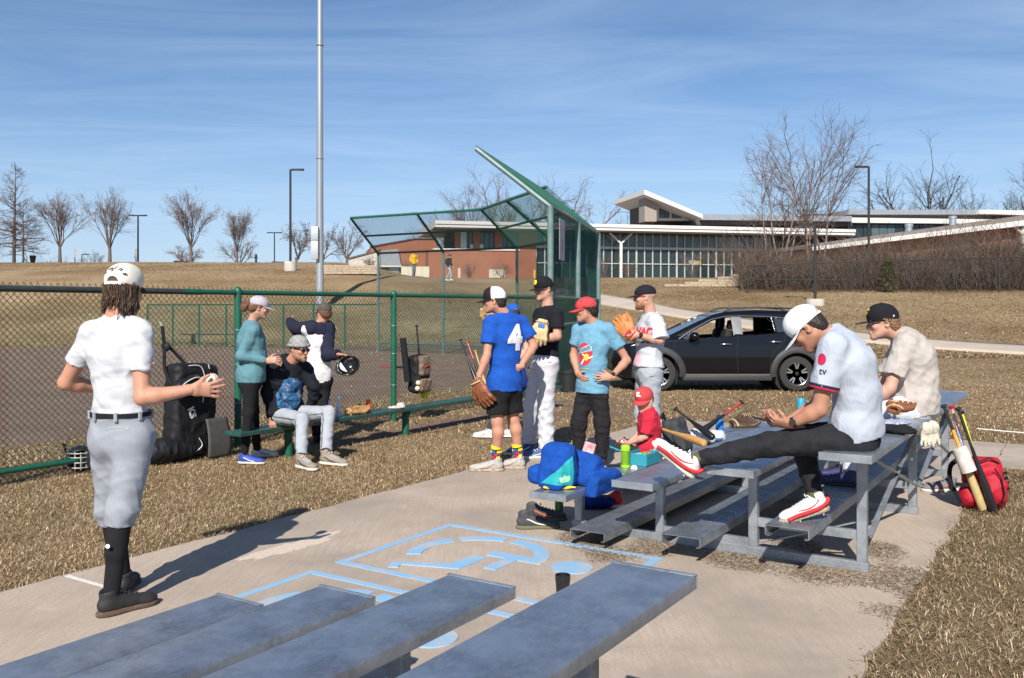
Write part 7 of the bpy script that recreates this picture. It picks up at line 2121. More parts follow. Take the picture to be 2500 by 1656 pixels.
# ---- 11: seated man with phone
def pinstripe():
    m = bpy.data.materials.new('grey_pinstripe_jersey'); m.use_nodes = True; N, K = m.node_tree.nodes, m.node_tree.links; b = N['Principled BSDF']; b.inputs['Roughness'].default_value = .85; b.inputs['Specular IOR Level'].default_value = .25
    tc = N.new('ShaderNodeTexCoord'); s_ = N.new('ShaderNodeSeparateXYZ'); K.new(tc.outputs['Object'], s_.inputs[0])
    dm_ = N.new('ShaderNodeVectorMath'); dm_.operation = 'DOT_PRODUCT'; K.new(tc.outputs['Object'], dm_.inputs[0]); dm_.inputs[1].default_value = (.93, .30, .25)
    ml = N.new('ShaderNodeMath'); ml.operation = 'MULTIPLY'; ml.inputs[1].default_value = 75; K.new(dm_.outputs['Value'], ml.inputs[0])
    fr_ = N.new('ShaderNodeMath'); fr_.operation = 'FRACT'; K.new(ml.outputs[0], fr_.inputs[0])
    lt = N.new('ShaderNodeMath'); lt.operation = 'LESS_THAN'; lt.inputs[1].default_value = .22; K.new(fr_.outputs[0], lt.inputs[0])
    # stripes only on the front and sleeves (the back panel is plain)
    dp = N.new('ShaderNodeVectorMath'); dp.operation = 'DOT_PRODUCT'; K.new(tc.outputs['Object'], dp.inputs[0]); dp.inputs[1].default_value = (-.85, .0, -.35)
    mr = N.new('ShaderNodeMapRange'); K.new(dp.outputs['Value'], mr.inputs[0]); mr.inputs[1].default_value = -.27; mr.inputs[2].default_value = -.22
    mm = N.new('ShaderNodeMath'); mm.operation = 'MULTIPLY'; K.new(lt.outputs[0], mm.inputs[0]); K.new(mr.outputs[0], mm.inputs[1])
    x = N.new('ShaderNodeMix'); x.data_type = 'RGBA'; K.new(mm.outputs[0], x.inputs[0]); x.inputs[6].default_value = (.41, .45, .51, 1); x.inputs[7].default_value = (.35, .39, .46, 1)
    K.new(x.outputs[2], b.inputs['Base Color'])
    n = N.new('ShaderNodeTexNoise'); n.inputs['Scale'].default_value = 150; K.new(tc.outputs['Object'], n.inputs[0]); bp_ = N.new('ShaderNodeBump'); bp_.inputs['Strength'].default_value = .15; bp_.inputs['Distance'].default_value = .005; K.new(n.outputs[0], bp_.inputs['Height']); K.new(bp_.outputs[0], b.inputs['Normal'])
    return m
p = Person('man in pale grey jersey and white cap sitting looking at his phone', 5.4, (at(2087, 1060, 5.4)[0], 5.4, .78), 1.86, m_skin3)
J = p.J
p.torso(J(2086, 1060, .0), J(2040, 826, .02), -62, -58, bw=1.06, bd=1.06, slouch=.065, sw=.165)
p.arms(J(1992, 996, .22), J(1915, 1034, .10), J(2000, 1000, -.13), J(1930, 1036, -.05))
p.legs(J(1955, 1066, .22), J(1990, 1214, .12), J(1880, 1085, .02), J(1694, 1124, .16))
p.body(arm=1.10, leg=1.0); p.head(J(1972, 803, .03), -62, 42, hs=1.08)
p.hand(False, (-1, .15, .10), (.1, .6, .7), [1.0, 1.2, 1.25, 1.3], .5); p.hand(True, (-1, -.1, .10), (0, -.5, .9), [.9, 1.1, 1.2, 1.3], .5)
p.finish_skin(); p.brows(h_dark)
p.top(pinstripe(), .66, -.03, .013, 'jersey', .0042, .12, 111, .012, r1=.074, r0=.070)
for sh, e in ((p.shR, p.eR), (p.shL, p.eL)):
    d = nrm(e - sh); c_ = sh + (e - sh) * .66; L_r = .074 * p.k + .011
    obj('cuff_band', tube([c_ - d * .020, c_ - d * .004], L_r, 20), m_navy, p.topo); obj('cuff_band', tube([c_ - d * .0039, c_ + d * .006], L_r - .0005, 20), cloth('crimson_band', (.45, .02, .07)), p.topo)
rim = [p.nck + p.up * .018 + (p.sR * math.cos(t) + p.fw * math.sin(t)) * .074 - p.up * .028 * max(0, math.sin(t)) for t in np.linspace(0, 2 * PI, 24)]
obj('collar_band', tube(rim, .010, 6), m_navy, p.topo, 180); obj('collar_trim', tube([q + p.up * .011 for q in rim], .006, 6), MATS['crimson_band'], p.topo, 180)
cS = p.shL + (p.eL - p.shL) * .34; nS = nrm(np.cross(p.eL - p.shL, (0, 0, 1))); nS = np.array([-.75, -.65, 0])
rS = nrm(np.cross((0, 0, 1), nS)); 
p.print_on('jersey', *place2(disc2(.026, .034)), MATS['crimson_band'], cS + np.array([0, 0, .055]), rS, np.array([0, 0, 1.]), 'badge', None, .003, .02)
p.print_on('jersey', *text_poly('tv', .055, 0, .001), m_ink, cS + np.array([.02, 0, -.015]), rS, np.array([0, 0, 1.]), 'lettering', None, .003, .02)
p.print_on('jersey', *poly2([(-.012, .004), (.012, .010), (.014, .002), (-.010, -.006)]), MATS['crimson_band'], p.nck - p.up * .07 - p.fw * .12, p.sR, p.up, 'emblem', None, .003, .03)
p.bottom(cloth('black_joggers', (.018, .018, .022), .25), 'long', .012, .05, seed=112, loose=1.02, knee=.068, cuff=.050, thigh=.094, end=.93, fold=.006)
m_olive = cloth('olive_sock', (.10, .095, .045), .12)
for sd in 'RL': p.sock(sd, m_olive, .80, 1.0, .044, .040)
m_wr = mat('white_cleat', (.70, .69, .68), .5, noise=.08); m_rd = mat('red_cleat_mark', (.52, .02, .025), .5)
def cleat(side, d, up, msole, extra=True):
    so = p.shoe(side, d, up, m=m_wr, ms=msole, lace=m_lace, accent=None, k=1.05)
    a = p.aR if side == 'R' else p.aL; Rm = frame(d, up); kk = p.k * 1.05; o = a - Rm[:, 2] * .088 * kk - Rm[:, 1] * .062 * kk
    q_ = lambda x, y, z: o + Rm @ (np.array([x, y, z]) * kk)
    for e in (-1, 1):
        obj('red_swirl', tube(spline([q_(.052 * e, .275, .022), q_(.051 * e, .22, .030), q_(.046 * e, .14, .030), q_(.045 * e, .07, .036), q_(.034 * e, .01, .055), q_(.018 * e, -.004, .085)], 20), [.006 * kk] * 2 + [.0125 * kk] * 14 + [.010 * kk] * 5 if False else .0115 * kk, 6), m_rd, so, 180)
        obj('side_mark', tube(spline([q_(.043 * e, .20, .052), q_(.046 * e, .15, .050), q_(.044 * e, .10, .058), q_(.040 * e, .06, .080)], 12), .0035, 5), m_rd, so, 180)
    for x, y in ((-.03, .05), (.03, .05), (-.035, .20), (.035, .20), (-.03, .27), (.03, .27)):
        obj('spike', lathe_ab([(.006, 0), (.004, 1)], q_(x, y, .002), q_(x, y, -.014), 6), m_whso, so)
cleat('L', (-.72, .05, .62), (.62, -.25, .75), m_whso)
cleat('R', (-.86, -.18, -.20), (-.2, 0, 1), m_dirtso)
p.watch(False, m_watch)
p.short_hair(h_dark, .005, -.085, .032, amp=.0012)
m_whcap = cloth('white_trucker_mesh', (.74, .75, .77), .05, .5, bscale=300)
p.cap(m_whcap, m_whcap, tilt=4, dome=.098, opening=True, L=.085, curv=.028, low=.014, drop=.016, turn=0)
p.clear_glasses(m_bink)
ph = J(1872, 1027, .0); t = thing('phone', 'dark phone held by the man in pale grey jersey', 'phone', ph)
Rp = frame((-1, -.1, .22)); obj('case', box(ph, (.037, .075, .0045), Rp, .004), mat('navy_phone_case', (.015, .02, .06), .4), t); obj('screen', box(ph + Rp[:, 2] * .0052, (.034, .071, .0006), Rp), mat('phone_screen', (.02, .02, .025), .1, noise=0), t, None)

# ---- 12: seated man in beige
m_beige = cloth('pale_beige_tee', (.43, .39, .355), .06, .2)
p = Person('heavy set man in beige t-shirt and black cap sitting on the bleacher', 6.95, (at(2228, 985, 6.95)[0], 6.95, .78), 1.80, m_skin2, 1.05)
J = p.J
p.torso(J(2232, 990, .0), J(2207, 826, .02), -66, -58, bw=1.14, bd=1.20, slouch=.055, belly=.05, sw=.165)
p.arms(J(2150, 945, .22), J(2110, 985, .1), J(2172, 948, -.18), J(2115, 988, -.12))
p.legs(J(2105, 1002, .15), J(2070, 1150, -.15), J(2115, 1006, -.15), J(2078, 1158, -.42))
p.body(arm=1.12, leg=1.1); p.head(J(2154, 789, .02), -82, 6, hs=1.10)
p.hand(False, (-.9, .2, -.2), (.2, .5, -.8), .4); p.hand(True, (-.9, -.2, -.2), (0, -.5, -.8), .4)
p.finish_skin(); p.brows(h_sandy)
p.top(m_beige, .74, -.075, .016, seed=121, flare=.016, r1=.080, r0=.072, fold=.006, wave=.09)
p.bottom(m_whp, 'long', .014, .03, seed=122, loose=1.1, knee=.075, cuff=.06, thigh=.098)
p.shoe('L', (-.85, .45, 0), m=mat('indigo_shoe', (.03, .03, .10), .6), ms=m_soleblk, lace=m_laceb, z=.321); p.shoe('R', (-.85, .45, 0), m=MATS['indigo_shoe'], ms=m_soleblk, lace=m_laceb, z=.321)
p.short_hair(hairmat('hair_light_brown', (.20, .11, .06)), .012, -.075, .02, amp=.004)
p.cap(cloth('black_flat_cap', (.011, .011, .014)), tilt=0, dome=.100, L=.085, curv=.004, low=.018, drop=.006)
p.cap_mark(*text_poly('C', .062, .2, .006), m_yink, 4, .48, name='emblem'); p.cap_mark(*text_poly('c', .022, .2, .002), m_wink, -118, .06, name='side_emblem')

# ---- 13, 14: the two on the hill
def far_person(label, u, v_feet, v_top, Yf, yaw, top_m, bot_m, stride, capm, shoe_m, extra=None):
    z0 = EYE - (v_feet - HV) * Yf / FOC; X0 = (u - HU) * Yf / FOC; hh = (v_feet - v_top) * Yf / FOC
    z0 = float(terr(X0, Yf)); k = hh / 1.86
    p = Person(label, Yf, (X0, Yf, z0), 1.8 * k, m_skin2, 1.9)
    a = R_(yaw); f = np.array([math.sin(a), math.cos(a), 0]); r = np.array([f[1], -f[0], 0]); B = np.array([X0, Yf, z0])
    g_ = lambda x, y, z: B + (r * x + f * y) * k + np.array([0, 0, z * k])
    p.torso(g_(0, 0, .95), g_(0, .02, 1.50), yaw)
    p.arms(g_(.25, -.02, 1.20), g_(.23, .16, 1.0), g_(-.25, -.02, 1.20), g_(-.23, .14, 1.0))
    p.legs(g_(.10, stride * .6, .50), g_(.11, stride * .55, .09), g_(-.10, -stride * .2, .50), g_(-.11, -stride, .12))
    p.body(); p.head(g_(0, .05, 1.68), yaw, 5, hs=k, mouth=False); p.hand(True, f * .6 + [0, 0, -.8], -r, .5); p.hand(False, f * .6 + [0, 0, -.8], r, .5); p.finish_skin()
    p.top(top_m, 1.92, -.06, .02, 'jacket', .006, .1, 131); p.bottom(bot_m, 'long', .014, .05, seed=132, loose=1.1, fold=.006)
    for sd in 'RL': p.shoe(sd, f, m=shoe_m, ms=m_whso, z=z0)
    p.cap(capm, tilt=2, low=.014); p.short_hair(h_dark, .006, -.06, .03)
    return p
p = far_person('distant man in a yellow jacket walking on the hill', 1010, 687, 620, 60, 150, cloth('yellow_fleece', (.72, .42, .015)), cloth('camo_grey', (.20, .20, .21), .5), .18, m_black_c, m_shoeblk)
p.glasses(MATS['dark_lens'])
p = far_person('distant player in navy jersey and grey trousers walking right', 1097, 690, 624, 59, 115, cloth('navy_jersey', (.018, .02, .04)), m_greyp2, .30, m_navy, m_whsh)
p.print_on('jacket', *text_poly('STL', .12, 0, .006), m_rink, p.cur(.65) + p.fw * .2, -p.sR, p.up, 'lettering', None, .006, .05)
S = Sdf(); S.ell(p.cur(.62) - p.fw * .20, (.15, .10, .22), np.stack([p.sR, p.fw, p.up], 1), .03); obj('shoulder_bag', S.mesh(.02, None, 1), m_black_c, p.t, 180)
# ================================================================== gear and belongings
def glove(label, c, Rm, k, m, mlace, group='baseball gloves', logo=None):
    """fielder's glove: x across towards the little finger, y to the finger tips, z out of the palm"""
    t = thing('baseball_glove', label, 'glove', c, group=group); q = lambda x, y, z: np.asarray(c) + Rm @ (np.array([x, y, z]) * k)
    S = Sdf(); S.ell(q(0, 0, 0), np.array([.085, .085, .036]) * k, Rm, .03)
    for i, (x, L) in enumerate(((-.040, .155), (-.008, .165), (.026, .160), (.060, .140))):
        S.cone(q(x * .9, .03, -.004), q(x * 1.25, .09, .006), .024 * k, .022 * k, .012); S.cone(q(x * 1.25, .09, .006), q(x * 1.35, L, .040), .022 * k, .016 * k, .010)
    S.cone(q(-.06, -.03, 0), q(-.105, .04, .015), .030 * k, .026 * k, .02); S.cone(q(-.105, .04, .015), q(-.115, .115, .052), .026 * k, .018 * k, .012)
    S.econe(q(0, -.06, 0), q(0, -.105, -.004), Rm[:, 0], (.066 * k, .034 * k), (.058 * k, .034 * k), .02); S.ell(q(0, -.125, -.004), np.array([.042, .04, .022]) * k, Rm, .01, 'sub')
    S.ell(q(-.012, .02, .055), np.array([.072, .085, .042]) * k, Rm, .02, 'sub')
    sh = obj('shell', S.mesh(.0075, rag(3, .0012, .03), 1), m, t, 180)
    S = Sdf(); S.rbox(q(-.080, .088, .036), np.array([.028, .048, .006]) * k, Rm @ roty(.25), .005, .01); obj('web', S.mesh(.006, None, 1), m, sh, 180)
    for i in range(4): obj('lacing', tube([q(-.106, .052 + .022 * i, .046), q(-.080, .058 + .022 * i, .050), q(-.052, .054 + .022 * i, .040)], .0035 * k, 5), mlace, sh)
    obj('lacing', tube([q(-.07, .145, .048), q(-.02, .150, .052), q(.03, .148, .052), q(.075, .128, .046)], .0035 * k, 5), mlace, sh)
    obj('wrist_strap', tube([q(.070 * math.cos(a), -.085, -.004 + .039 * math.sin(a)) for a in np.linspace(.3, 2 * PI - .6, 20)], .009 * k, 6), mlace, sh, 180)
    if logo: obj('back_patch', box(q(.0, -.045, -.040), np.array([.036, .022, .004]) * k, Rm, .002), logo, sh)
    return t
m_gl_tan = mat('tan_glove_leather', (.48, .30, .135), .55, noise=.2, nscale=25, bump=.2, bscale=70)
m_gl_org = mat('orange_glove_leather', (.50, .175, .045), .5, noise=.25, nscale=25, bump=.2, bscale=70)
m_gl_brn = mat('brown_glove_leather', (.22, .075, .03), .5, noise=.3, nscale=25, bump=.2, bscale=70)
m_gl_dk = mat('dark_glove_leather', (.07, .042, .025), .5, noise=.3, nscale=25, bump=.2, bscale=70)
m_lacet = mat('raw_lace', (.50, .36, .19), .7); m_lacer = mat('red_lace', (.35, .03, .03), .6)
glove('chestnut brown glove on the hand of the number 4 man', W5 + np.array([.02, -.02, -.13]), frame((.45, -.1, -1), (.45, .85, .2)), 1.0, m_gl_brn, m_lacet)
glove('cream glove with blue patch held at the chest of the tall man', at(1320, 806, 9.40), frame((-.25, -.1, -1), (.15, 1, 0)), .95, mat('blond_glove_leather', (.62, .46, .24), .55, noise=.15, nscale=25, bump=.2, bscale=70), m_lacet, logo=mat('blue_patch', (.02, .12, .42), .6))
glove('orange glove on the hand of the bearded man by the car', at(1528, 806, 9.06), frame((-.75, .25, .75), (.25, .95, .1)), .98, m_gl_org, m_lacer, logo=mat('red_patch', (.4, .02, .03), .6))
glove('pale tan glove raised behind the number 4 man', at(1197, 778, 11.3), frame((-.1, .0, 1), (.3, -.9, 0)), 1.05, m_gl_tan, m_lacet)
def seat_pt(i, u, dp=0.0):
    """point on the top of bleacher seat i (0..3) in the photograph's column u"""
    p, z = SEATS[i]; p += dp; r = (u - HU) / FOC; d = p / (PD[0] * r + PD[1]); return np.array([r * d, d, z])
def bench_pt(u, dp=0.0):
    r = (u - HU) / FOC; d = (-7.38 + dp) / (PD[0] * r + PD[1]); return np.array([r * d, d, BZ])
q = seat_pt(0, 1812); glove('dark brown glove lying at the far end of the low seat', q + [0, 0, .045], frame((.9, .3, .05), (.1, -.35, .95)), 1.1, m_gl_dk, m_lacet)
q = bench_pt(868); glove('tan brown glove lying flat on the green bench', q + [0, 0, .035], frame((.8, .6, 0), (0, -.1, 1)), 1.0, mat('caramel_glove_leather', (.32, .17, .06), .5, noise=.3, nscale=25), m_lacet)
q = seat_pt(3, 2195, .02); glove('old brown glove on the top seat between the two seated men', q + [0, 0, .115], frame((.7, .7, .0), (.0, -.1, 1)), .82, m_gl_brn, m_lacet)
# ---- bats
def bat(label, a, b, mh, mb, L=None, group='baseball bats', mk=None, taper=(.013, .033), mid=None):
    a, b = np.asarray(a, float), np.asarray(b, float); r0, r1 = taper
    if L: b = a + nrm(b - a) * L
    lowp = a if a[2] < b[2] else b
    t = thing('baseball_bat', label, 'bat', lowp, group=group)
    obj('barrel', lathe_ab([(r0 * .95, .36), (r0 * 1.15, .45), (r1 * .72, .60), (r1 * .95, .72), (r1, .85), (r1 * .98, .965), (r1 * .82, .992), (r1 * .4, 1.0)], a, b, 18), mb, t)
    obj('grip', lathe_ab([(r0 * 1.1, .02), (r0 * .98, .05), (r0 * .98, .362)], a, b, 14), mh, t)
    if mid: obj('tape', lathe_ab([(r0 * 1.06, .24), (r0 * 1.28, .46)], a, b, 14), mid, t)
    obj('knob', lathe_ab([(r0 * 1.2, 0), (r0 * 1.95, .006), (r0 * 1.95, .018), (r0 * 1.1, .032)], a, b, 16), mk or mh, t)
m_wood = mat('ash_wood', (.50, .27, .085), .4, noise=.2, nscale=14, stretch=(1, 1, 6)); m_batb = mat('black_bat', (.012, .012, .013), .3, noise=0); m_gripb = mat('black_grip', (.02, .02, .02), .75, noise=.2); m_gripr = mat('red_grip', (.32, .02, .025), .65); m_redb = mat('red_bat', (.42, .015, .02), .3); m_gold = mat('gold_bat', (.48, .35, .16), .4)
m_neon = mat('neon_grip', (.72, .78, .03), .6); m_orgt = mat('orange_tape', (.72, .33, .05), .7)
be_ = np.array([1.577, 7.37, .505]); hd_ = at(1611, 1046, 8.02); bat('natural wood bat lying across the low seats behind the boy', be_ + nrm(hd_ - be_) * .86, be_, m_wood, m_wood)
bat('black bat propped with its knob up beside the grey backpack', at(1648, 998, 8.62), at(1742, 1070, 8.25), m_gripb, m_batb)
bat('black bat with dark red grip propped beside the blue bottle', at(1812, 981, 9.0), at(1690, 1070, 8.8), m_gripr, m_batb, mk=m_batb)
fpt = lambda u, z, off=.0: (lambda d: np.array([(u - HU) / FOC * d, d, z]))((FP + .05 + off) / (PD[0] * (u - HU) / FOC + PD[1]))
bat('black bat leaning on the fence left of the number 4 man', at(1124, 828, 14.2), at(1166, 940, 13.9), m_gripb, m_batb, .86)
bat('red and black bat leaning on the fence beside a wooden one', at(1140, 834, 14.4), at(1180, 942, 14.1), m_redb, m_batb, .86)
bat('wooden bat leaning on the fence nearest the number 4 man', at(1160, 856, 14.3), at(1190, 955, 14.0), m_wood, m_wood, .84)
qb = gr(962, 901); bat('red bat lying on the infield dirt', qb + [-.35, .1, .05], qb + [.35, -.1, .05], m_redb, m_batb)
# ---- bottles, cups, cans
def turned(name, label, cat_, c, parts, group=None):
    t = thing(name, label, cat_, c, group=group)
    for nm, prof, m in parts: obj(nm, lathe(prof, 20, c), m, t)
    return t
m_lime = mat('lime_bottle', (.20, .42, .02), .22, .35, .05); m_limel = mat('lime_lid', (.32, .62, .02), .4)
turned('water_bottle', 'lime green flask on the low seat beside the lunch box', 'bottle', seat_pt(0, 1527, .0), [('body', [(.030, 0), (.034, .004), (.034, .120), (.031, .130)], m_lime), ('lid', [(.0335, .1305), (.037, .134), (.037, .168), (.033, .176), (.020, .180)], m_limel), ('base_ring', [(.0345, .0), (.0375, .003), (.0375, .018), (.0345, .020)], m_limel)])
m_blueb = mat('blue_bottle', (.02, .18, .55), .2, .1, .05)
turned('water_bottle', 'bright blue bottle at the far end of the low seat', 'bottle', seat_pt(0, 1757), [('body', [(.034, 0), (.040, .006), (.040, .135), (.026, .165)], m_blueb), ('lid', [(.027, .166), (.030, .170), (.030, .198), (.016, .204)], mat('navy_lid', (.015, .03, .10), .5))])
turned('tumbler', 'cyan tumbler on a seat behind the arm of the man with phone', 'cup', seat_pt(1, 1955), [('body', [(.030, 0), (.040, .20), (.037, .205)], mat('cyan_cup', (.02, .30, .48), .4))])
turned('tumbler', 'black tumbler standing on the pavement behind the nearest seat', 'cup', gr(1374, 1490), [('body', [(.030, 0), (.0375, .14), (.041, .165), (.041, .19), (.037, .19), (.035, .15)], mat('black_cup', (.012, .012, .013), .45))])
turned('drink_can', 'green printed can under the low seat by the hiking shoes', 'can', gr(1365, 1262), [('body', [(.028, 0), (.033, .006), (.033, .115), (.027, .124)], mat('green_can', (.12, .30, .02), .3, .4, .6, 40, col2=(.02, .06, .02))), ('lid', [(.027, .1245), (.026, .127)], m_bolt)])
m_clear = mat('clear_plastic', (.75, .80, .86), .12, 0, 0, alpha=.35, spec=.6); m_label = mat('bottle_label', (.65, .66, .72), .6, noise=.3, nscale=50); m_bcap = mat('light_blue_cap', (.06, .25, .55), .5)
for u, hh, lab in ((806, .20, 'clear water bottle on the bench nearer the seated man'), (827, .215, 'clear water bottle with white label on the bench, right of the other')):
    turned('plastic_bottle', lab, 'bottle', bench_pt(u), [('body', [(.030, 0), (.034, .008), (.033, .05), (.034, .12), (.030, .15), (.014, hh - .02), (.013, hh)], m_clear), ('label', [(.0345, .055), (.0350, .057), (.0350, .115), (.0345, .117)], m_label), ('cap', [(.015, hh + .0005), (.015, hh + .018), (.012, hh + .02)], m_bcap), ('water', [(.031, .004), (.0315, .045), (.0315, .09)], mat('water', (.45, .52, .58), .1, 0, 0, alpha=.5))], 'clear water bottles on the bench')
turned('drink_can', 'tall orange can standing on the green bench', 'can', bench_pt(899), [('body', [(.024, 0), (.029, .006), (.029, .145), (.024, .156)], mat('orange_can', (.75, .14, .015), .35, .2, .05)), ('rim', [(.0245, .1565), (.0255, .16), (.023, .163)], m_bolt), ('script', [(.0292, .06), (.0296, .062), (.0296, .072), (.0292, .074)], m_wink)])
# ---- shoes lying about
def lone_shoe(label, o, d, m, ms, acc=None, lace=None, group=None, k=1.0, up=(0, 0, 1), nm='shoe', high=0.0):
    t = thing(nm, label, 'shoe', o, group=group); shoe_obj(np.asarray(o, float), frame(d, up), k, m, ms, acc, lace, t, 'upper', high)
m_trail = mat('grey_trail_shoe', (.055, .055, .060), .75, noise=.3, nscale=50); m_osole = mat('olive_sole', (.12, .12, .065), .85); m_orange = mat('orange_heel', (.60, .12, .02), .7)
o1 = gr(1262, 1291); o2 = gr(1282, 1268)
lone_shoe('grey trail shoe with orange heel before the bleacher, nearer one', o1, (1, .12, 0), m_trail, m_osole, m_whsh, m_laceb, 'trail shoes', 1.05); lone_shoe('grey trail shoe of the pair, farther one with loose laces', o2, (1, -.05, 0), m_trail, m_osole, m_orange, m_laceb, 'trail shoes', 1.05)
t = None
so1 = gr(2290, 1200); lone_shoe('grey sneaker with orange side on the pavement by the red backpack', so1 + [.18, .02, 0], (-1, -.05, 0), mat('lilac_grey_shoe', (.16, .15, .18), .75, noise=.2), m_whso, m_orange, m_laceb, None, 1.05)
rs = gr(1520, 1240); lone_shoe('red shoe lying under the low seat', rs, (-.95, .3, 0), m_rd, m_whsh, m_whsh, None, None, 1.05)
m_boot = mat('tan_boot_leather', (.36, .215, .075), .7, noise=.25, nscale=30)
for u, lab in ((384, 'tan work boot half hidden by the grey trousers'), (416, 'tan work boot right of its mate below the black bag')):
    o = gr(u, 1122); lone_shoe(lab, o, (.05, -1, 0), m_boot, m_soleblk, None, None, 'work boots', 1.0, nm='boot', high=.05)
lone_shoe('orange and red shoe beside the work boots', gr(462, 1108), (-.4, -.9, 0), m_orange, m_tan, m_redb, m_redb, 'orange shoes', 1.0); lone_shoe('dark red shoe behind the orange one', gr(450, 1100), (.2, -.95, 0), mat('maroon_shoe', (.20, .03, .03), .7), m_soleblk, m_orange, None, 'orange shoes', 1.0)
# ---- blue backpack, banana, lunch box and the rest on the low seat
m_bluep = cloth('royal_blue_nylon', (.006, .062, .32), .2, .5, .85); m_tealp = mat('teal_panel', (.015, .34, .36), .6)
c0 = seat_pt(0, 1390)
t = thing('backpack', 'bright blue backpack with teal corner on the low seat', 'bag', c0); B3 = np.stack([PD, LD, np.array([0, 0, 1.])], 1)
q = lambda a, b, z: pl(-3.157 + a, 5.62 + b, .335 + z)
S = Sdf(); Rk = B3 @ rotx(-.10)
S.rbox(q(-.05, -.03, .155), (.135, .10, .165), Rk, .085, .03); S.rbox(q(-.055, -.125, .10), (.105, .055, .105), Rk, .05, .02)
S.rbox(q(-.215, -.03, .075), (.075, .085, .075), B3, .06, .02)
S.rbox(q(.03, .15, .115), (.15, .10, .125), B3 @ roty(.15) @ rotx(-.35), .07, .03); S.rbox(q(.10, .30, .065), (.15, .14, .055), B3 @ rotx(-.25) @ roty(.2), .045, .03); S.rbox(q(.20, .17, .02), (.05, .20, .085), B3 @ roty(.25), .035, .03)
S.cut(q(0, 0, -.05), (0, 0, -1))
VF = S.mesh(.009, lambda V: folds(201, .0045, .13, None, 1, 6, .25)(V) + folds(202, .0015, .045)(V), 1)
# keep it off the seat plank
V_ = VF[0]; pp = V_ @ PD; inside = (pp > -3.305) & (pp < -3.008) & (V_[:, 2] < .337); V_[inside, 2] = .337
bo = obj('bag', VF, m_bluep, t, 180)
cc = at(1383, 1158, 6.2)
obj('teal_panel', decal(VF, *poly2([(-.17, -.085), (.05, .105), (.06, -.02), (.05, -.10)]), cc, np.array([1., 0, 0]), np.array([0, 0, 1.]), .004, .02), m_tealp, bo, None)
def trefoil(sz):
    L = []
    for a in (-.75, 0, .75):
        L.append(place2(poly2([(0, 0), (.30, .30), (.34, .62), (0, 1.0), (-.34, .62), (-.30, .30)]), 0, 0, a))
    return np.vstack([l[0] for l in L]) * sz, [tuple(i + 6 * k for i in range(6)) for k in range(3)]
tv, tf = trefoil(.055)
obj('emblem', decal(VF, tv, tf, cc + np.array([-.005, 0, -.075]), np.array([1., 0, .1]), np.array([0, 0, 1.]), .0065, .015), mat('mint_ink', (.35, .70, .45), .7), bo, None)
obj('zip', tube([np.array(decal(VF, np.array([[x, y]]), [], cc, np.array([1., 0, 0]), np.array([0, 0, 1.]), .003)[0][0]) for x, y in [(.06, .19), (.075, .12), (.085, .05), (.09, -.03)]], .004, 5), m_navy, bo)
bq = seat_pt(0, 1366, -.02) ; dn = np.array([.95, .2, 0])
t = thing('banana', 'yellow banana on the end of the low seat', 'fruit', gr(1366, 1196, .335))
bc = gr(1366, 1197, .335); pts = [bc + np.array([x, .02 - 4.0 * x * x * .3, .019]) for x in np.linspace(-.115, .115, 12)]
obj('skin', tube(pts, [.006, .012, .016, .018, .0185, .0185, .0185, .018, .016, .012, .006, .005], 8), mat('banana_skin', (.78, .56, .03), .5, noise=.12, nscale=30), t, 180); obj('stem', tube([pts[-1], pts[-1] + [.018, .0, .006]], .005, 6), m_barkC, t)
q0 = seat_pt(0, 1570, .05); t = thing('lunch_box', 'open teal lunch box full of snacks on the low seat', 'box', q0)
m_tl = cloth('teal_fabric', (.03, .26, .33), .1, .2, .7); fx = LD; 
Rl = np.stack([LD, -PD, np.array([0, 0, 1.])], 1)
def lb(c, h, bev=.006): return xf(box(c, h, None, bev), Rl, q0)
obj('case', merge(lb((0, -.085, .05), (.135, .006, .05)), lb((0, .085, .05), (.135, .006, .05)), lb((-.13, 0, .05), (.006, .085, .05)), lb((.13, 0, .05), (.006, .085, .05)), lb((0, 0, .006), (.13, .085, .005))), m_tl, t)
ld_ = obj('lid', xf(box((0, .16, .115), (.135, .085, .006), rotx(.25), .004), Rl, q0), m_tl, t); obj('lid_lining', xf(box((0, .158, .1225), (.125, .075, .002), rotx(.25)), Rl, q0), m_dgrey, ld_, None)
g = np.random.default_rng(8)
for k in range(7):
    cc_ = (g.uniform(-.09, .09), g.uniform(-.05, .05), .055 + g.uniform(0, .035)); S = Sdf(); S.ell(np.zeros(3), (.035, .024, .018), None, .01)
    V, F = S.mesh(.007, rag(k, .005, .03), 0); obj('snack', xf((V @ rotz(g.uniform(0, 3)).T, F), Rl, q0 + Rl @ np.array(cc_)), (mat('foil_wrapper', (.55, .55, .56), .3, .5), mat('brown_snack', (.35, .17, .05), .6), mat('orange_snack', (.65, .28, .05), .6), mat('green_snack', (.1, .3, .05), .6))[k % 4], t, 180)
q0 = gr(1500, 1138, .335); t = thing('phone', 'black phone lying on the low seat by the lime flask', 'phone', q0); obj('slab', box(q0 + [0, 0, .007], (.038, .078, .005), rotz(-1.2), .003), m_watch, t)
q0 = gr(1548, 1146, .335); t = thing('paper_wrapper', 'crumpled white wrapper by the lunch box', 'wrapper', q0); S = Sdf(); S.ell(q0 + [0, 0, .014], (.024, .02, .016), None, .01); obj('paper', S.mesh(.005, rag(3, .006, .02), 0), m_wink, t, 30)
q0 = at(1440, 1100, 6.9); t = thing('snack_bag', 'white and red snack packet sticking out of the blue bag', 'packet', q0); obj('packet', box(q0 + [-.01, .05, -.02], (.045, .008, .075), roty(.3), .006), mat('packet_foil', (.7, .68, .68), .4, .1, .3, 25, col2=(.55, .12, .15)), t)
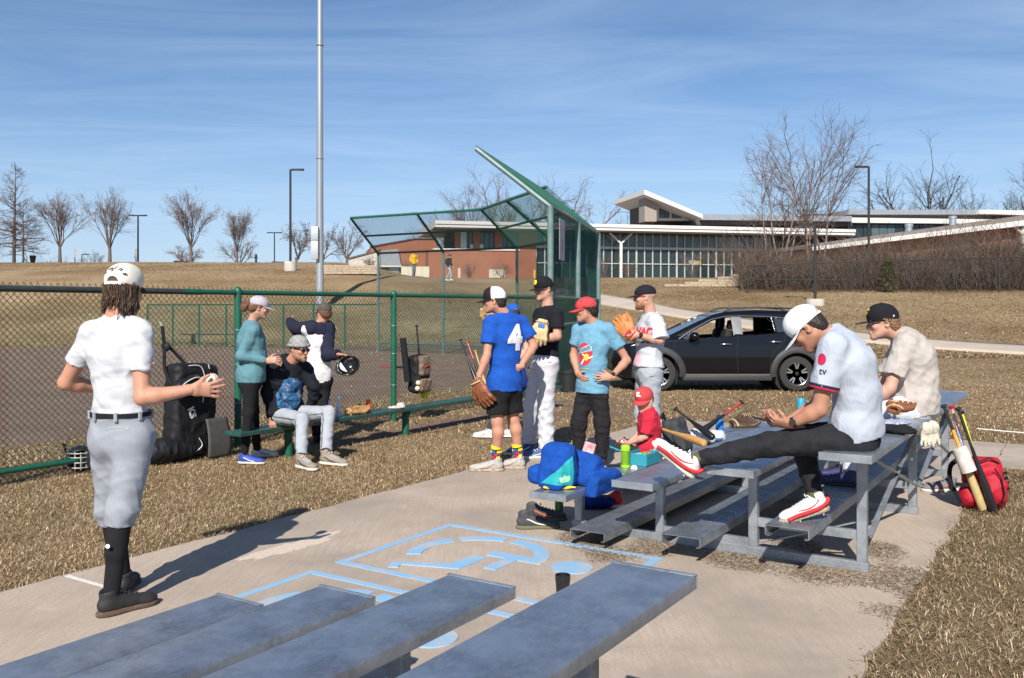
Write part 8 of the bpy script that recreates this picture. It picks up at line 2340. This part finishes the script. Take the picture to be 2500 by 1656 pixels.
# grey backpack behind the boy
q0 = seat_pt(0, 1650); t = thing('backpack', 'charcoal backpack on the low seat behind the boy', 'bag', q0); S = Sdf(); Rg = Rl @ rotx(-.25)
S.rbox(q0 + [0, 0, .14], (.13, .09, .145), Rg, .05, .02); S.rbox(q0 - PD * -.06 + np.array([0, -.06, .09]), (.11, .05, .09), Rg, .03, .02); VF = S.mesh(.009, folds(210, .004, .08), 1)
bo = obj('bag', VF, cloth('charcoal_nylon', (.045, .047, .050), .2, .3, .7), t, 180)
for x in (-.06, 0, .06): obj('webbing', bar(q0 + Rg @ np.array([x, -.125, .06]), q0 + Rg @ np.array([x * .9, -.10, .27]), .02, .006, Rg[:, 1]), m_black_c, bo, None)
obj('handle', tube([q0 + Rl @ np.array([-.05, .08, .27]), q0 + Rl @ np.array([-.08, .09, .33]), q0 + Rl @ np.array([-.13, .08, .31]), q0 + Rl @ np.array([-.15, .07, .20])], .014, 8), m_black_c, bo)
# white caps and bag
q0 = seat_pt(0, 1708); t = thing('towel', 'crumpled white towel between the propped bats', 'towel', q0); S = Sdf(); S.ell(q0 + [0, 0, .06], (.12, .12, .075), None, .03); S.ell(q0 + [.05, -.08, .045], (.09, .10, .05), None, .03); S.cut(q0 + [0, 0, .002], (0, 0, -1)); obj('cloth', S.mesh(.009, lambda V: folds(220, .014, .08)(V), 1), m_white_c, t, 180)
obj('red_patch', ellipsoid(q0 + [-.03, .02, .145], (.03, .03, .02)), m_redcap, t)
q0 = seat_pt(0, 1745, .08); t = thing('cap', 'white and blue cap lying upside down on the low seat', 'cap', q0); S = Sdf(); S.ell(q0 + [0, 0, .03], (.11, .10, .085), None, .02); S.cut(q0 + [0, 0, .004], (0, 0, -1)); S.ell(q0 + [0, .03, .12], (.075, .07, .05), None, .01, 'sub')
VF = S.mesh(.007, folds(221, .005, .06), 1); bo = obj('crown', VF, m_white_c, t, 180); obj('brim', xf(brim_mesh(lambda x, y, z: np.array([x, y, z]), .10, .09, 0, .03, .06, .012, .01), rotz(2.6), q0 + [0, 0, .005]), mat('blue_brim', (.03, .12, .38), .7), bo)
# top seat between the men
q0 = seat_pt(3, 2178, .06); t = thing('bandana', 'blue and white patterned cloth over a black cap on the top seat', 'cloth', q0)
S = Sdf(); S.ell(q0 + [.0, .05, .035], (.12, .14, .04), None, .03); S.ell(q0 + [.06, -.06, .02], (.08, .08, .03), None, .03); S.cut(q0 + [0, 0, .002], (0, 0, -1)); obj('cap', S.mesh(.009, folds(230, .006, .06), 1), m_black_c, t, 180)
S = Sdf(); S.ell(q0 + [.02, .05, .065], (.12, .11, .018), None, .02); obj('cloth', S.mesh(.008, folds(231, .010, .07), 1), mat('paisley_cloth', (.06, .08, .2), .85, noise=.1, nscale=70, col2=(.6, .62, .68)), t, 180)
q0 = pl(-1.015, 0, 0); r_ = (2268 - HU) / FOC; d_ = -1.015 / (PD[0] * r_ + PD[1]); q0 = np.array([r_ * d_, d_, .70])
t = thing('batting_gloves', 'cream batting gloves hanging off the back of the top seat', 'gloves', q0 - [0, 0, .12])
for dx in (-.03, .05):
    S = Sdf(); S.ell(q0 + [dx, dx, .03], (.05, .03, .05), None, .02)
    for k in range(4): S.cone(q0 + [dx + (k - 1.5) * .02, dx, -.01], q0 + [dx + (k - 1.5) * .03, dx - .01, -.085 - .01 * (k % 2)], .013, .010, .01)
    obj('glove', S.mesh(.006, rag(5, .002, .03), 1), mat('cream_leather', (.52, .48, .39), .8, noise=.15, nscale=30), t, 180)
# ---- red backpack with bats
q0 = gr(2402, 1240); t = thing('backpack', 'red baseball backpack standing on the grass with bats in its side', 'bag', q0)
m_redn = cloth('red_nylon', (.40, .012, .028), .15, .25, .6); Rb = rotz(-.35) @ rotx(-.22) @ roty(-.12); Q = lambda x, y, z: q0 + Rb @ np.array([x, y, z])
S = Sdf(); S.rbox(Q(.03, .02, .20), (.155, .12, .21), Rb, .09, .03); S.ell(Q(.08, -.10, .15), (.11, .07, .13), Rb, .04); S.ell(Q(-.11, -.06, .10), (.07, .09, .10), Rb, .04); S.cut(q0 + [0, 0, .004], (0, 0, -1))
VF = S.mesh(.009, lambda V: folds(240, .006, .10, (0, 0, 1), 1.5)(V), 1); bo = obj('bag', VF, m_redn, t, 180)
obj('zip', tube([Q(.10, -.165, .30), Q(.135, -.175, .22), Q(.14, -.175, .10), Q(.11, -.16, .02)], .006, 6), m_black_c, bo); obj('zip', tube([Q(.0, -.14, .36), Q(.08, -.13, .385), Q(.15, -.09, .34)], .006, 6), m_black_c, bo)
for z in (.14, .18, .22, .26): obj('daisy_loop', bar(Q(.165, -.13, z), Q(.19, -.10, z), .012, .02), m_black_c, bo, None)
obj('strap', tube(spline([Q(-.12, .06, .40), Q(-.20, -.02, .34), Q(-.22, -.06, .20), Q(-.16, -.08, .05)], 16), .02, 6), m_black_c, bo); obj('top_handle', tube(spline([Q(-.13, .05, .41), Q(-.17, .02, .46), Q(-.20, .03, .42)], 8), .010, 6), m_black_c, bo)
obj('pocket_band', bar(Q(-.20, -.155, .19), Q(.03, -.175, .17), .012, .03), m_black_c, bo, None)
yb = q0[1]
bat('gold barrelled bat with taped orange handle in the red backpack', at(2303, 988, yb - .02), at(2385, 1205, yb - .10), m_gripb, m_gold, .88, mid=m_orgt)
bat('stars and stripes gripped red bat in the red backpack', at(2322, 990, yb + .06), at(2377, 1190, yb - .02), mat('flag_grip', (.5, .04, .06), .6, noise=.1, nscale=50, col2=(.65, .65, .7)), m_redb, .86, mk=m_redb, mid=mat('blue_star_grip', (.03, .10, .35), .6, noise=.1, nscale=60, col2=(.5, .55, .65)))
bat('plain black bat in the red backpack', at(2338, 994, yb - .05), at(2415, 1215, yb - .13), m_gripb, m_batb, .90)
bat('bat with neon yellow grip behind the black one in the red backpack', at(2346, 1004, yb + .08), at(2400, 1180, yb + .02), m_neon, m_wood, .84, mk=m_batb)
a_ = at(2341, 1092, yb - .10); b_ = at(2366, 1152, yb - .13); t = thing('bat_sleeve', 'white scuffed plastic tube slipped over the gold bat', 'tube', b_); obj('tube', lathe_ab([(.046, 0), (.060, .01), (.058, .97), (.046, 1.0)], b_, a_, 20), mat('scuffed_white', (.60, .57, .52), .5, noise=.25, nscale=14), t)
# blue bag under the seat
q0 = gr(1452, 1240); t = thing('drawstring_bag', 'dark blue bag on the ground under the low seat', 'bag', q0); S = Sdf(); S.ell(q0 + [0, 0, .05], (.17, .11, .065), None, .03); S.cut(q0 + [0, 0, .003], (0, 0, -1)); VF = S.mesh(.009, folds(250, .006, .08), 1); bo = obj('bag', VF, cloth('deep_blue_nylon', (.008, .02, .16), .15, .2, .6), t, 180)
# ---- at the fence on the left
q0 = fpt(458, 0, .16); t = thing('equipment_bag', 'tall black equipment bag hung on the fence', 'bag', q0)
Rf = np.stack([LD, -PD, np.array([0, 0, 1.])], 1); Q = lambda x, y, z: q0 + Rf @ np.array([x, y, z])
m_ny = cloth('black_nylon', (.014, .014, .016), .25, .3, .55)
S = Sdf(); Rt = Rf @ roty(.06)
S.rbox(Q(-.02, -.02, .52), (.24, .13, .50), Rt, .08, .03); S.rbox(Q(.20, -.02, .62), (.12, .10, .38), Rt, .07, .03); S.cut(q0 + [0, 0, .01], (0, 0, -1))
VF = S.mesh(.012, folds(260, .008, .14), 1); bo = obj('bag', VF, m_ny, t, 180)
for pts in ([(-.10, -.15, 1.0), (.05, -.16, .98), (.10, -.165, .8), (.06, -.17, .6)], [(.16, -.14, 1.0), (.20, -.14, .85), (.22, -.14, .7)], [(.02, -.165, .22), (.06, -.165, .14), (-.02, -.165, .08)]): obj('white_piping', tube(spline([Q(*w_) for w_ in pts], 14), .0045, 5), m_wink, bo)
fl = obj('flap', gridmesh(np.array([[Q(x, -.20 - .05 * math.sin(t_ * 2.2) - .05 * t_, .42 - t_ * .42) for x in np.linspace(.06 + .02 * math.cos(t_ * 3), .36 - .05 * max(0, t_ - .75) * 4, 9)] for t_ in np.linspace(0, 1, 12)])), mat('grey_lining', (.055, .055, .052), .7, noise=.2), bo, 180)
flp = fl.data; fl.modifiers.new('thickness', 'SOLIDIFY').thickness = .012
obj('strap', tube(spline([Q(-.27, .06, 1.42), Q(-.26, .04, 1.20), Q(-.27, .02, .98), Q(-.24, -.04, .80)], 16), .018, 6), m_ny, bo); obj('strap', tube(spline([Q(-.26, .05, 1.26), Q(-.15, .02, 1.14), Q(-.05, -.04, 1.0)], 12), .018, 6), m_ny, bo); obj('strap_pad', ellipsoid(Q(-.24, .04, 1.20), (.05, .03, .05)), m_ny, bo); obj('hook', tube([Q(-.27, .07, 1.42), Q(-.28, .09, 1.46), Q(-.27, .11, 1.44)], .006, 6), m_bolt, bo)
S = Sdf(); S.rbox(Q(-.14, -.20, .78), (.16, .06, .10), Rf @ roty(-.3), .04, .02); VF2 = S.mesh(.009, folds(261, .006, .06), 1); t2 = thing('chest_protector', 'black padded catcher vest with pale edging on the equipment bag', 'protector', Q(-.14, -.20, .68)); vo = obj('pad', VF2, m_ny, t2, 180); obj('edging', tube(spline([Q(-.30, -.25, .74), Q(-.24, -.26, .82), Q(-.10, -.27, .88), Q(.0, -.27, .84), Q(-.02, -.27, .74), Q(-.10, -.27, .72)], 24), .008, 6), mat('pale_edging', (.45, .46, .42), .8), vo)
txt = text_poly('KS', .11, 0, .004); obj('lettering', decal(VF, *place2(txt, 0, 0, -1.2), Q(-.06, -.2, .50), LD, np.array([0, 0, 1.]), .004, .03), m_wink, bo, None)
q1 = fpt(400, 0, .24); t = thing('gear_bag', 'low black gear bag on the ground below the equipment bag', 'bag', q1); S = Sdf(); S.ell(q1 + [0, 0, .13], (.24, .16, .14), Rf, .04); S.ell(q1 + LD * .2 + [0, 0, .10], (.2, .13, .10), Rf, .04); S.cut(q1 + [0, 0, .004], (0, 0, -1)); obj('bag', S.mesh(.011, folds(262, .010, .10), 1), m_ny, t, 180)
# catcher's masks
for k, (u, v, lab) in enumerate(((178, 1146, 'black catcher mask with silver edge lying by the fence rail'), (222, 1146, 'black catcher mask half hidden behind the grey trousers'))):
    q1 = gr(u, v) ; q1 = q1 + PD * .12; t = thing('catcher_mask', lab, 'mask', q1, group='catcher masks'); Rk = rotz(.5 + k); Qm = lambda x, y, z: q1 + Rk @ np.array([x, y, z])
    S = Sdf(); S.ell(Qm(0, 0, .12), (.13, .15, .13), Rk, .02); S.ell(Qm(0, -.10, .10), (.11, .14, .105), Rk, .015, 'sub'); S.cut(q1 + [0, 0, .004], (0, 0, -1)); sh = obj('shell', S.mesh(.008, None, 1), mat('mask_black', (.015, .015, .016), .4), t, 180)
    for z in (.05, .10, .15, .19): obj('cage_bar', tube([Qm(.12 * math.sin(a), -.02 - .15 * math.cos(a), z) for a in np.linspace(-1.2, 1.2, 12)], .006, 5), mat('silver_edge', (.42, .40, .36), .45, .3), sh)
    for x in (-.05, .0, .05): obj('cage_bar', tube([Qm(x, -.165 + abs(x) * .5, .03), Qm(x, -.175 + abs(x) * .5, .12), Qm(x, -.155 + abs(x) * .5, .20)], .006, 5), MATS['silver_edge'], sh)
    obj('strap', tube([Qm(-.12, .02, .18), Qm(-.15, .0, .28), Qm(-.12, -.05, .26)], .010, 6), m_ny, sh)
# bag hanging right of the second post
q1 = fpt(1012, 0, .12); t = thing('backpack', 'camouflage mesh backpack hanging on the fence beyond the bench', 'bag', q1 + [0, 0, .38]); Qb = lambda x, y, z: q1 + Rf @ np.array([x, y, z])
m_camo = mat('camo_print', (.07, .045, .028), .8, noise=.1, nscale=16, col2=(.24, .175, .12))
S = Sdf(); S.rbox(Qb(.03, -.06, .66), (.17, .11, .28), Rf, .08, .03); VF = S.mesh(.012, folds(270, .008, .12), 1); bo = obj('bag', VF, m_ny, t, 180)
S = Sdf(); S.rbox(Qb(.01, -.17, .78), (.11, .05, .15), Rf, .04, .02); obj('front_pocket', S.mesh(.011, folds(271, .005, .08), 1), m_camo, bo, 180); S = Sdf(); S.rbox(Qb(.03, -.16, .50), (.13, .05, .10), Rf, .04, .02); obj('mesh_pocket', S.mesh(.011, folds(272, .006, .06), 1), m_camo, bo, 180)
for x, z in ((-.12, .46), (-.10, .54)): obj('ball_in_pocket', ellipsoid(Qb(x, -.15, z), (.037,) * 3), MATS['ball_leather'], bo)
obj('red_stitching', tube(spline([Qb(-.05, -.225, .76), Qb(.02, -.23, .78), Qb(.09, -.225, .76)], 8), .006, 5), m_rink, bo)
obj('bat_sleeve', tube([Qb(-.20, -.04, .56), Qb(-.26, .0, 1.18)], [.05, .045], 10), m_ny, bo)
bat('black bat rising out of the camouflage backpack', Qb(.02, -.02, 1.36), Qb(.10, -.05, .56), m_gripb, m_batb, .84)
q2 = fpt(1034, 0, .16); t = thing('ball_bag', 'neon yellow ball bag hanging below the camouflage backpack', 'bag', q2 + [0, 0, .27]); S = Sdf()
g = np.random.default_rng(3)
for k in range(10): S.ball(q2 + LD * g.uniform(-.1, .1) + PD * g.uniform(-.05, .05) + [0, 0, .33 + g.uniform(0, .2)], .055, .02)
obj('mesh', S.mesh(.011, None, 1), mat('neon_mesh', (.62, .72, .03), .7, noise=.4, nscale=30), t, 180)
# cloth on the bench
q1 = bench_pt(968); t = thing('cloth', 'cream cloth with red trim crumpled on the green bench', 'cloth', q1); S = Sdf(); S.ell(q1 + [0, 0, .012], (.13, .10, .02), Rf, .02); S.ell(q1 + LD * .09 + [0, 0, .035], (.05, .05, .035), Rf, .03); S.cut(q1 + [0, 0, .002], (0, 0, -1)); obj('cloth', S.mesh(.008, folds(280, .010, .06), 1), mat('cream_cloth', (.62, .55, .50), .9, noise=.1, nscale=20, col2=(.62, .36, .34)), t, 180)
# black bin at the backstop
q1 = gr(1386, 955); t = thing('bin', 'round black bin at the foot of the backstop', 'bin', q1); obj('tub', lathe([(.15, 0), (.17, .34), (.19, .35), (.19, .40), (.165, .40), (.15, .1)], 24, q1), mat('black_plastic', (.018, .018, .02), .5), t)
# helmet in the youth's hand
q1 = at(851, 893, 10.42); t = thing('batting_helmet', 'black and white batting helmet hanging from the hand of the youth', 'helmet', q1 - [0, 0, .12]); Rh = frame((-.75, -.35, -.45), (.1, -.95, .5))
S = Sdf(); S.ell(q1, (.118, .135, .115), Rh, .02); S.ell(q1 + Rh @ np.array([0, -.01, .055]), (.100, .115, .125), Rh, .01, 'sub'); S.cut(q1 + Rh @ np.array([0, 0, .065]), Rh[:, 2]); VF = S.mesh(.009, None, 1)
hs = obj('shell', VF, mat('helmet_gloss_black', (.012, .012, .013), .2, noise=0, coat=.6), t, 180); obj('bill', xf(brim_mesh(lambda x, y, z: np.array([x, y, z]), .10, .118, 0, -.02, .05, .02, .0), Rh @ roty(PI), q1), MATS['helmet_gloss_black'], hs)
S = Sdf(); S.ell(q1, (.1205, .1375, .1175), Rh, .02); S.cut(q1 + Rh @ np.array([0, .055, 0]), -Rh[:, 1]); S.cut(q1 + Rh @ np.array([0, 0, .03]), Rh[:, 2]); obj('white_front', S.mesh(.009, None, 1), mat('helmet_white', (.72, .72, .73), .25, noise=0), hs, 180)
# string line and chalk on the right lawn
a_, b_ = gr(2385, 1056), gr(2640, 1066); t = thing('string_line', 'thin white string stretched over the grass at the right edge', 'string', a_); obj('string', tube(spline([a_ + [0, 0, .05], (a_ + b_) / 2 + [0, 0, .02], b_ + [0, 0, .05]], 10), .006, 5), m_wink, t)
